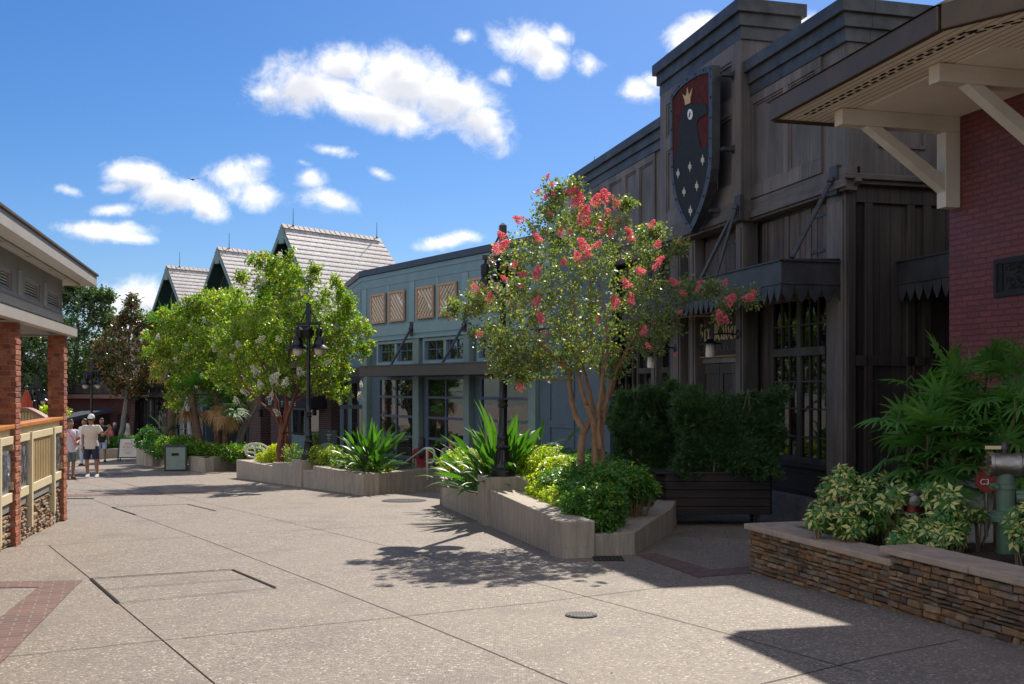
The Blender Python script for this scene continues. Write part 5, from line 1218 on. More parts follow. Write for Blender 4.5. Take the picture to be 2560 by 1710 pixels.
# ================================================ CONCRETE PLANTERS
def wall_run(m, a, b_, ztop, th=.38, inward=1, z0=None, ext=0):
    a = Vector(a[:2]); b_ = Vector(b_[:2]); d = (b_-a).normalized(); nn = Vector((-d.y, d.x))*th*inward; z0 = z0 if z0 is not None else min(gz(*a), gz(*b_))-.12
    m.prism([a-d*ext, b_+d*ext, b_+d*ext+nn, a-d*ext+nn], z0, ztop)
def mitre_ring(m, pts, th, ztop, z0, closed=False):
    """wall of constant thickness along an open polyline, mitred; inward = left of travel"""
    pts = [Vector(p[:2]) for p in pts]; n = len(pts); inn_ = []
    for i, p in enumerate(pts):
        d0 = (p - pts[i-1]).normalized() if i else (pts[1]-p).normalized(); d1 = (pts[i+1]-p).normalized() if i < n-1 else d0
        n0 = Vector((-d0.y, d0.x)); n1 = Vector((-d1.y, d1.x)); b_ = (n0+n1).normalized(); inn_.append(p + b_*th/max(.3, b_.dot(n0)))
    for i in range(n-1): m.prism([pts[i], pts[i+1], inn_[i+1], inn_[i]], z0, ztop if not isinstance(ztop, list) else ztop[i])
    return inn_
# ---- near planter
A0, A2, A3, A4 = G(1099,1261), G(1408,1397), G(1587,1386), G(1680,1331)
Ah = P(1484, 1328, 11.95); d02 = (A0-A2).normalized()
pl = thing('concrete_planter', 'long near concrete planter holding the lamp post, lime shrubs and pink myrtle', 'planter', (A2.x, A2.y, gz(A2.x, A2.y)), 0, 'board formed concrete planters')
OA = tuple(pl.location)
ped = A2 + d02 * ((G(1205,1316)-A2).dot(d02)); ped2 = A2 + d02 * ((G(1226,1313)-A2).dot(d02))
in_ = Vector((-d02.y, d02.x, 0)) * -1
if in_.x < 0: in_ = -in_
t43 = A4 + (A4-A3).normalized()*.1
# walk: A4 -> A3 -> mid -> A2 -> ped -> A0 ; interior on the left of travel
m = MB(); mid = A2.lerp(A3, .44)
zlow, zhigh = -.17, .0
mitre_ring(m, [A0, A2.lerp(A0, (ped-A2).length/(A0-A2).length)], .38, -.178, -1.1) if False else None
def lefty(p, q_, inside):
    d = (q_-p); return d.x*(inside.y-p.y)-d.y*(inside.x-p.x) > 0
inside = A2 + in_*1.0 + d02*2
seq = [A0, A2, A3, A4]
if not lefty(A0, A2, inside): seq = seq[::-1]
def run(p, q_, zt_, th=.38, z0=-2.3):
    p = p.copy(); q_ = q_.copy()
    if not lefty(p, q_, inside): p, q_ = q_, p
    d = (q_-p).normalized(); nn = Vector((-d.y, d.x, 0))*th; m.prism([(p.x,p.y),(q_.x,q_.y),((q_+nn).x,(q_+nn).y),((p+nn).x,(p+nn).y)], z0, zt_)
run(ped, A0, -.178); run(A2, ped, zhigh); run(A2, mid, zhigh-.003); run(mid, A3, zlow); run(A3, A4, zlow-.003, .42)
bk1 = A4 + in_*.6 + d02*1.2; bk2 = A0 + in_*1.9; bk3 = A0
run(A4, bk1, zlow-.006, .3); run(bk1, bk2, zlow-.006, .3); run(bk2, A0, -.181, .3)
m.build('planter_wall', MT['concrete'], pl, bevel=.012, off=OA)
m = MB(); pc = ped.lerp(ped2, .5)
pw = d02*.30; fr4 = [ped - in_*.05 - d02*.0, ped - in_*.05 + d02*.62, ped + in_*.62 + d02*.62, ped + in_*.62]
pedA = P(1208,1195,15.45)
m.prism([(p.x, p.y) for p in fr4], -1.3, .174); m.build('pedestal', MT['concrete'], pl, bevel=.012, off=OA)
pedc = sum(fr4, Vector((0,0,0)))/4
m = MB(); so_ = [A0+in_*.2, A2+in_*.3+d02*.3, A3+in_*.1+d02*.2, A4+d02*.2, bk1, bk2]
m.prism([(p.x, p.y) for p in so_], -.5, -.24); m.build('soil', MT['mulch'], pl, off=OA)
# ---- middle planter
B0, B1, B2 = G(591,1195), G(909,1238.6), G(1088,1226); dB = (B0-B1).normalized(); inB = Vector((.836, .549, 0))
plB = thing('concrete_planter', 'middle concrete planter with a handrail at each end and the second lamp post', 'planter', (B1.x, B1.y, gz(B1.x, B1.y)), 0, 'board formed concrete planters')
inside = B1 + inB + dB*3; OB = tuple(plB.location); m = MB()
def at(px):                                                # point on the front line of planter B at a pixel column
    r = (px-1280)/F; t_ = (r*B1.y-B1.x)/(dB.x-r*dB.y); return B1 + dB*t_
zB1 = P(0,1186,B1.y).z; zBl = P(0,1149,B0.y).z
run(B1, at(782), zB1); run(at(782), at(745), P(0,1175,at(760).y).z); run(at(735), at(680), P(0,1159,at(700).y).z); run(at(680), B0, zBl)
run(B1, B2, zB1-.003, .34); e2_ = B2 + inB*1.2; e0_ = B0 + inB*1.7; run(B2, e2_, zB1-.006, .3); run(e2_, e0_, zBl-.1, .3); run(e0_, B0, zBl-.003, .3)
m.build('planter_wall', MT['concrete'], plB, bevel=.012, off=OB)
pB = at(757); m = MB(); q4 = [pB - inB*.05, pB - inB*.05 + dB*.62, pB + inB*.6 + dB*.62, pB + inB*.6]; zPB = P(0,1152,pB.y).z
m.prism([(p.x, p.y) for p in q4], -1.8, zPB); m.build('pedestal', MT['concrete'], plB, bevel=.012, off=OB); pedB = sum(q4, Vector((0,0,0)))/4
m = MB(); m.prism([(p.x, p.y) for p in (B0+inB*.3, B1+inB*.3+dB*.6, B2+inB*.25+dB*.35, e2_-inB*.1+dB*.1, e0_-inB*.1)], -1.6, zBl-.16); m.build('soil', MT['mulch'], plB, off=OB)
# ---- planters across the square
def box_planter(pts, ztop, z0, label, th=.3):
    c_ = sum(pts, Vector((0,0,0)))/len(pts); T = thing('concrete_planter', label, 'planter', (c_.x, c_.y, z0+.05), 0, 'board formed concrete planters'); m = MB()
    for p, q_ in zip(pts, pts[1:]+pts[:1]):
        d = (q_-p).normalized(); nn = Vector((-d.y, d.x, 0)); nn = nn if nn.dot(c_-p) > 0 else -nn
        m.prism([(p.x,p.y),(q_.x,q_.y),((q_+nn*th).x,(q_+nn*th).y),((p+nn*th).x,(p+nn*th).y)], z0, ztop)
    m.build('planter_wall', MT['concrete'], T, bevel=.01, off=tuple(T.location)); m = MB(); m.prism([(p.x,p.y) for p in [p.lerp(c_, .1) for p in pts]], z0, ztop-.12); m.build('soil', MT['mulch'], T, off=tuple(T.location)); return T
c1, c2, c3 = G(471,1177), G(513,1180), G(640,1172); zC = P(0,1145,c2.y).z
box_planter([c1, c2, c3, c3+Vector((.6,2.6,0)), c1+Vector((.3,2.8,0))], zC, -1.8, 'planter with a low green hedge right behind the bin')
f1, f2, f3 = G(341,1162), G(381,1166), G(470,1160); zF = P(0,1127,f2.y).z
box_planter([f1, f2, f3, f3+Vector((1,3,0)), f1+Vector((.5,4.5,0))], zF, -1.9, 'planter left of the bin with the big cycad')
h1, h2, h3 = P(196,1146,46.2), P(262,1149,45.2), P(345,1146,46.2)
box_planter([h1, h2, h3, h3+Vector((0,3,0)), h1+Vector((0,3,0))], P(0,1123,45.2).z, -2.0, 'low planter far across the square with a clipped hedge behind the sandwich board')

# ================================================ STACKED STONE PLANTER (near right)
K0 = G(1878,1432); Sf = Fr((K0.x, K0.y), (.298, -.954)); zs0 = gz(K0.x, K0.y)
st_ = thing('stone_planter', 'dry stacked brown stone planter with smooth tan capstones in the right foreground', 'planter', (K0.x, K0.y, zs0), Sf.rz); rnd = random.Random(8)
uS = Sf.u(2225); zcap1 = P(0,1316,10.45).z; zcap2 = Sf.z(2211, 1367, -.05)
m = MB(); stones(m, -.02, uS, -.55, zcap1-.055, -.0, rnd, w=(.06,.19), h=(.03,.062), push=(.008,.035), fm=lambda a, b_, c_: (a, -c_, b_))
stones(m, uS, 9, -.45, zcap2-.055, -.0, rnd, w=(.06,.19), h=(.03,.062), push=(.008,.035), fm=lambda a, b_, c_: (a, -c_, b_))
stones(m, 0, 1.4, -.55, zcap1-.055, 0, rnd, w=(.06,.19), h=(.03,.062), push=(.008,.03), fm=lambda a, b_, c_: (-c_-.02, a, b_))
c_ = MB(); c_.box(.01, uS, .012, .30, -1, zcap1-.05); c_.box(uS, 9, .012, .30, -1, zcap2-.05); c_.box(.0, .25, .2, 1.4, -1, zcap1-.05)
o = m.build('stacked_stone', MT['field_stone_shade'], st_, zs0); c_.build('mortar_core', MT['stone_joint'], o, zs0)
def caps(cuts, v0, v1, zt_, swap=False):
    for a, b_ in zip(cuts, cuts[1:]):
        m = MB()
        if not swap: m.box(a+.003, b_-.003, v0, v1, zt_-.06, zt_)
        else: m.box(v0, v1, a+.003, b_-.003, zt_-.062, zt_-.002)
        m.build('capstone', MT['capstone'], st_, zs0, bevel=.010)
caps([-.07, .55, 1.15+.2, uS+.06], -.05, .32, zcap1); caps([uS-.08, uS+.95, uS+2.0, uS+3.1, 9], -.05, .34, zcap2); caps([.323, 1.4], -.07, .27, zcap1, True)
m = MB(); m.box(.2, uS, .28, 2.6, -.5, zcap1-.07); m.box(uS, 9, .32, 2.2, -.5, zcap2-.09); m.build('mulch', MT['mulch'], st_, zs0)

# ================================================ TIMBER TROUGHS ON CASTORS
def trough(x0, x1, y0, dy, zt_, label, chamf=.14):
    g_ = gz((x0+x1)/2, y0); T = thing('timber_trough', label, 'planter box', ((x0+x1)/2, y0+dy/2, g_), 0, 'dark timber planter boxes on castors')
    w_ = (x1-x0)/2; d_ = dy/2; m = MB(); zt2 = zt_-g_; n = 5
    for i in range(n):
        a, b_ = .17+(zt2-.17)*i/n, .17+(zt2-.17)*(i+1)/n-.008; e = .0
        poly = [(-w_, d_), (-w_, -d_+chamf), (-w_+chamf, -d_), (w_-.04, -d_), (w_, -d_+.04), (w_, d_)]
        m.prism(poly, a, b_)
    m.build('board_box', MT['planter_wood'], T, bevel=.006)
    m = MB(); m.box(-w_-.03, w_+.03, -d_-.03, d_, zt2-.012, zt2+.02); m.build('top_rail', MT['planter_wood'], T, bevel=.006)
    m = MB()
    for sx in (-1, 1):
        for sy in (-1, 1): m.lathe((sx*(w_-.2)-.02, sy*(d_-.15), .06), [(.06,0),(.06,.04)], 14, axis=(1,0,0)); m.box(sx*(w_-.2)-.03, sx*(w_-.2)+.03, sy*(d_-.15)-.03, sy*(d_-.15)+.03, .06, .17)
    m.build('castors', MT['dark_metal'], T)
    return T
yT = 15.55; tz = P(0,1183,yT).z
trough(P(1642,0,yT).x, P(1932,0,yT).x, yT, .65, tz, 'right timber planter box on castors in front of the pub window')
yT2 = 16.9; tz2 = P(0,1172,yT2).z
trough(P(1520,0,yT2).x, P(1648,0,yT2).x-.05+.35, yT2, .65, tz2, 'left timber planter box on castors, half hidden behind the near planter')

# ================================================ STREET LAMPS
def lamp_post(loc, rz, label, H=3.9, sc=1, plain=False):
    T = thing('street_lamp', label, 'street lamp', loc, rz, 'twin headed black street lamps'); T.scale = (sc, sc, sc)
    m = MB(); m.lathe((0,0,0), [(.2,0),(.2,.07),(.185,.085),(.185,.11),(.155,.13),(.15,.15),(.125,.2),(.10,.3),(.095,.4),(.115,.425),(.12,.45),(.10,.47),(.092,.50),(.092,.57),(.098,.59),(.09,.62),(.068,.66),(.062,1.05),(.08,1.07),(.082,1.10),(.066,1.12),(.08,1.15),(.082,1.18),(.058,1.21),(.055,1.4)], 24); m.build('base', MT['black_metal'], T, smooth=True)
    m = MB()
    for k in range(14):
        a = 2*math.pi*k/14; m.tube([(.128*math.cos(a), .128*math.sin(a), .19), (.103*math.cos(a), .103*math.sin(a), .3), (.10*math.cos(a), .10*math.sin(a), .39)], .009, 4)
    m.build('flutes', MT['black_metal'], T)
    m = MB(); m.tube([(0,0,1.35),(0,0,3.4)], [.052,.046], 14); m.box(-.055,.055,-.055,.055,3.38,H-.03); m.add([(-.055,-.055,H-.03),(.055,-.055,H-.03),(.055,.055,H-.03),(-.055,.055,H-.03),(0,0,H+.02)], [(0,1,4),(1,2,4),(2,3,4),(3,0,4)]); m.build('pole', MT['black_metal'], T)
    m = MB(); m.box(-.32,.32,-.03,.03,3.34,3.41); 
    for sx in (-1, 1): m.bar((sx*.05, 0, 3.72), (sx*.2, 0, 3.42), .045, .03)
    m.build('cross_arm', MT['black_metal'], T, bevel=.004)
    for sx in (-1, 1):
        x = sx*.27
        m = MB(); m.tube([(x,0,3.36),(x,0,3.27)], .022, 8); m.lathe((x,0,0), [(.055,3.27),(.075,3.25),(.075,3.14),(.062,3.06),(.10,3.0),(.13,2.93),(.135,2.86),(.15,2.84),(.27,2.755),(.275,2.745),(.26,2.745),(.12,2.82)], 26); hd = m.build('lamp_head', MT['lamp_shade_metal'], T, smooth=True)
        m = MB(); m.lathe((x,0,0), [(.125,2.78),(.125,2.73),(.118,2.68),(.09,2.62),(.05,2.585),(.001,2.575)], 20); m.build('globe', MT['globe'], hd, smooth=True)
    for k, (x, y, rz2, tl) in enumerate(((-.12, -.12, .5, .5), (.03, -.16, -.2, .45), (-.05, .14, 2.6, .5))):
        M_ = Matrix.Translation((x, y, 3.16)) @ Matrix.Rotation(rz2, 4, 'Z') @ Matrix.Rotation(tl, 4, 'X')
        m = MB(); m.box(-.085,.085,-.11,.09,-.11,.11, 0, M_); m.box(-.095,.095,.09,.11,-.12,.12, 0, M_); m.bar((x, y, 3.16), (0, 0, 3.36), .02); m.build('floodlight', MT['black_metal'], T, bevel=.008)
    return T
lamp_post((pedc.x-.0, pedc.y, .174), .15, 'nearest black twin street lamp on the planter pedestal, its head among pink blossoms')
lamp_post((pedB.x, pedB.y, zPB), -.1, 'black twin street lamp on the middle planter in front of the white flowering tree')
lp = P(444, 1144, 36.5); lamp_post((lp.x, lp.y, lp.z), .4, 'black street lamp rising among the palm fronds behind the cycad', sc=1.0)
lp = P(229, 1115, 46); lamp_post((lp.x, lp.y, lp.z), .2, 'far black street lamp directly behind the pointing man')
lp = P(92, 1130, 47); lamp_post((lp.x, lp.y, lp.z-.4), .5, 'far black street lamp seen between the two brick columns')

# ================================================ HANDRAILS
def handrail(pts_list, label, loc, mt='rail_white', r=.028, post=None):
    T = thing('handrail', label, 'handrail', loc, 0, 'white painted handrails'); m = MB()
    for pts in pts_list:
        L_ = [Vector(p)-Vector(loc) for p in pts]
        # round the corners a little
        out = []
        for i, p in enumerate(L_):
            if 0 < i < len(L_)-1:
                a = (L_[i-1]-p); b_ = (L_[i+1]-p); k = min(.12, a.length*.4, b_.length*.4); a.normalize(); b_.normalize()
                for t_ in (0, .33, .66, 1): out.append((p+a*k).lerp(p, t_).lerp(p.lerp(p+b_*k, t_), t_))
            else: out.append(p)
        m.tube(out, r, 10)
    m.build('rail', MT[mt], T, smooth=True); return T
def PY(px, py, Y): return P(px, py, Y)
Y1 = 23.6
T = handrail([[PY(986,1176,Y1+3), PY(1062,1121,Y1), PY(1078,1121,Y1), PY(1086,1127,Y1), PY(1086,1150,Y1), PY(1080,1157,Y1), PY(1068,1157,Y1)]], 'white handrail with a looped end at the right end of the middle planter', PY(1068,1200,Y1))
m = MB(); L0 = T.location; m.tube([PY(1068,1123,Y1)-L0, PY(1068,1200,Y1)-L0], .03, 8); m.build('post', MT['rail_white'], T)
Y2 = 29.6
T = handrail([[PY(700,1136,Y2-1), PY(652,1109,Y2), PY(624,1109,Y2), PY(614,1116,Y2), PY(613,1130,Y2), PY(620,1141,Y2), PY(640,1145,Y2)], [PY(700,1142,Y2-1), PY(650,1119,Y2), PY(624,1119,Y2), PY(617,1122,Y2), PY(617,1130,Y2), PY(638,1132,Y2)]], 'double white handrail at the left end of the middle planter', PY(638,1155,Y2))
m = MB(); L0 = T.location; m.tube([PY(638,1110,Y2)-L0, PY(638,1165,Y2)-L0], .03, 8); m.build('post', MT['rail_white'], T)
T = handrail([[PY(1340,1125,19.5), PY(1378,1109,19.2), PY(1394,1110,19.2), PY(1402,1117,19.2), PY(1402,1150,19.2)]], 'small white handrail loop behind the lime shrubs, left of the myrtle trunks', PY(1402,1150,19.2))

# ================================================ BIN, SANDWICH BOARD
bp = G(440,1177); T = thing('litter_bin', 'square pale green litter bin with dark posts at the edge of the square', 'bin', bp, math.radians(16)); T.scale = (.82, .82, 1)
m = MB()
for sx in (-1, 1): m.box(sx*.40-.02, sx*.40+.02, -.36, .36, .06, .80) ; m.box(-.37,.37, sx*.37-.02, sx*.37+.02, .06, .80)
m.box(-.41,.41,-.38,.38,.78,.80); m.build('panels', MT['bin_green'], T, bevel=.005)
m = MB()
for sx in (-1, 1):
    for sy in (-1, 1): m.box(sx*.40-.03, sx*.40+.03, sy*.38-.03, sy*.38+.03, 0, .82)
m.box(-.43,.43,-.41,.41,.80,.83); m.box(-.42,.42,-.40,.40,.03,.07); m.build('frame', MT['bin_dark'], T, bevel=.004)
m = MB(); m.box(-.15,.12,-.402,-.392,.52,.6); m.build('slot', MT['dark_void'], T)
ap_ = G(322,1153); T = thing('sandwich_board', 'white sandwich board with red poster lettering standing across the square', 'sign', ap_, math.radians(12))
for sy, lab in ((-1, 'front'), (1, 'back')):
    m = MB(); q_ = lambda x, z: (x - .10*z*0, sy*(.30 - z*.26), z)
    for x in (-.38, .38): m.bar(q_(x, 0), q_(x*.92, .95), .04, .03)
    m.bar(q_(-.37, .95), q_(.37, .95), .04, .03); m.bar(q_(-.37, .16), q_(.37, .16), .04, .03); m.build('frame', MT['black_metal'], T)
    m = MB(); m.add([q_(-.35, .19), q_(.35, .19), q_(.33, .93), q_(-.33, .93)], [(0,1,2,3)]); pn = m.build('poster', MT['poster'], T, fix=False)
    if sy == -1:
        tilt = (math.radians(90)-math.atan(.26), 0, 0)
        for s_, z, sz, mm in (('FREE', .72, .15, 'poster_red'), ('PUBLIC', .58, .13, 'poster_red'), ('PARKING', .46, .11, 'poster_tan'), ('OPEN', .35, .10, 'poster_red')):
            text(s_, sz, MT[mm], 'lettering', T, (0, -(.30-z*.26)-.008, z), tilt, .001)
# ================================================ VALVES IN THE STONE PLANTER
Yp = 8.75; p0 = P(2514, 1385, Yp); T = thing('backflow_valve', 'thick green and bare metal backflow valve pipe in the right planter', 'pipe', (p0.x, p0.y, p0.z-.05), -.1)
z_ = lambda py: P(0, py, Yp).z - T.location.z
m = MB(); m.lathe((0,0,0), [(.075,0),(.075,z_(1305)),(.125,z_(1303)),(.125,z_(1291)),(.118,z_(1289)),(.118,z_(1278)),(.075,z_(1276)),(.075,z_(1222)),(.09,z_(1221)),(.09,z_(1210)),(.075,z_(1209)),(.075,z_(1165))], 24); m.build('riser', MT['pipe_green'], T, smooth=True)
m = MB()
for k in range(8): a = k*math.pi/4; m.lathe((.105*math.cos(a), .105*math.sin(a), z_(1312)), [(.013,0),(.013,.10)], 6)
m.box(-.13,-.07,-.02,.02,z_(1222),z_(1208)); m.lathe((-.10,-.05,z_(1215)), [(.016,-.03),(.016,.03)], 8, axis=(0,1,0)); m.build('bolts', MT['pipe_green'], T)
zc_ = z_(1160); m = MB(); ax = Vector((1, -.1, -.03)).normalized()
m.lathe((-.14,0,zc_), [(.085,0),(.105,.0),(.108,.03),(.098,.035),(.098,.20),(.108,.215),(.112,.24),(.10,.25),(.10,.30)], 26, axis=ax); m.build('elbow', MT['pipe_silver'], T, smooth=True)
m = MB(); m.lathe((.155,-.02,zc_-.005), [(.112,0),(.118,.01),(.118,.05),(.10,.06)], 26, axis=ax); m.build('flange', MT['pipe_green'], T, smooth=True)
m = MB(); m.lathe((.21,-.03,zc_-.01), [(.095,0),(.09,.05),(.07,.09),(.001,.11)], 22, axis=ax); m.build('dome_cover', MT['pipe_silver'], T, smooth=True)
m = MB()
for k in range(12): a = k*math.pi/6; q_ = Vector((0,0,1)).rotation_difference(ax); p = q_ @ Vector((.095*math.cos(a), .095*math.sin(a), -.012)); m.lathe(p+Vector((-.14,0,zc_)), [(.011,0),(.011,.03)], 6, axis=ax)
m.build('rim_bolts', MT['brass'], T)
m = MB(); m.lathe((-.01,0,zc_+.09), [(.02,0),(.02,.03),(.035,.035),(.03,.08),(.012,.1)], 12); hnd = m.build('test_cock', MT['dark_metal'], T, smooth=True)
m = MB(); m.box(-.17,-.035,-.012,.0,zc_+.125,zc_+.155); m.build('paper_tag', MT['tan_tag'], T, bevel=.003)
m = MB(); m.tube([(.08,.0,z_(1245)), (.35,-.04,z_(1245))], .05, 12); m.tube([(.08,0,z_(1232)),(.2,-.02,z_(1232))], .03, 10); m.build('side_branch', MT['pipe_green'], T, smooth=True)
Yh = 9.6; p0 = P(2284, 1330, Yh); T = thing('fire_riser', 'squat grey capped fire riser with a red collar between the variegated shrubs', 'hydrant', (p0.x, p0.y, p0.z-.08), .3)
z_ = lambda py: P(0, py, Yh).z - T.location.z
m = MB(); m.lathe((0,0,0), [(.10,0),(.11,z_(1300)),(.12,z_(1290)),(.08,z_(1287)),(.06,z_(1283)),(.06,z_(1262))], 18); m.build('red_collar', MT['hydrant_red'], T, smooth=True)
m = MB(); m.lathe((0,0,0), [(.065,z_(1263)),(.07,z_(1258)),(.062,z_(1240)),(.075,z_(1238)),(.078,z_(1230)),(.02,z_(1226))], 18); m.lathe((-.04,-.05,z_(1248)), [(.045,0),(.045,.07),(.05,.075),(.05,.095),(.001,.10)], 14, axis=(-.5,-.85,0)); m.lathe((0,0,z_(1284)), [(.13,0),(.13,.015)], 18); m.build('cap', MT['pipe_silver'], T, smooth=True)
Ys = 9.5; p0 = P(2468, 1330, Ys); T = thing('valve_marker_sign', 'round red valve sign starting with C on a small post behind the green pipe', 'sign', (p0.x, p0.y, p0.z-.05), 0)
z_ = lambda py: P(0, py, Ys).z - T.location.z
m = MB(); m.lathe((0,.0,z_(1200)), [(.115,0),(.115,.012)], 26, axis=(0,-1,0)); m.build('disc', MT['hydrant_red'], T)
m = MB(); m.tube([(0,.02,0),(0,.02,z_(1200))], .018, 8); m.build('post', MT['pipe_silver'], T)
text('C3', .075, MT['white_letter'], 'writing', T, (-.03, -.014, z_(1205)), (math.radians(90), 0, 0), .001)
p0 = P(2420, 1330, 9.9); T = thing('utility_box', 'pale grey rounded utility box behind the green pipe', 'utility box', (p0.x, p0.y, p0.z-.1), .1)
m = MB(); m.box(-.2,.2,-.12,.12,0,P(0,1190,9.9).z-T.location.z); m.build('cabinet', MT['pale_concrete'], T, bevel=.03)
m = MB(); m.box(-.15,.15,-.128,-.12,.1,.4); m.build('door', MT['pale_concrete'], T, bevel=.003)
# ================================================ FOLIAGE
def nrm(a): return a / np.maximum(1e-9, np.linalg.norm(a, axis=-1, keepdims=True))
def leaf_obj(name, Pt, Dr, Nr, Ln, Wd, mats, parent=None, mi=None, fold=.12, off=(0,0,0)):
    """many leaves, each one folded blade of four corners"""
    Pt = np.asarray(Pt, float) - np.asarray(off, float); n = len(Pt); Dr = nrm(np.asarray(Dr, float)); Nr = np.asarray(Nr, float)
    Sd = nrm(np.cross(Dr, Nr)); Up = np.cross(Sd, Dr); Ln = np.broadcast_to(np.asarray(Ln, float).reshape(-1, 1), (n, 1)); Wd = np.broadcast_to(np.asarray(Wd, float).reshape(-1, 1), (n, 1))
    v = np.stack([Pt, Pt + Dr*Ln*.45 + Sd*Wd*.5 + Up*Wd*fold, Pt + Dr*Ln - Up*Ln*.08, Pt + Dr*Ln*.45 - Sd*Wd*.5 + Up*Wd*fold], 1).reshape(-1, 3)
    me = bpy.data.meshes.new(name); me.vertices.add(4*n); me.vertices.foreach_set('co', v.ravel()); me.loops.add(4*n); me.loops.foreach_set('vertex_index', np.arange(4*n, dtype=np.int32))
    me.polygons.add(n); me.polygons.foreach_set('loop_start', np.arange(0, 4*n, 4, dtype=np.int32)); me.polygons.foreach_set('loop_total', np.full(n, 4, np.int32))
    if not isinstance(mats, (list, tuple)): mats = [mats]
    for m in mats: me.materials.append(m)
    if mi is not None: me.polygons.foreach_set('material_index', np.asarray(mi, np.int32))
    me.update(calc_edges=True); me.validate()
    o = bpy.data.objects.new(name, me); COL.objects.link(o)
    if parent: o.parent = parent
    return o
def rdir(rg, n): return nrm(rg.normal(size=(n, 3)))
def blob(rg, c, r, n, shell=.45):
    d = rdir(rg, n); rad = (shell + (1-shell)*rg.random((n, 1)))**.7*(1+.12*np.clip(rg.normal(size=(n, 1)), -1.2, 2.2)); return np.asarray(c) + d*rad*np.asarray(r), d
def tree(name, label, cat, base, stems, clumps, lpc, leaf, mats, bark, seed=1, group=None, lsz=(.035,.02), flowers=None, fmat=None, fr_=.09, twigs=3, mi_p=None, droop=.1, rfun=1, parts=('trunk','crown'), fname='flower_cluster', fcount=130, sat=0):
    rg = np.random.default_rng(seed); rnd = random.Random(seed); base = Vector(base)
    T = thing(name, label, cat, base, 0, group); m = MB(); nodes = []
    for pts, r0, r1 in stems:
        pts = [Vector(p)-base for p in pts]
        # smooth curve through the given points
        q = []
        for i in range(len(pts)-1):
            p0 = pts[max(0, i-1)]; p1 = pts[i]; p2 = pts[i+1]; p3 = pts[min(len(pts)-1, i+2)]
            for k in range(5):
                t_ = k/5; q.append(.5*((2*p1)+(p2-p0)*t_+(2*p0-5*p1+4*p2-p3)*t_*t_+(3*p1-p0-3*p2+p3)*t_**3) + Vector((rnd.uniform(-1,1), rnd.uniform(-1,1), 0))*r0*.18)
        q.append(pts[-1]); n = len(q); rr = [r0 + (r1-r0)*(i/(n-1))**.8 for i in range(n)]; m.tube(q, rr, 9)
        for i in range(n//3, n): nodes.append((q[i], rr[i]))
    cl = [(Vector(c)-base, r) for c, r in clumps]; tips = []
    if sat:
        for c, r in list(cl):
            rv = r if isinstance(r, (int, float)) else max(r)
            if rv > .17:
                for _ in range(sat):
                    d = Vector(rdir(rg, 1)[0]); d.z = abs(d.z)*.8 if rnd.random() < .6 else d.z; k_ = rv*rnd.uniform(.28, .42); cl.append((c + d*rv*rnd.uniform(.95, 1.25), k_))
    for c, r in sorted(cl, key=lambda x: min((x[0]-nn[0]).length for nn in nodes)):
        cand = sorted(nodes, key=lambda nn: (nn[0]-c).length + (1.2 if nn[0].z > c.z else 0))[:3]; s_, rs = rnd.choice(cand[:2])
        Lb = (c-s_).length; mid = s_.lerp(c, .5) + Vector((rnd.uniform(-.12,.12), rnd.uniform(-.12,.12), rnd.uniform(-.02,.15)))*Lb
        r_a = min(rs*.6, .012+.012*Lb); br = [s_, s_.lerp(mid, .6), mid, mid.lerp(c, .6), c]; m.tube(br, [r_a, r_a*.85, r_a*.7, r_a*.5, r_a*.3], 6)
        for p in (mid, br[3], c): nodes.append((p, r_a*.6))
        for k in range(twigs):
            d = Vector(rdir(rg, 1)[0]); d.z = abs(d.z)*.7 if rnd.random() < .7 else d.z; rv = r if isinstance(r, (int, float)) else max(r)
            e = c + d*rv*rnd.uniform(.7, 1.15); m.tube([br[3], c.lerp(e, .5)+Vector((0,0,.03)), e], [r_a*.35, r_a*.25, r_a*.12], 4); tips.append((e, d))
    m.build(parts[0], bark, T, smooth=True)
    Ps, Ds = [], []; max_r = max(r if isinstance(r, (int, float)) else max(r) for c, r in cl)
    for c, r in cl:
        rv = np.asarray(r if not isinstance(r, (int, float)) else (r, r, r), float); rm_ = float(rv.mean()); n = int(lpc * (1 if not sat or rm_ > .6*max_r else max(.12, (rm_/max_r)**1.3)))
        # leaves sit in small sprays inside the clump, so that the crown has holes
        ns = max(3, n//14); sc, sd = blob(rg, np.array(c), rv, ns, .25); k = np.repeat(np.arange(ns), 14); t_ = rg.random((len(k), 1))
        sdir = nrm(sd + rg.normal(size=sd.shape)*.5 + np.array([0,0,.25]))
        p = sc[k] + sdir[k]*(t_-.3)*(.16+.25*rv.mean()*.5) + rg.normal(size=(len(k), 3))*leaf[0]*.45; Ps.append(p)
        Ds.append(nrm(sdir[k]*.6 + rg.normal(size=(len(k), 3))*.75 - np.array([0,0,droop])))
    Ps = np.concatenate(Ps); Ds = np.concatenate(Ds); n = len(Ps); N = nrm(rg.normal(size=(n, 3))*.8 + np.array([0,0,.7])); s_ = rg.uniform(.65, 1.25, n)
    mi = None
    if mi_p: mi = rg.choice(len(mi_p), n, p=mi_p)
    leaf_obj(parts[1], Ps, Ds, N, leaf[0]*s_, leaf[1]*s_, mats, T, mi)
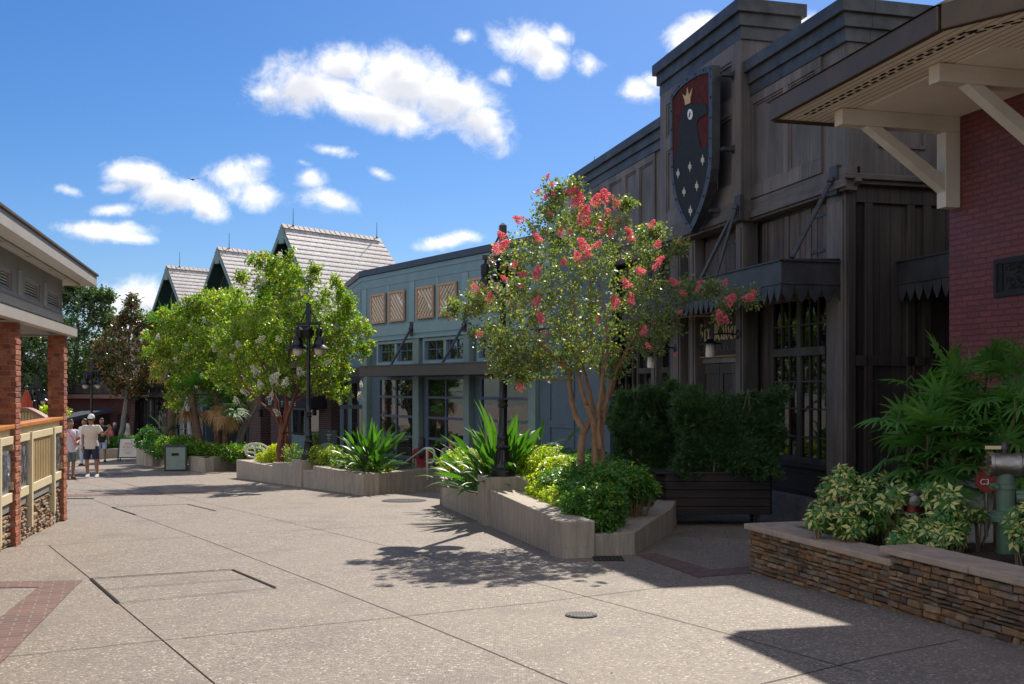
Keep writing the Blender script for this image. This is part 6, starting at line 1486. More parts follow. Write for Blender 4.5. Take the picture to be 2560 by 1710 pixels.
    if flowers:
        proto = {}
        for i, fl in enumerate(flowers):
            c, r = fl[0], fl[1]; fm_ = fl[2] if len(fl) > 2 else fmat; key = (fm_.name, i % 3)
            if key not in proto:
                nn = fcount; ax_ = np.array([.25, -.1, 1]); h_ = rg.random((nn, 1)); rad = (1.05-h_)**.6; d = rdir(rg, nn); d[:, 2] *= .4
                pp_ = d*rad*.62 + ax_*(h_*1.7-.85) ; o = leaf_obj(fname, pp_, nrm(d + rg.normal(size=(nn, 3))*.7), rdir(rg, nn), rg.uniform(.16, .34, nn), rg.uniform(.14, .3, nn), fm_, T, fold=.3); proto[key] = o
                # knobbly heart of the panicle
            else: o = proto[key].copy(); COL.objects.link(o); o.parent = T
            c_ = Vector(c)-base; o.location = c_; o.scale = (r, r, r*1.0); o.rotation_euler = (rnd.uniform(-.9,.9), rnd.uniform(-.7,.7), rnd.uniform(0,6))
    return T
def Pb(px, py, Y): return tuple(P(px, py, Y))
# ---- pink crape myrtle
YA = 14.4; ZA = G(1459, 1331).z
def at_(px, py, dy=0): return Pb(px, py, YA+dy)
b1, b2 = at_(1453, 1200), at_(1487, 1200)
stems = [([b1, at_(1455,1110), at_(1458,1076), at_(1436,1030), at_(1424,960,-.2), at_(1418,920,-.3), at_(1340,850,-.5)], .062, .022),
         ([at_(1458,1080), at_(1480,1040,.1), at_(1478,1000,.15), at_(1466,950,.2), at_(1452,900,.2), at_(1440,830,.3), at_(1430,720,.3)], .05, .015),
         ([b2, at_(1488,1110), at_(1484,1060,-.1), at_(1470,1020,-.15), at_(1456,985,-.2), at_(1446,930,-.2), at_(1436,880,-.2), at_(1380,800,-.3)], .058, .018),
         ([at_(1506,1200,.1), at_(1503,1100,.1), at_(1508,1050,.1), at_(1520,990,.1), at_(1540,930,0), at_(1566,880,0), at_(1610,800,.1)], .05, .016),
         ([at_(1500,1120,-.05), at_(1496,1050,-.1), at_(1500,1000,-.2), at_(1508,930,-.3), at_(1520,850,-.4), at_(1500,720,-.3)], .045, .014),
         ([at_(1490,1060,0), at_(1510,1000,.3), at_(1500,930,.4), at_(1482,860,.5), at_(1478,760,.5), at_(1470,640,.4), at_(1440,520,.3)], .042, .010),
         ([at_(1508,1030,.1), at_(1530,975,.3), at_(1548,925,.4), at_(1585,850,.5), at_(1660,790,.4)], .032, .010)]
rg = np.random.default_rng(42); cl = []
C0 = [(1240,795,.0,.40),(1185,770,-.1,.20),(1130,768,-.1,.10),(1290,760,-.5,.42),(1330,690,-.3,.42),(1270,700,.1,.30),(1300,620,0,.28),(1360,610,.1,.38),(1400,560,.2,.34),(1440,640,-.3,.42),(1460,530,.1,.30),(1500,590,.1,.36),(1530,560,-.2,.22),(1560,640,-.1,.38),
      (1610,590,.2,.20),(1620,680,.1,.34),(1650,730,-.2,.38),(1690,745,.2,.30),(1735,728,.1,.20),(1780,722,.1,.13),(1560,740,-.5,.45),(1500,700,-.6,.42),(1440,760,-.6,.45),(1380,740,-.7,.45),(1340,790,-.6,.42),(1290,830,-.4,.38),(1240,850,-.2,.26),
      (1380,850,-.5,.40),(1440,850,-.6,.38),(1520,830,-.5,.42),(1590,800,-.3,.42),(1640,810,.1,.30),(1665,830,.3,.16),(1380,480,.1,.15),(1372,520,.1,.18),(1350,560,0,.2),(1560,510,.1,.10),(1430,470,0,.12),(1500,660,.5,.5),(1400,700,.6,.5),(1330,750,.6,.45),(1560,780,.6,.5),(1450,800,.6,.5),(1640,650,.4,.22),(1210,830,.1,.18),(1600,730,.5,.4),(1450,590,.5,.4),(1380,640,.5,.35),(1420,900,-.3,.22),(1300,885,-.4,.26),(1350,915,-.3,.20),(1480,885,-.5,.3),(1560,880,-.3,.3),(1625,865,0,.24),(1250,890,-.2,.2),(1530,925,.1,.2),(1420,860,.4,.35),(1510,890,.4,.3),(1250,920,-.2,.13),(1200,745,.0,.22),(1350,900,-.3,.2),(1310,870,-.2,.25),(1700,615,.1,.10),(1640,585,.1,.09)]
for (px, py, dy, r) in C0: cl.append((at_(px, py, dy), (r, r, r*.72)))
fl_px = [(1445,500,.16),(1462,535,.16),(1430,478,.11),(1515,490,.15),(1490,500,.12),(1540,508,.1),(1370,440,.05),(1380,460,.05),(1383,482,.05),(1365,490,.06),(1345,478,.05),(1296,548,.10),(1253,587,.09),(1256,615,.13),(1240,620,.09),(1336,585,.06),(1260,500,.0),(1400,578,.07),(1423,580,.06),(1345,595,.08),(1500,568,.10),(1528,580,.08),(1545,552,.07),(1458,610,.12),(1445,640,.10),(1470,635,.08),(1520,535,.10),(1575,590,.10),(1570,575,.07),(1630,560,.08),(1287,660,.07),(1345,675,.09),(1340,690,.08),(1308,685,.07),(1409,655,.07),(1188,720,.07),(1225,742,.09),(1260,695,.06),(1300,715,.05),(1600,677,.09),(1650,650,.08),(1640,665,.06),(1565,708,.09),(1685,705,.09),(1706,732,.06),(1537,753,.10),(1578,748,.09),(1342,753,.10),(1350,790,.08),(1352,800,.07),(1610,826,.08),(1745,720,.06),(1750,705,.05),(1814,705,.06),(1828,748,.12),(1878,740,.12),(1800,790,.11),(1815,798,.07),(1200,835,.07),(1300,967,.08),(1645,610,.08),(1495,800,.05),(1360,830,.04),(1690,885,.04),(1700,780,.05),(1375,535,.07),(1470,560,.09),(1620,865,.06),(1495,610,.07)]
fl = []
for i, (px, py, r) in enumerate(fl_px):
    if r > 0: fl.append((at_(px, py, -1.15 if 1250 < px < 1660 and py > 590 else -.5 if py > 560 else -.15), r*.9))
for px, py, r in ((1228,650,.08),(1205,718,.09),(1165,765,.06),(1120,790,.07),(1535,500,.10),(1480,755,.06),(1258,668,.05),(1700,600,.05),(1355,775,.05)): fl.append((at_(px, py, -.3 if px > 1300 else 0), r, MT['seed_head']))
cl += [(at_(1878,742,0), .07), (at_(1828,748,0), .1), (at_(1800,790,0), .08), (at_(1300,945,-.2), .07)]
tree('pink_crape_myrtle', 'crape myrtle with bright pink flower clusters and bare tan forked trunks in the near planter', 'tree', (b1[0]+.1, b1[1], -.3), stems, cl, 390, (.055,.032), [MT['leaf_crape'], MT['leaf_young']], MT['bark_tan'], seed=7, mi_p=[.91,.09], flowers=fl, fmat=MT['petal_pink'], twigs=4, rfun=1, fcount=190)
# ---- white crape myrtles
YW = 27.9
def aw_(px, py, dy=0): return Pb(px, py, YW+dy)
bW = aw_(706, 1165)
stems = [([aw_(698,1168), aw_(700,1110), aw_(704,1070), aw_(694,1030), aw_(686,985), aw_(668,940), aw_(640,880)], .11, .03),
         ([aw_(712,1168,.1), aw_(714,1100,.1), aw_(712,1065,.1), aw_(716,1020,.1), aw_(712,970), aw_(720,900), aw_(735,800)], .10, .025),
         ([aw_(706,1080), aw_(726,1020,-.1), aw_(740,980,-.2), aw_(770,900,-.2), aw_(820,840,-.2)], .07, .02),
         ([aw_(704,1070), aw_(680,1030,-.2), aw_(650,1005,-.3), aw_(610,960,-.4), aw_(590,900,-.4)], .045, .015)]
rg = np.random.default_rng(5); cl = []
CW = [(700,660,.22,.1),(720,690,.4,0),(670,700,.35,.2),(760,700,.35,.1),(650,640,.12,0),(790,690,.25,.2),(690,750,.6,-.3),(750,760,.6,.5),(620,760,.55,0),(820,770,.55,.1),(860,760,.35,.2),(880,800,.4,.1),(840,830,.6,.3),(780,830,.7,.6),(710,830,.7,.0),(640,840,.65,-.5),(580,820,.6,-.2),(900,830,.28,0),(860,880,.5,.2),(800,900,.6,.6),(730,890,.6,.3),(660,910,.6,-.5),(590,900,.6,-.2),(690,960,.4,-.4),(620,970,.45,-.3),(780,960,.4,.0),(830,950,.42,.3),(850,990,.25,.3),(560,950,.4,0),(690,800,.7,.7),(770,840,.7,.7),(620,850,.7,.7),(540,760,.35,.1),(610,690,.2,0),(900,880,.2,.1),(920,860,.12,0),(730,630,.14,.1),(655,660,.25,.1),(860,930,.2,.2),(880,700,.0001,.2),(850,720,.25,.1)]
for (px, py, r, dy) in CW:
    if r > .01: cl.append((aw_(px, py, dy), (r*.95, r*.95, r*.75)))
fl = [(aw_(px, py, dy), r) for px, py, r, dy in ((654,848,.13,-1.2),(636,926,.16,-1.1),(690,940,.16,-1.2),(682,953,.15,-1.2),(714,955,.14,-1.2),(750,929,.15,-1),(697,845,.1,-1.2),(660,700,.13,-.3),(758,728,.12,-.4),(811,770,.1,-.6),(677,990,.13,-.9),(595,860,.12,-1),(900,990,.13,-.2),(903,960,.08,-.2),(650,960,.13,-1),(610,980,.12,-1),(691,1030,.12,-.6),(645,710,.1,-.2),(700,640,.14,0),(580,890,.1,-.9),(760,870,.1,-1.3),(820,905,.12,-.9),(590,1000,.12,-.8))]
tree('white_crape_myrtle', 'crape myrtle with white blossoms and cinnamon red trunks in the middle planter', 'tree', (bW[0], bW[1], bW[2]), stems, cl, 720, (.09,.052), [MT['leaf_crape_white'], MT['leaf_young']], MT['bark_cinnamon'], seed=17, mi_p=[.84,.16], flowers=fl, fmat=MT['petal_white'], twigs=4, fcount=110, sat=3)
YV = 35.2
def av_(px, py, dy=0): return Pb(px, py, YV+dy)
bV = av_(600, 1128)
stems = [([av_(598,1128), av_(610,1080), av_(628,1040), av_(640,1000), av_(600,930), av_(560,880)], .09, .03), ([av_(590,1128), av_(600,1080), av_(618,1030), av_(560,960), av_(500,900)], .08, .025), ([av_(606,1060), av_(580,990), av_(530,930), av_(470,870)], .05, .02)]
CV = [(650,800,.6,.3),(640,870,.6,0),(420,800,.45,.2),(450,1000,.4,0),(600,1010,.4,.3),(560,1020,.35,0),(450,800,.6,0),(500,780,.6,.2),(550,770,.6,0),(420,850,.55,0),(470,860,.75,-.4),(530,850,.8,-.5),(590,850,.7,0),(440,920,.6,0),(500,930,.7,-.4),(560,920,.7,-.2),(480,980,.5,0),(540,985,.5,0),(600,960,.6,.2),(420,960,.25,.1),(520,745,.35,.2),(470,760,.3,.1),(575,740,.4,.3),(410,890,.4,.1),(430,870,.5,1),(500,860,.8,1),(570,880,.8,1),(600,800,.7,.6)]
cl = [(av_(px, py, dy), (r, r, r*.8)) for px, py, r, dy in CV]
fl = [(av_(px, py, -1.2), r) for px, py, r in ((468,866,.15),(535,869,.16),(550,884,.14),(600,871,.13),(505,940,.12),(590,930,.15),(440,900,.12),(395,842,.12),(510,800,.12),(610,940,.13))]
tree('white_crape_myrtle', 'second white flowering myrtle farther back among the palms, yellowing at its left edge', 'tree', bV, stems, cl, 1050, (.10,.062), [MT['leaf_crape_white'], MT['leaf_young']], MT['bark_grey'], seed=23, mi_p=[.82,.18], flowers=fl, fmat=MT['petal_white'], twigs=3, fcount=90, sat=2)
# ---- magnolia
YM = 48.5
def am_(px, py, dy=0): return Pb(px, py, YM+dy)
stems = [([am_(302,1128), am_(306,1070), am_(314,1010), am_(318,960), am_(320,900), am_(325,800), am_(330,755)], .17, .02)]
CM = [(330,755,.22,0),(328,780,.35,0),(305,800,.3,0),(355,800,.4,0),(325,820,.55,0),(290,840,.5,.2),(365,835,.45,.1),(380,810,.25,0),(300,880,.65,-.2),(350,880,.65,-.2),(265,890,.55,0),(385,890,.45,0),(275,930,.6,0),(330,930,.65,-.3),(375,940,.5,0),(250,940,.4,.1),(290,965,.45,0),(340,975,.4,0),(255,870,.35,.2),(240,920,.25,0),(325,860,.6,.7),(300,930,.6,.7)]
tree('magnolia_tree', 'magnolia with glossy brown and green leaves and a pale bare trunk far across the square', 'tree', am_(302,1128), stems, [(am_(a, b_, d), (r, r, r)) for a, b_, r, d in CM], 360, (.20,.085), [MT['leaf_magnolia'], MT['leaf_rust']], MT['bark_grey'], seed=3, mi_p=[.72,.28], twigs=2)
# ---- oaks behind
YO = 62
def ao(px, py, dy=0): return Pb(px, py, YO+dy)
def oak(label, px0, tops, seed, YY=62, name='live_oak', mats=None, lpc=1000, sz=(.19,.10)):
    stems = [([Pb(px0, 1110, YY), Pb(px0+5, 1020, YY), Pb(px0-5, 950, YY), Pb(px0, 870, YY), Pb(px0+5, 800, YY)], .35, .08), ([Pb(px0+3, 1000, YY), Pb(px0+40, 930, YY), Pb(px0+70, 870, YY)], .2, .06), ([Pb(px0, 990, YY), Pb(px0-50, 920, YY), Pb(px0-80, 860, YY)], .2, .06)]
    tree(name, label, 'tree', Pb(px0, 1110, YY), stems, [(Pb(a, b_, YY+d), (r, r, r*.75)) for a, b_, r, d in tops], lpc, sz, mats or MT['leaf_oak'], MT['bark_grey'], seed=seed, twigs=3, group='trees beyond the square')
oak('broad grey green oak showing above the pavilion roof end, left of the brown magnolia', 190, [(190,740,1.2,0),(230,760,1.1,0),(160,730,.9,0),(255,790,.9,0),(265,740,.5,0),(210,800,1.7,-.5),(160,800,1.6,0),(250,840,1.4,0),(180,860,1.8,-.8),(230,900,1.6,-.4),(150,900,1.5,0),(200,950,1.4,-.3),(250,950,1.2,0),(170,960,1.2,0),(275,880,1,.3),(280,820,.6,.2),(180,710,.6,0),(140,850,1.5,.5),(235,740,.7,.4)], 31)
oak('dark oak seen between the two brick columns of the pavilion', 60, [(60,850,1.8,0),(100,880,1.7,0),(20,880,1.7,0),(120,930,1.4,0),(70,930,1.8,-.6),(20,940,1.5,0),(95,820,1.6,.4),(50,800,1.6,.3),(110,960,1,0),(-30,850,1.7,0),(-20,920,1.6,0),(130,860,1.4,.4)], 37, 58)
# a low wooded edge hides the horizon behind the far buildings
rg = np.random.default_rng(77); n = 26000; u_ = rg.uniform(-62, 4, n); v_ = rg.uniform(0, 4, n); z_ = -1.6 + rg.random(n)**.8*(5.4 + 1.5*np.sin(u_*.31) + 1.1*np.sin(u_*.83+1)); pts = np.stack([u_, 92+v_+np.sin(u_*.5), z_], 1)
o = leaf_obj('far_woods', pts, rdir(rg, n), rdir(rg, n), rg.uniform(.4, .8, n), rg.uniform(.3, .5, n), MT['leaf_oak']); tag(o, kind='stuff', label='dark green trees along the horizon behind the far buildings', cat='woods')

# ================================================ PALMS, CYCAD, STRAP LEAVES
class LV:
    def __init__(s): s.v = []; s.f = []
    def blade(s, base, d, n, L, W, seg=4, sag=.3, taper=(.5, 1, .9, .55, .04), fold=.2):
        """long blade with a fold along its midrib, bending down under its weight"""
        base = Vector(base); d = Vector(d).normalized(); n = Vector(n); sd = d.cross(n)
        if sd.length < 1e-3: sd = d.cross(Vector((1,0,0)))
        sd.normalize(); k0 = len(s.v); p = base.copy(); st = L/seg
        for i in range(seg+1):
            up = sd.cross(d).normalized(); t_ = i/seg*(len(taper)-1); a = int(min(t_, len(taper)-2)); w = (taper[a]+(taper[a+1]-taper[a])*(t_-a))*W/2
            s.v += [tuple(p + sd*w + up*w*fold), tuple(p), tuple(p - sd*w + up*w*fold)]
            if i < seg:
                s.f += [(k0+3*i, k0+3*i+3, k0+3*i+4, k0+3*i+1), (k0+3*i+1, k0+3*i+4, k0+3*i+5, k0+3*i+2)]
            d = (d + Vector((0,0,-1))*sag*st/L*(.4+i/seg)).normalized(); p = p + d*st
        return p
    def build(s, name, mt, parent, off=(0,0,0), smooth=True):
        me = bpy.data.meshes.new(name); o3 = Vector(off); me.from_pydata([tuple(Vector(p)-o3) for p in s.v], [], s.f); me.materials.append(mt)
        if smooth: me.polygons.foreach_set('use_smooth', [True]*len(me.polygons))
        o = bpy.data.objects.new(name, me); COL.objects.link(o); o.parent = parent; return o
def fan_palm(label, base, stems, nf, R_, seed, mats=None, dead=0, name='fan_palm', blades=16, W=.045, cat='palm', petiole=.5, group=None, spread=3.6, droopy=.6):
    rnd = random.Random(seed); base = Vector(base); T = thing(name, label, cat, base, 0, group); m = MB(); lv = LV(); dd = LV(); pet = MB()
    for si, (b_, top, r) in enumerate(stems):
        b_ = Vector(b_); top = Vector(top); mid = b_.lerp(top, .5)+Vector((rnd.uniform(-.05,.05), 0, 0)); m.tube([b_-base, mid-base, top-base], [r*1.15, r, r*.95], 9)
        for k in range(nf):
            az = rnd.uniform(0, 6.283); el = rnd.uniform(-.5, 1.25) if k < nf-2 else 1.3; d = Vector((math.cos(az)*math.cos(el), math.sin(az)*math.cos(el), math.sin(el)))
            st = b_.lerp(top, rnd.uniform(.45, 1)) if name == 'lady_palm' else top
            isd = k < dead; tgt = dd if isd else lv
            if isd: d = Vector((math.cos(az)*.5, math.sin(az)*.5, -.8)).normalized()
            L_ = petiole*rnd.uniform(.7, 1.25); h_ = st + d*L_*.6 + Vector((0,0,.05)); e = st + d*L_ + Vector((0,0,-.06 if not isd else -.1)); pet.tube([st-base, h_-base, e-base], [.011, .009, .007], 4)
            fwd = (d + Vector((0,0,-droopy*.5))).normalized(); side = fwd.cross(Vector((0,0,1))).normalized() if abs(fwd.z) < .95 else Vector((1,0,0)); upn = side.cross(fwd)
            for i in range(blades):
                a = (i/(blades-1)-.5)*spread + rnd.uniform(-.05,.05); bd = fwd*math.cos(a) + side*math.sin(a) + upn*.15
                tgt.blade(e-base, bd, upn+side*rnd.uniform(-.3,.3), R_*rnd.uniform(.82,1.08)*(1-.12*abs(a)/1.8), W*rnd.uniform(.8,1.15), 4, sag=droopy if not isd else 1.6)
    m.build('trunk', MT['palm_bark'], T, smooth=True); pet.build('leaf_stalks', MT['leaf_palm'], T); lv.build('fronds', mats or MT['leaf_palm'], T)
    if dead: dd.build('dead_fronds', MT['frond_dead'], T)
    return T
# tall cabbage palm, dead skirt at the left of the second myrtle
Yp_ = 38.0; fan_palm('cabbage palm with rusty drooping dead fronds left of the white myrtles', P(432,1110,Yp_), [(P(432,1110,Yp_), P(428,850,Yp_), .15)], 22, .95, 5, dead=9, name='cabbage_palm', blades=18, W=.05, petiole=.8)
Yp2 = 34.5; fan_palm('clump of short fan palms with shaggy brown trunks below the second white myrtle', P(530,1128,Yp2), [(P(505,1130,Yp2), P(478,985,Yp2), .11), (P(548,1130,Yp2+.3), P(540,985,Yp2+.3), .12), (P(563,1130,Yp2), P(566,1010,Yp2), .11)], 13, .62, 9, dead=4, name='fan_palm', blades=16, W=.045, petiole=.5)
# hanging rusty flower stalk / dead fronds above
cy = P(415, 1100, 38); T = thing('cycad', 'big dark cycad with arching fronds behind the litter bin', 'cycad', cy); lv = LV(); rnd = random.Random(2); st_m = MB()
for k in range(30):
    az = rnd.uniform(0, 6.283); el = rnd.uniform(.15, 1.35); d = Vector((math.cos(az)*math.cos(el), math.sin(az)*math.cos(el), math.sin(el))); L_ = rnd.uniform(.9, 1.25); p = Vector((0,0,.0)); prev = p.copy(); n_ = 15
    for i in range(n_):
        p2 = p + d*L_/n_; st_m.tube([p, p2], .008, 3, cap=False); sd = d.cross(Vector((0,0,1))).normalized()
        if i > 1:
            w_ = .17*math.sin(math.pi*(i+1)/(n_+2))**.6
            for s2 in (-1, 1):
                for jj in (0, .5): lv.blade(p.lerp(p2, jj), sd*s2 + d*.55 + Vector((0,0,.25)), Vector((0,0,1)), w_, .016, 2, sag=.2, taper=(1,.9,.05))
        d = (d + Vector((0,0,-.09))).normalized(); p = p2
st_m.lathe((0,0,-.3), [(.16,0),(.18,.2),(.12,.35)], 10); st_m.build('stem', MT['palm_bark'], T); lv.build('fronds', MT['leaf_cycad'], T)
def strap_plant(label, base, n, L_, W_, seed, name='bird_of_paradise', tilt=(.35, 1.45), lean=(0,0), mt='leaf_strap', group='strap leaved plants in the planters'):
    rnd = random.Random(seed); T = thing(name, label, 'plant', base, 0, group); lv = LV(); st = MB()
    for k in range(n):
        az = rnd.uniform(0, 6.283); el = rnd.uniform(*tilt); d = Vector((math.cos(az)*math.cos(el)+lean[0], math.sin(az)*math.cos(el)+lean[1], math.sin(el))).normalized(); b_ = Vector((rnd.uniform(-.12,.12), rnd.uniform(-.12,.12), 0))
        pl_ = L_*rnd.uniform(.25, .75); e = b_ + d*pl_; st.tube([b_, e], [.012,.007], 4)
        nn = Vector((-d.x*.5+rnd.uniform(-.6,.6), -d.y*.5+rnd.uniform(-.6,.6), 1)); lv.blade(e, (d+Vector((rnd.uniform(-.25,.25), rnd.uniform(-.25,.25), 0))).normalized(), nn, L_*rnd.uniform(.32,.5), W_*rnd.uniform(.6,1.1), 6, sag=rnd.uniform(.2,1.3), taper=(.25,.8,1,.95,.7,.35,.03), fold=.35)
    st.build('stalks', MT[mt], T); lv.build('leaves', MT[mt], T); return T
s1 = P(1258, 1150, 16.6); strap_plant('big sunlit bird of paradise plant right behind the nearest lamp post', (s1.x, s1.y, -.25), 190, 1.36, .105, 1, tilt=(.15,1.42)); 
s1 = P(1172, 1160, 18.2); strap_plant('bird of paradise arching out left of the nearest lamp post', (s1.x, s1.y, -.25), 36, .85, .08, 4, tilt=(.25,1.1), lean=(-.12,.05))
s2 = P(930, 1165, 23.2); strap_plant('bird of paradise at the right end of the middle planter', (s2.x, s2.y, s2.z-.15), 150, 1.08, .105, 2, tilt=(.1,1.45))
s3 = P(1350, 1130, 16.8); strap_plant('darker shaded bird of paradise leaning right behind the lime shrubs', (s3.x, s3.y, s3.z-.3), 20, 1.0, .09, 6, tilt=(.1,1.0), lean=(.25,0))

# ================================================ SHRUBS
def shrub(name, label, cat, pts, r, n, leaf, mats, seed, group=None, mi_p=None, stems=True, up=.3, whorl=0, zbase=None, stemmat='twig'):
    """pts: list of (centre, radius) lobes"""
    rg = np.random.default_rng(seed); c = np.mean([np.array(p[0]) for p in pts], 0); zb_ = zbase if zbase is not None else min(p[0][2]-(p[1] if isinstance(p[1], float) else p[1][2]) for p in pts)
    base = (c[0], c[1], zb_); T = thing(name, label, cat, base, 0, group); Ps, Ds, m = [], [], MB()
    for (pc, pr) in pts:
        rv = np.asarray((pr, pr, pr) if isinstance(pr, float) else pr, float); k_ = n
        ns = max(4, k_//max(6, whorl or 8)); sc, sd = blob(rg, np.array(pc), rv, ns, .55); per = max(6, whorl or 8); idx = np.repeat(np.arange(ns), per)
        ax_ = nrm(sd*.8 + rg.normal(size=sd.shape)*.35 + np.array([0,0,up]))
        if whorl:
            t1 = nrm(np.cross(ax_, rg.normal(size=ax_.shape))); t2 = np.cross(ax_, t1); a = np.tile(np.arange(per)*2*np.pi/per, ns)[:, None] + rg.normal(size=(len(idx), 1))*.15
            d = nrm(t1[idx]*np.cos(a) + t2[idx]*np.sin(a) + ax_[idx]*rg.uniform(.05,.5,(len(idx),1))); p = sc[idx] + d*.012
        else:
            d = nrm(ax_[idx] + rg.normal(size=(len(idx), 3))*.65); p = sc[idx] + rg.normal(size=(len(idx), 3))*leaf[0]*.5
        Ps.append(p); Ds.append(d)
        for k in range(min(10, ns)):
            e = Vector(sc[k]); s_ = Vector((pc[0]+(e.x-pc[0])*.3, pc[1]+(e.y-pc[1])*.3, zb_)); b3 = Vector(base); m.tube([s_-b3, s_.lerp(e, .5)-b3+Vector((0,0,.04)), e-b3], [.011,.008,.004], 4)
    Ps = np.concatenate(Ps); Ds = np.concatenate(Ds); nn = len(Ps); s_ = rg.uniform(.7, 1.2, nn); N = nrm(rg.normal(size=(nn, 3))*.5 + np.array([0,0,1.0]))
    mi = rg.choice(len(mi_p), nn, p=mi_p) if mi_p else None
    m.build('stems', MT[stemmat], T); leaf_obj('foliage', Ps, Ds, N, leaf[0]*s_, leaf[1]*s_, mats, T, mi, off=base); return T
# lime and green shrubs of the near planter : real 3-D mounds standing in the planter
def mound(px, py, Y, r): return (tuple(P(px, py, Y)), r)
lime, dark = [], []; rnd = random.Random(3)
def lobe(lst, s_, t_, zc, r): p = A2 + d02*s_ + in_*t_; lst.append(((p.x, p.y, zc), (r*rnd.uniform(.85,1.15), r*rnd.uniform(.85,1.15), r*.72)))
for i in range(78):
    s_, t_ = rnd.uniform(.25, 6.3), rnd.uniform(.62, 1.75)
    if 3.55 < s_ < 4.75 and t_ < .98: continue
    if s_ > 4.8 and t_ > 1.35: continue
    if t_ > .58+.6*s_: continue
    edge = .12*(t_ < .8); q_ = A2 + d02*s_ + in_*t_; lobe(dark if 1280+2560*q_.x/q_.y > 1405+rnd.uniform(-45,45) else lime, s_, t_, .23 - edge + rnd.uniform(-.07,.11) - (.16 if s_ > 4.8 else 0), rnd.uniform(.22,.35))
for i in range(32):
    s_, t_ = rnd.uniform(.2, 3.45), .58; lobe(dark if s_ < 1.5 else lime, s_, t_, rnd.uniform(-.08,.08), rnd.uniform(.16,.24))
for px_, py_, Y_, r_ in ((1300,1145,16.9,.28),(1345,1150,16.5,.3),(1330,1168,16.2,.26),(1290,1165,16.9,.24),(1375,1150,16.0,.3),(1150,1150,18.5,.28),(1180,1150,17.9,.26),(1125,1160,19.1,.24),(1205,1150,17.6,.24)): p = P(px_, py_, Y_); lime.append(((p.x, p.y, p.z), (r_, r_, r_*.75)))
for i in range(14):
    a_ = rnd.random(); p = A2.lerp(A3, .45+.45*a_) + d02*.66; dark.append(((p.x, p.y, rnd.uniform(-.08,.12)), (.24,.24,.2)))
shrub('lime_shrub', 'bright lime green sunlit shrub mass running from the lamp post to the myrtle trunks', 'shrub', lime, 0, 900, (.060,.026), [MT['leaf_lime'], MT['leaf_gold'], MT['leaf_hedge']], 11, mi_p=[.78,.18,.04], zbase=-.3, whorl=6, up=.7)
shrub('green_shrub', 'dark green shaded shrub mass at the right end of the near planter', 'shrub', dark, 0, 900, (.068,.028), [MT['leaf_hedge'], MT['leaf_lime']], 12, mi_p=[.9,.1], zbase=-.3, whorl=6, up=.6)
# yellow green ground shrubs in the middle planter
for k, (L_, lab, mt_, mp) in enumerate((
    ([mound(672,1145,28.5,(.28,.28,.22)), mound(688,1135,28.3,(.25,.25,.22)), mound(660,1150,28.9,(.2,.2,.15))], 'small yellow green shrub left of the cinnamon trunks', ['leaf_gold','leaf_lime'], [.6,.4]),
    ([mound(735,1140,27.2,(.28,.28,.24))], 'small shrub tucked left of the second lamp base', ['leaf_hedge','leaf_gold'], [.7,.3]),
    ([mound(805,1140,25.2,(.35,.3,.2)), mound(830,1145,24.9,(.3,.3,.22)), mound(838,1150,24.8,(.25,.25,.22)), mound(790,1138,25.6,(.3,.3,.2))], 'green and gold shrubs right of the second lamp base', ['leaf_hedge','leaf_gold'], [.55,.45]),
    ([mound(875,1165,23.9,(.35,.3,.18)), mound(905,1170,23.5,(.35,.3,.2)), mound(950,1180,23,(.3,.3,.15)), mound(860,1158,24.3,(.3,.3,.15))], 'olive low shrub spreading under the bird of paradise of the middle planter', ['leaf_var_green','leaf_young'], [.75,.25]))):
    shrub('low_shrub', lab, 'shrub', L_, 0, 900, (.075,.035), [MT[x] for x in mt_], 40+k, mi_p=mp, group='small shrubs in the middle planter')
shrub('clipped_hedge', 'low bright green hedge in the planter right of the litter bin', 'hedge', [mound(495,1128,34.2,(.5,.4,.3)), mound(530,1130,34,(.5,.4,.28)), mound(565,1132,33.8,(.5,.4,.25)), mound(600,1132,33.6,(.45,.4,.25)), mound(470,1120,34.8,(.4,.4,.35)), mound(635,1132,33.5,(.4,.3,.22)), mound(450,1112,35,(.4,.4,.3)), mound(420,1115,36,(.4,.4,.3))], 0, 1300, (.09,.045), [MT['leaf_hedge'], MT['leaf_lime']], 51, mi_p=[.72,.28])
shrub('clipped_hedge', 'dark clipped hedge in the far planter behind the sandwich board', 'hedge', [mound(px_, 1112, 46.6, (.55,.5,.33)) for px_ in range(262, 350, 14)]+[mound(212,1112,46.8,(.4,.4,.25)), mound(235,1112,46.8,(.4,.4,.25))], 0, 1000, (.10,.05), [MT['leaf_hedge']], 52)
shrub('dark_shrub', 'dark spreading shrub at the foot of the cycad, left of the bin', 'shrub', [mound(385,1112,37,(.45,.4,.35)), mound(400,1125,36.4,(.35,.35,.25)), mound(360,1100,38.5,(.3,.3,.3)), mound(372,1090,38.5,(.3,.3,.3))], 0, 1100, (.11,.04), [MT['leaf_hedge']], 53)
shrub('bright_shrub', 'small bright green shrub seen over the pavilion rail by the second brick column', 'shrub', [mound(112,1025,24,(.12,.12,.07)), mound(165,1028,24,(.1,.1,.06)), mound(125,1027,24,(.1,.1,.06))], 0, 200, (.06,.035), [MT['leaf_lime']], 54)
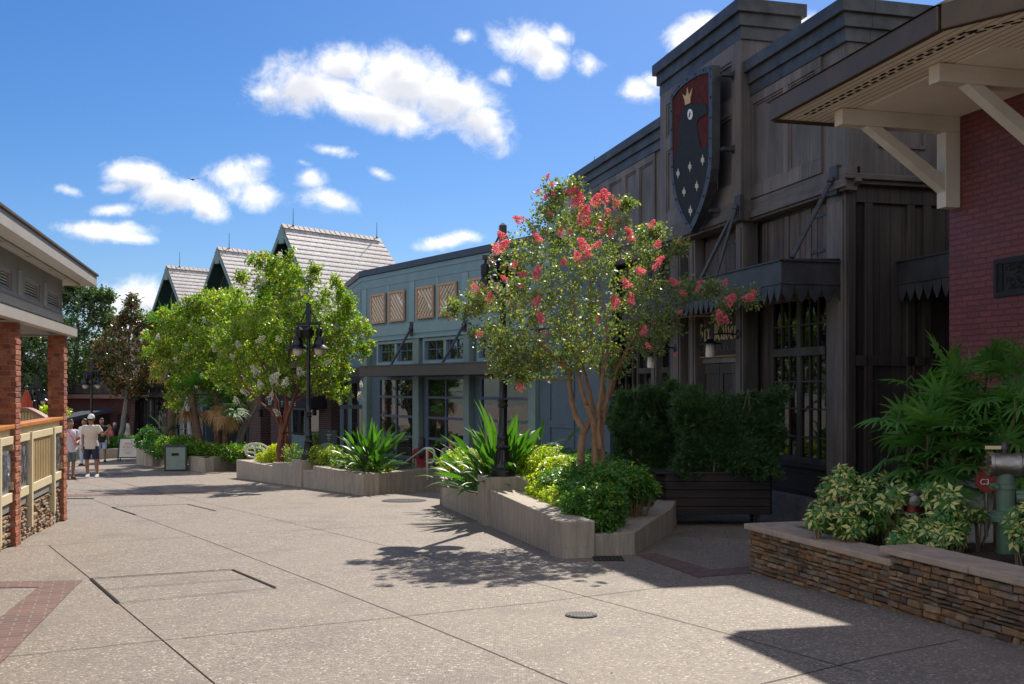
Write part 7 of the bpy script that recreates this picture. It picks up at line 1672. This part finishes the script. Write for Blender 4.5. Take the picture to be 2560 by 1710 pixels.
# podocarpus hedges in the timber troughs: narrow leaves in starry whorls
def hedge(label, x0, x1, y0, y1, z0, z1, seed, n):
    rg = np.random.default_rng(seed); T = thing('podocarpus_hedge', label, 'hedge', ((x0+x1)/2, (y0+y1)/2, z0), 0, 'tall needle leaved hedges in the timber boxes'); cx, cy_ = (x0+x1)/2, (y0+y1)/2
    ns = n//24; u_ = rg.random(ns); f_ = rg.random(ns); x = x0+(x1-x0)*rg.random(ns); y = y0+(y1-y0)*rg.random(ns)**1.7; zt_ = z1 - .12*np.abs(np.sin(x*7+seed)) - .16*np.abs(np.sin(x*2.3+.4)) + .05*rg.normal(size=ns); z = z0+(zt_-z0)*rg.random(ns)**.8
    bul = .16*np.sin(x*5.1+z*4.3)+.09*np.sin(z*9+x*3); y = y - np.clip(bul, -.2, .25)*(y < (y0+y1)/2); x = x + .07*np.sin(z*7+seed); 
    sc = np.stack([x, y, z], 1); outw = np.stack([(x-cx)*.8, (y-cy_)*1.6, (z-(z0+z1)/2)*.4+.35], 1); ax_ = nrm(outw + rg.normal(size=(ns, 3))*.5); idx = np.repeat(np.arange(ns), 24)
    t1 = nrm(np.cross(ax_, rg.normal(size=ax_.shape))); t2 = np.cross(ax_, t1); a = rg.random((len(idx), 1))*6.283; k = rg.uniform(.1, 1.3, (len(idx), 1))
    d = nrm(t1[idx]*np.cos(a)+t2[idx]*np.sin(a)+ax_[idx]*k); p = sc[idx]-ax_[idx]*rg.random((len(idx), 1))*.05
    off = (cx, cy_, z0); leaf_obj('foliage', p, d, rdir(rg, len(idx)), rg.uniform(.07,.12,len(idx)), rg.uniform(.010,.015,len(idx)), MT['leaf_podocarp'], T, off=off)
    m = MB(); rnd = random.Random(seed)
    for i in range(14):
        xx = rnd.uniform(x0+.1, x1-.1)-cx; yy = rnd.uniform(y0+.1, y1-.1)-cy_; m.tube([(xx, yy, -.1), (xx+rnd.uniform(-.08,.08), yy, (z1-z0)*.5), (xx+rnd.uniform(-.12,.12), yy-.05, (z1-z0)*.95)], [.014,.01,.004], 5)
    # dense dark heart so that the wall does not show through the middle
    ns2 = 5000; p2 = np.stack([rg.uniform(x0+.08, x1-.08, ns2), rg.uniform(y0+.15, y1-.05, ns2), rg.uniform(z0, z1-.2, ns2)], 1)-np.array(off); leaf_obj('inner_foliage', p2, rdir(rg, ns2), rdir(rg, ns2), .12, .05, MT['leaf_podocarp'], T)
    m.build('stems', MT['twig'], T)
hedge('right needle leaved hedge filling its timber box in front of the pub window', P(1690,0,15.8).x, P(1950,0,15.8).x, 15.45, 16.25, tz-.06, P(0,962,15.7).z, 3, 60000)
hedge('left needle leaved hedge behind the myrtle trunks, paler at its top edge', P(1535,0,17.0).x, P(1745,0,17.0).x, 16.75, 17.55, tz2-.06, P(0,948,17).z, 4, 52000)
# ---- variegated schefflera in the stone planter
def schef(label, lobes, seed, n=330):
    rg = np.random.default_rng(seed); pts = [(np.array(tuple(P(px, py, Y))), r) for px, py, Y, r in lobes]; pts += [(p_ + rdir(rg, 1)[0]*np.array([1.3, 1, .9])*r_*rg.uniform(.8, 1.25), r_*rg.uniform(.35, .6)) for p_, r_ in list(pts) for _ in (0, 1)]; c = np.mean([p[0] for p in pts], 0); zb_ = .02; base = (c[0], c[1], zb_)
    T = thing('variegated_shrub', label, 'shrub', base, 0, 'yellow and green variegated shrubs in the stone planter'); G_, C_, m = ([], [], []), ([], [], []), MB()
    for pc, r in pts:
        ns = n//len(pts)//1; sc, sd = blob(rg, pc, (r, r, r*.8), ns, .5); ax_ = nrm(sd*.7 + np.array([-.1,-.35,.5]) + rg.normal(size=sd.shape)*.3)
        for i in range(ns):
            t1 = nrm(np.cross(ax_[i], rg.normal(size=3))); t2 = np.cross(ax_[i], t1); k = 7; ll = rg.uniform(.055,.095); yel = rg.random() < .8
            for q in range(k):
                a = q*2*math.pi/k + rg.normal()*.1; d = t1*math.cos(a)+t2*math.sin(a)+ax_[i]*.1 - np.array([0,0,.25]); d = d/np.linalg.norm(d); p = sc[i]+d*.012
                L1 = ll*rg.uniform(.85,1.15); w_ = L1*.40
                (G_ if not (yel and rg.random() < .55) else C_)[0].append(p); tgt = G_ if len(G_[0]) > len(G_[1]) else C_; tgt[1].append(d); tgt[2].append((L1, w_, *ax_[i]))
            if i % 3 == 0: e = Vector(sc[i])-Vector(base); s_ = Vector((pc[0]+(sc[i][0]-pc[0])*.25, pc[1]+(sc[i][1]-pc[1])*.25, zb_))-Vector(base); m.tube([s_, s_.lerp(e, .6)+Vector((0,0,.03)), e], [.009,.006,.003], 4)
    m.build('stems', MT['twig'], T)
    for L3, mt_, nm_ in ((G_, 'leaf_var_green', 'green_leaflets'), (C_, 'leaf_var_cream', 'cream_leaflets')):
        A3_ = np.array(L3[2]); leaf_obj(nm_, np.array(L3[0]), np.array(L3[1]), A3_[:, 2:5], A3_[:, 0], A3_[:, 1], MT[mt_], T, off=base)
    # the green edge of the cream leaflets : a slightly larger green leaf just beneath
    A3_ = np.array(C_[2]); leaf_obj('leaflet_margin', np.array(C_[0])-A3_[:, 2:5]*.0035-np.array(C_[1])*.004, np.array(C_[1]), A3_[:, 2:5], A3_[:, 0]*1.12, A3_[:, 1]*1.38, MT['leaf_var_green'], T, off=base)
schef('largest variegated shrub at the left corner of the stone planter', [(2110,1250,10.0,.22),(2150,1215,10.1,.22),(2190,1250,9.9,.22),(2065,1275,10.0,.17),(2100,1300,9.6,.18),(2160,1300,9.6,.2),(2215,1290,9.7,.18),(2070,1230,10.2,.12),(2230,1230,10.2,.18)], 61, 560)
schef('variegated shrub behind the capped fire riser', [(2270,1200,10.3,.17),(2300,1210,10.3,.14),(2245,1215,10.3,.14)], 62, 190)
schef('variegated shrub between the fire riser and the green pipe', [(2340,1290,9.0,.18),(2380,1300,8.9,.16),(2350,1240,9.2,.15),(2290,1330,9.0,.15),(2330,1350,8.8,.17),(2380,1350,8.7,.13),(2400,1270,9.1,.12)], 63, 420)
schef('small variegated shrub cut by the right edge of the picture', [(2560,1290,8.2,.12),(2575,1330,8.1,.14)], 64, 110)
# ---- lady palms against the brick wall
yl = 10.0; stl = []
rnd = random.Random(12)
for (px, py, Y) in ((2300,940,10.3),(2360,900,10.4),(2420,930,10.2),(2470,900,10.3),(2520,930,10.0),(2260,1010,10.2),(2320,1050,9.9),(2400,1040,9.8),(2480,1030,9.8),(2540,1000,9.6),(2580,920,9.8),(2350,970,10.0)):
    t_ = P(px, py+20, Y); b_ = P(2330+(px-2330)*.6, 1330, Y+.1); stl.append((Vector((b_.x, b_.y, .05)), t_, .012))
fan_palm('large clump of lady palm with fingered fans against the red brick wall', (P(2400,0,10).x, 10.05, .05), stl, 15, .32, 21, name='lady_palm', blades=10, W=.046, petiole=.24, spread=3.0, droopy=.75, cat='palm')
# leaf litter: stray dry leaves on the mulch, each its own small thing is beyond counting
rg = np.random.default_rng(9); n = 700; uu = rg.uniform(.3, 6, n); vv = rg.uniform(.35, 2.0, n); pts = np.array([tuple(Sf.w(a, b_, 0)) for a, b_ in zip(uu, vv)]); pts[:, 2] = np.where(uu < uS, zcap1-.065, zcap2-.085)
d = rdir(rg, n); d[:, 2] *= .3; o = leaf_obj('leaf_litter', pts, d, np.array([0,0,1])+rg.normal(size=(n,3))*.3, rg.uniform(.02,.07,n), rg.uniform(.01,.025,n), [MT['litter'], MT['mulch']], None, rg.choice(2, n, p=[.3,.7])); tag(o, kind='stuff', label='dry leaves and bark chips scattered on the mulch', cat='litter')
rg = np.random.default_rng(10); pts, = [[]]
for (px, py) in [(rg.uniform(300, 2300), rg.uniform(1230, 1700)) for _ in range(130)]: pts.append(tuple(G(px, py)+Vector((0,0,.006))))
for _ in range(160): a = Vector(A0).lerp(A2, rg.random()); pts.append((a.x-abs(rg.normal())*.35, a.y, gz(a.x, a.y)+.008))
n = len(pts); d = rdir(rg, n); d[:, 2] *= .15; o = leaf_obj('fallen_petals', np.array(pts), d, np.array([0,0,1])+rg.normal(size=(n,3))*.2, rg.uniform(.012,.03,n), rg.uniform(.008,.016,n), [MT['litter'], MT['petal_pink']], None, rg.choice(2, n, p=[.75,.25])); tag(o, kind='stuff', label='tiny fallen leaves and petals on the paving', cat='litter')

# ================================================ PEOPLE
def fuse(name, m, vox, mt, parent, smooth=6):
    """solid lofts melted into one continuous surface"""
    o = m.build(name, mt, None); r = o.modifiers.new('r', 'REMESH'); r.mode = 'VOXEL'; r.voxel_size = vox; r.use_smooth_shade = True
    sm = o.modifiers.new('s', 'SMOOTH'); sm.factor = .5; sm.iterations = smooth
    dg = bpy.context.evaluated_depsgraph_get(); dg.update(); me2 = bpy.data.meshes.new_from_object(o.evaluated_get(dg)); o.modifiers.clear(); o.data = me2; me2.name = name
    if not me2.materials: me2.materials.append(mt)
    me2.polygons.foreach_set('use_smooth', [True]*len(me2.polygons)); o.parent = parent; return o
def loft(m, secs, n=18):
    """stack of horizontal ellipses (cx, cy, z, rx, ry)"""
    vs = [(cx+rx*math.cos(2*math.pi*k/n), cy+ry*math.sin(2*math.pi*k/n), z) for cx, cy, z, rx, ry in secs for k in range(n)]; L_ = len(secs)
    m.add(vs, [(i*n+k, i*n+(k+1)%n, (i+1)*n+(k+1)%n, (i+1)*n+k) for i in range(L_-1) for k in range(n)] + [tuple(range(n))[::-1], tuple((L_-1)*n+k for k in range(n))])
def person(label, loc, yaw, H=1.75, skinm='skin_light', shirt=None, bottom=None, shoes=None, hair=None, armL=None, armR=None, cap=None, glasses=False, sleeve=.5, shorts=True, legs=None, fingers=False, long_hair=False, bag=None, tank=False, sling=None, seated=False, build_=1.0, pose=0):
    T = thing('person', label, 'person', loc, yaw, None); T.scale = (H/1.75,)*3; f = build_; vx = .009 if fingers else .011
    D_ = -.44 if seated else 0; LG = legs or [((-.10,0), (-.115,-.01), (-.12,.0)), ((.10,0), (.115,-.01), (.12,.0))]
    AR = {-1: armR or [(-.185,0,1.40), (-.24,.0,1.12), (-.26,-.06,.87)], 1: armL or [(.185,0,1.40), (.24,.0,1.12), (.26,-.06,.87)]}
    AR = {k: [Vector(p)+Vector((0,0,D_)) for p in v] for k, v in AR.items()}
    def torso(m, g, z0=.84, z1=None):
        S_l = [(0,0,.84,.155,.105),(0,.01,.92,.165,.115),(0,0,1.04,.142,.10),(0,-.008,1.16,.152,.108),(0,-.005,1.28,.172,.115),(0,0,1.37,.178,.10),(0,.004,1.425,.145,.078),(0,.008,1.46,.075,.06)]
        loft(m, [(cx, cy, z+D_, rx*f+g, ry*f+g) for cx, cy, z, rx, ry in S_l if z >= z0-1e-6])
    def limb_leg(i, m, g, k1, ft=True):
        lg = LG[i]; a = Vector((lg[0][0], lg[0][1], .88+D_)); 
        if seated: b_ = Vector((lg[0][0]*1.3, -.43, .46)); c_ = Vector((lg[0][0]*1.3, -.44, .09))
        else: b_ = Vector((lg[1][0], lg[1][1], .49)); c_ = Vector((lg[2][0], lg[2][1], .08))
        pts = [a, a.lerp(b_, .35), a.lerp(b_, .7), b_, b_.lerp(c_, .3), b_.lerp(c_, .65), c_]; rr = [.088,.082,.066,.054,.057,.042,.036]
        n = k1; m.tube(pts[:n], [r_*f+g for r_ in rr[:n]], 12); return a, b_, c_
    m = MB(); torso(m, 0)
    z_ = lambda a: a + D_
    loft(m, [(0,.008,z_(1.42),.062,.058),(0,0,z_(1.50),.054,.055),(0,-.012,z_(1.535),.055,.068),(0,-.02,z_(1.56),.062,.083),(0,-.015,z_(1.60),.070,.093),(0,-.008,z_(1.65),.075,.097),(0,0,z_(1.70),.070,.088),(0,.002,z_(1.735),.050,.062),(0,.002,z_(1.752),.02,.025)])
    m.lathe((0,-.112,z_(1.605)), [(.001,-.024),(.015,-.016),(.011,.006),(.004,.024)], 8)
    for sx in (-1, 1): m.lathe((sx*.077,.004,z_(1.615)), [(.001,-.032),(.013,-.02),(.017,.012),(.001,.03)], 8)
    for sx in (-1, 1):
        a = AR[sx]; m.tube([a[0]-Vector((sx*.05,0,0)), a[0], a[0].lerp(a[1], .5), a[1], a[1].lerp(a[2], .35), a[2]], [.06*f,.056*f,.046*f,.039*f,.040*f,.026], 12)
        d = (a[2]-a[1]).normalized(); sdv = d.cross(Vector((0,1,0) if abs(d.y) < .8 else (0,0,1))).normalized(); bn_ = d.cross(sdv)
        kn = a[2]+d*.09; m.bar(a[2]+d*.0, kn, .07, .028, up=tuple(bn_))
        for q, (off_, ln) in enumerate(((-.029,.066),(-.010,.078),(.010,.073),(.029,.056))):
            cur = (.25, .9, 1.1, 1.2)[q] if fingers else .35; b_ = kn + sdv*off_; e1 = b_+(d+bn_*cur*.3).normalized()*ln*.5; e2 = e1+(d+bn_*cur).normalized()*ln*.5; m.tube([b_-d*.01, b_, e1, e2], [.0105,.0105,.0095,.0075], 8)
        tb = a[2]+d*.03-sdv*.03; m.tube([tb, tb+(d*.6-sdv*.7).normalized()*.035, tb+(d*.85-sdv*.5).normalized()*.065], [.014,.0115,.009], 8)
    for i in (0, 1):
        sx = -1 if i == 0 else 1; a, b_, c_ = limb_leg(i, m, 0, 7); loft(m, [(c_.x, c_.y-.05, .0, .042, .10),(c_.x, c_.y-.045, .04, .042, .10),(c_.x, c_.y-.0, .085, .036, .045)])
    bd = fuse('body', m, vx, MT[skinm], T, 5)
    m = MB()
    for sx in (-1, 1): m.lathe((sx*.030,-.098,z_(1.632)), [(.001,-.009),(.010,-.004),(.010,.004),(.001,.009)], 8)
    m.build('eyes', MT['eye_white'] if not glasses else MT['black_metal'], bd)
    m = MB(); m.tube([(-.024,-.096,z_(1.567)), (0,-.104,z_(1.564)), (.024,-.096,z_(1.567))], .0055, 6); m.build('mouth', MT['hydrant_red'], bd)
    if glasses:
        m = MB()
        for sx in (-1, 1): m.lathe((sx*.032,-.104,z_(1.632)), [(.001,0),(.029,.0),(.029,.010),(.001,.012)], 12, axis=(0,-1,0))
        m.box(-.078,.078,-.108,-.098,z_(1.632),z_(1.642))
        for sx in (-1, 1): m.box(sx*.076,sx*.084,-.10,.0,z_(1.632),z_(1.641))
        m.build('sunglasses', MT['black_metal'], T)
    if shirt:
        m = MB(); torso(m, .016); loft(m, [(0,.005,z_(.80),.192*f,.142*f),(0,.006,z_(.88),.190*f,.142*f),(0,.004,z_(.97),.176*f,.130*f),(0,0,z_(1.05),.155*f,.118*f)])
        loft(m, [(0,.004,z_(1.40),.10,.085),(0,.006,z_(1.475),.075,.07)])
        if not tank:
            for sx in (-1, 1): a = AR[sx]; m.tube([a[0]-Vector((sx*.07,0,-.005)), a[0], a[0].lerp(a[1], sleeve*.6), a[0].lerp(a[1], sleeve*1.25)], [.070*f,.072*f,.066*f,.068*f], 12)
        fuse('shirt', m, .013, shirt, T, 3)
    if bottom:
        m = MB(); loft(m, [(0,.005,z_(.80),.135*f,.10*f),(0,.008,z_(.86),.172*f,.122*f),(0,.008,z_(.92),.168*f,.12*f)])
        for i in (0, 1): limb_leg(i, m, .020, 3 if shorts else 7); 
        if shorts:
            for i in (0, 1):
                lg = LG[i]; a = Vector((lg[0][0], lg[0][1], .88+D_)); b_ = Vector((lg[0][0]*1.3, -.43, .46)) if seated else Vector((lg[1][0], lg[1][1], .49)); m.tube([a.lerp(b_, .5), a.lerp(b_, .92)], [.098*f,.090*f], 14)
        fuse('shorts' if shorts else 'trousers', m, .013, bottom, T, 3)
    if shoes:
        for i, lg in enumerate(LG):
            cx, cy = (lg[2][0], lg[2][1]) if not seated else (lg[0][0]*1.3, -.44); m = MB(); loft(m, [(cx, cy-.05, -.0, .050, .135),(cx, cy-.05, .03, .052, .138),(cx, cy-.03, .07, .048, .10),(cx, cy+.01, .10, .045, .055)]); fuse('shoe', m, .010, shoes, T, 3)
    if hair:
        m = MB(); loft(m, [(0,.035,z_(1.60),.078,.072),(0,.022,z_(1.66),.084,.090),(0,.008,z_(1.71),.082,.096),(0,.004,z_(1.75),.060,.074),(0,.004,z_(1.772),.02,.03)])
        if long_hair: loft(m, [(0,.10,z_(1.20),.06,.03),(0,.10,z_(1.30),.09,.04),(0,.085,z_(1.45),.095,.05),(0,.06,z_(1.60),.092,.065),(0,.03,z_(1.68),.085,.08)])
        fuse('hair', m, .012, hair, T, 2)
    if cap:
        m = MB(); loft(m, [(0,.002,z_(1.655),.090,.108),(0,.002,z_(1.70),.092,.108),(0,.004,z_(1.745),.078,.090),(0,.004,z_(1.775),.045,.05),(0,.004,z_(1.782),.01,.01)]); loft(m, [(0,-.12,z_(1.655),.068,.075),(0,-.115,z_(1.668),.070,.075)]); fuse('cap', m, .009, cap, T, 2)
    if bag:
        m = MB(); m.box(-.13,.13,.11,.24,z_(.98),z_(1.38)); m.build('backpack', bag, T, bevel=.05)
        m = MB()
        for sx in (-1, 1): m.tube([(sx*.1,.13,z_(1.36)),(sx*.11,.06,z_(1.475)),(sx*.11,-.06,z_(1.46)),(sx*.12,-.13,z_(1.30)),(sx*.15,-.10,z_(1.1)),(sx*.16,.10,z_(1.02))], .016, 6)
        m.build('backpack_straps', bag, T)
    if sling:
        m = MB(); m.tube([(-.12,-.04,z_(1.45)),(-.05,-.135,z_(1.30)),(.06,-.14,z_(1.14)),(.17,-.06,z_(.98)),(.17,.06,z_(.98)),(.02,.13,z_(1.25)),(-.10,.08,z_(1.45))], .018, 6); m.build('sling_strap', sling, T)
    return T
def cm(n, c, r=.8, **k): return mat(n, c, r, **k)
cream_tee = cm('cloth_cream', (.60,.52,.44), var=.1, vscale=5, bump=.3, bscale=8); navy = cm('cloth_navy', (.016,.022,.055)); white_c = cm('cloth_white', (.72,.70,.69)); pinkish = cm('cloth_lilac', (.62,.53,.60)); greyish = cm('cloth_grey_print', (.20,.25,.26), col2=(.05,.07,.07), vscale=14)
redsh = cm('cloth_crimson', (.20,.012,.02)); sagec = cm('cloth_sage', (.22,.26,.20)); blackc = cm('cloth_black', (.012,.012,.014)); pinkc = cm('cloth_pink', (.70,.14,.18)); denim = cm('cloth_denim', (.06,.10,.20)); shoe_w = cm('shoe_white', (.55,.58,.58)); brownc = cm('sandal_brown', (.16,.06,.035)); paleb = cm('cloth_pale_blue', (.42,.48,.60))
hb_ = cm('hair_black', (.010,.008,.008), .45); hbr = cm('hair_brown', (.06,.035,.022), .55); hbl = cm('hair_blond', (.36,.24,.12), .6)
g = G(228, 1196); g = G(228, 1194)
person('man in a cream tee, navy shorts and white cap pointing with his raised hand', g, math.radians(6), 1.80, 'skin_tan', cream_tee, navy, shoe_w, hbr, armL=[(.185,0,1.40),(.32,-.02,1.17),(.50,-.12,1.34)], armR=[(-.19,0,1.40),(-.235,.02,1.10),(-.21,-.03,.85)], cap=white_c, glasses=True, fingers=True, legs=[((-.10,0),(-.12,.0),(-.10,.02)), ((.10,0),(.14,-.02),(.17,-.03))], build_=1.08)
g = G(176, 1199); person('person in a pale pink top and patterned knee shorts walking behind the brick column', g, math.radians(50), 1.66, 'skin_tan', pinkish, greyish, brownc, hbr, sling=pinkc, armL=[(.18,0,1.40),(.23,-.03,1.12),(.08,-.24,1.10)], legs=[((-.09,0),(-.10,-.06),(-.11,-.02)), ((.09,0),(.10,.02),(.10,.06))], build_=1.0)
g = G(211, 1165); person('person in a white top and jeans mostly hidden behind the pointing man', g, math.radians(-20), 1.72, 'skin_tan', white_c, paleb, blackc, hbr, shorts=False)
g = G(254, 1156); person('person in a black top and pale blue shorts standing behind the pointing arm', g, math.radians(25), 1.76, 'skin_tan', blackc, paleb, blackc, hbr, cap=None)
g = P(318, 1130, 49); person('man in a white tank top standing at the far hedge beside the magnolia trunk', (g.x, g.y, -1.62), math.radians(-15), 1.70, 'skin_dark', white_c, denim, blackc, hb_, tank=True, armR=[(-.18,0,1.40),(-.26,-.04,1.13),(-.10,-.22,1.20)])
g = P(273, 1120, 50.5); person('blond person in a pink top seated behind the far hedge', (g.x, g.y, -1.60), math.radians(160), 1.70, 'skin_light', pinkc, denim, blackc, hbl, seated=True)
g = P(287, 1120, 51.5); person('person in black with a pale cap seated right of the pink top', (g.x, g.y, -1.60), math.radians(20), 1.78, 'skin_tan', blackc, denim, blackc, hb_, seated=True, cap=paleb)
x, y = P(1056,0,26).x, 26.0; person('woman with long black hair and a crimson top seen from behind at the blue building', (x, y, gz(x,y)), math.radians(170), 1.70, 'skin_tan', redsh, denim, blackc, hb_, long_hair=True)
x, y = P(1128,0,25.4).x, 25.4; person('person with dark hair, sage tee and small black backpack, back turned', (x, y, gz(x,y)), math.radians(195), 1.74, 'skin_light', sagec, denim, blackc, hbr, bag=blackc, shorts=False)
# the bird far off in the sky
bp_ = P(482, 449, 120); T = thing('bird', 'tiny dark bird gliding beside the left cloud', 'bird', bp_); m = MB(); m.add([(0,0,0),(-.5,.15,.22),(-1.0,.1,.05),(-.45,-.1,.12),(.5,.15,.22),(1.0,.1,.05),(.45,-.1,.12),(0,.1,-.12)], [(0,1,2,3),(0,6,5,4),(0,3,7),(0,7,6)]); m.build('wings', MT['black_metal'], T); m = MB(); m.lathe((0,-.4,0), [(.001,0),(.10,.25),(.09,.5),(.02,.85)], 8, axis=(0,1,0)); m.build('body', MT['black_metal'], T)
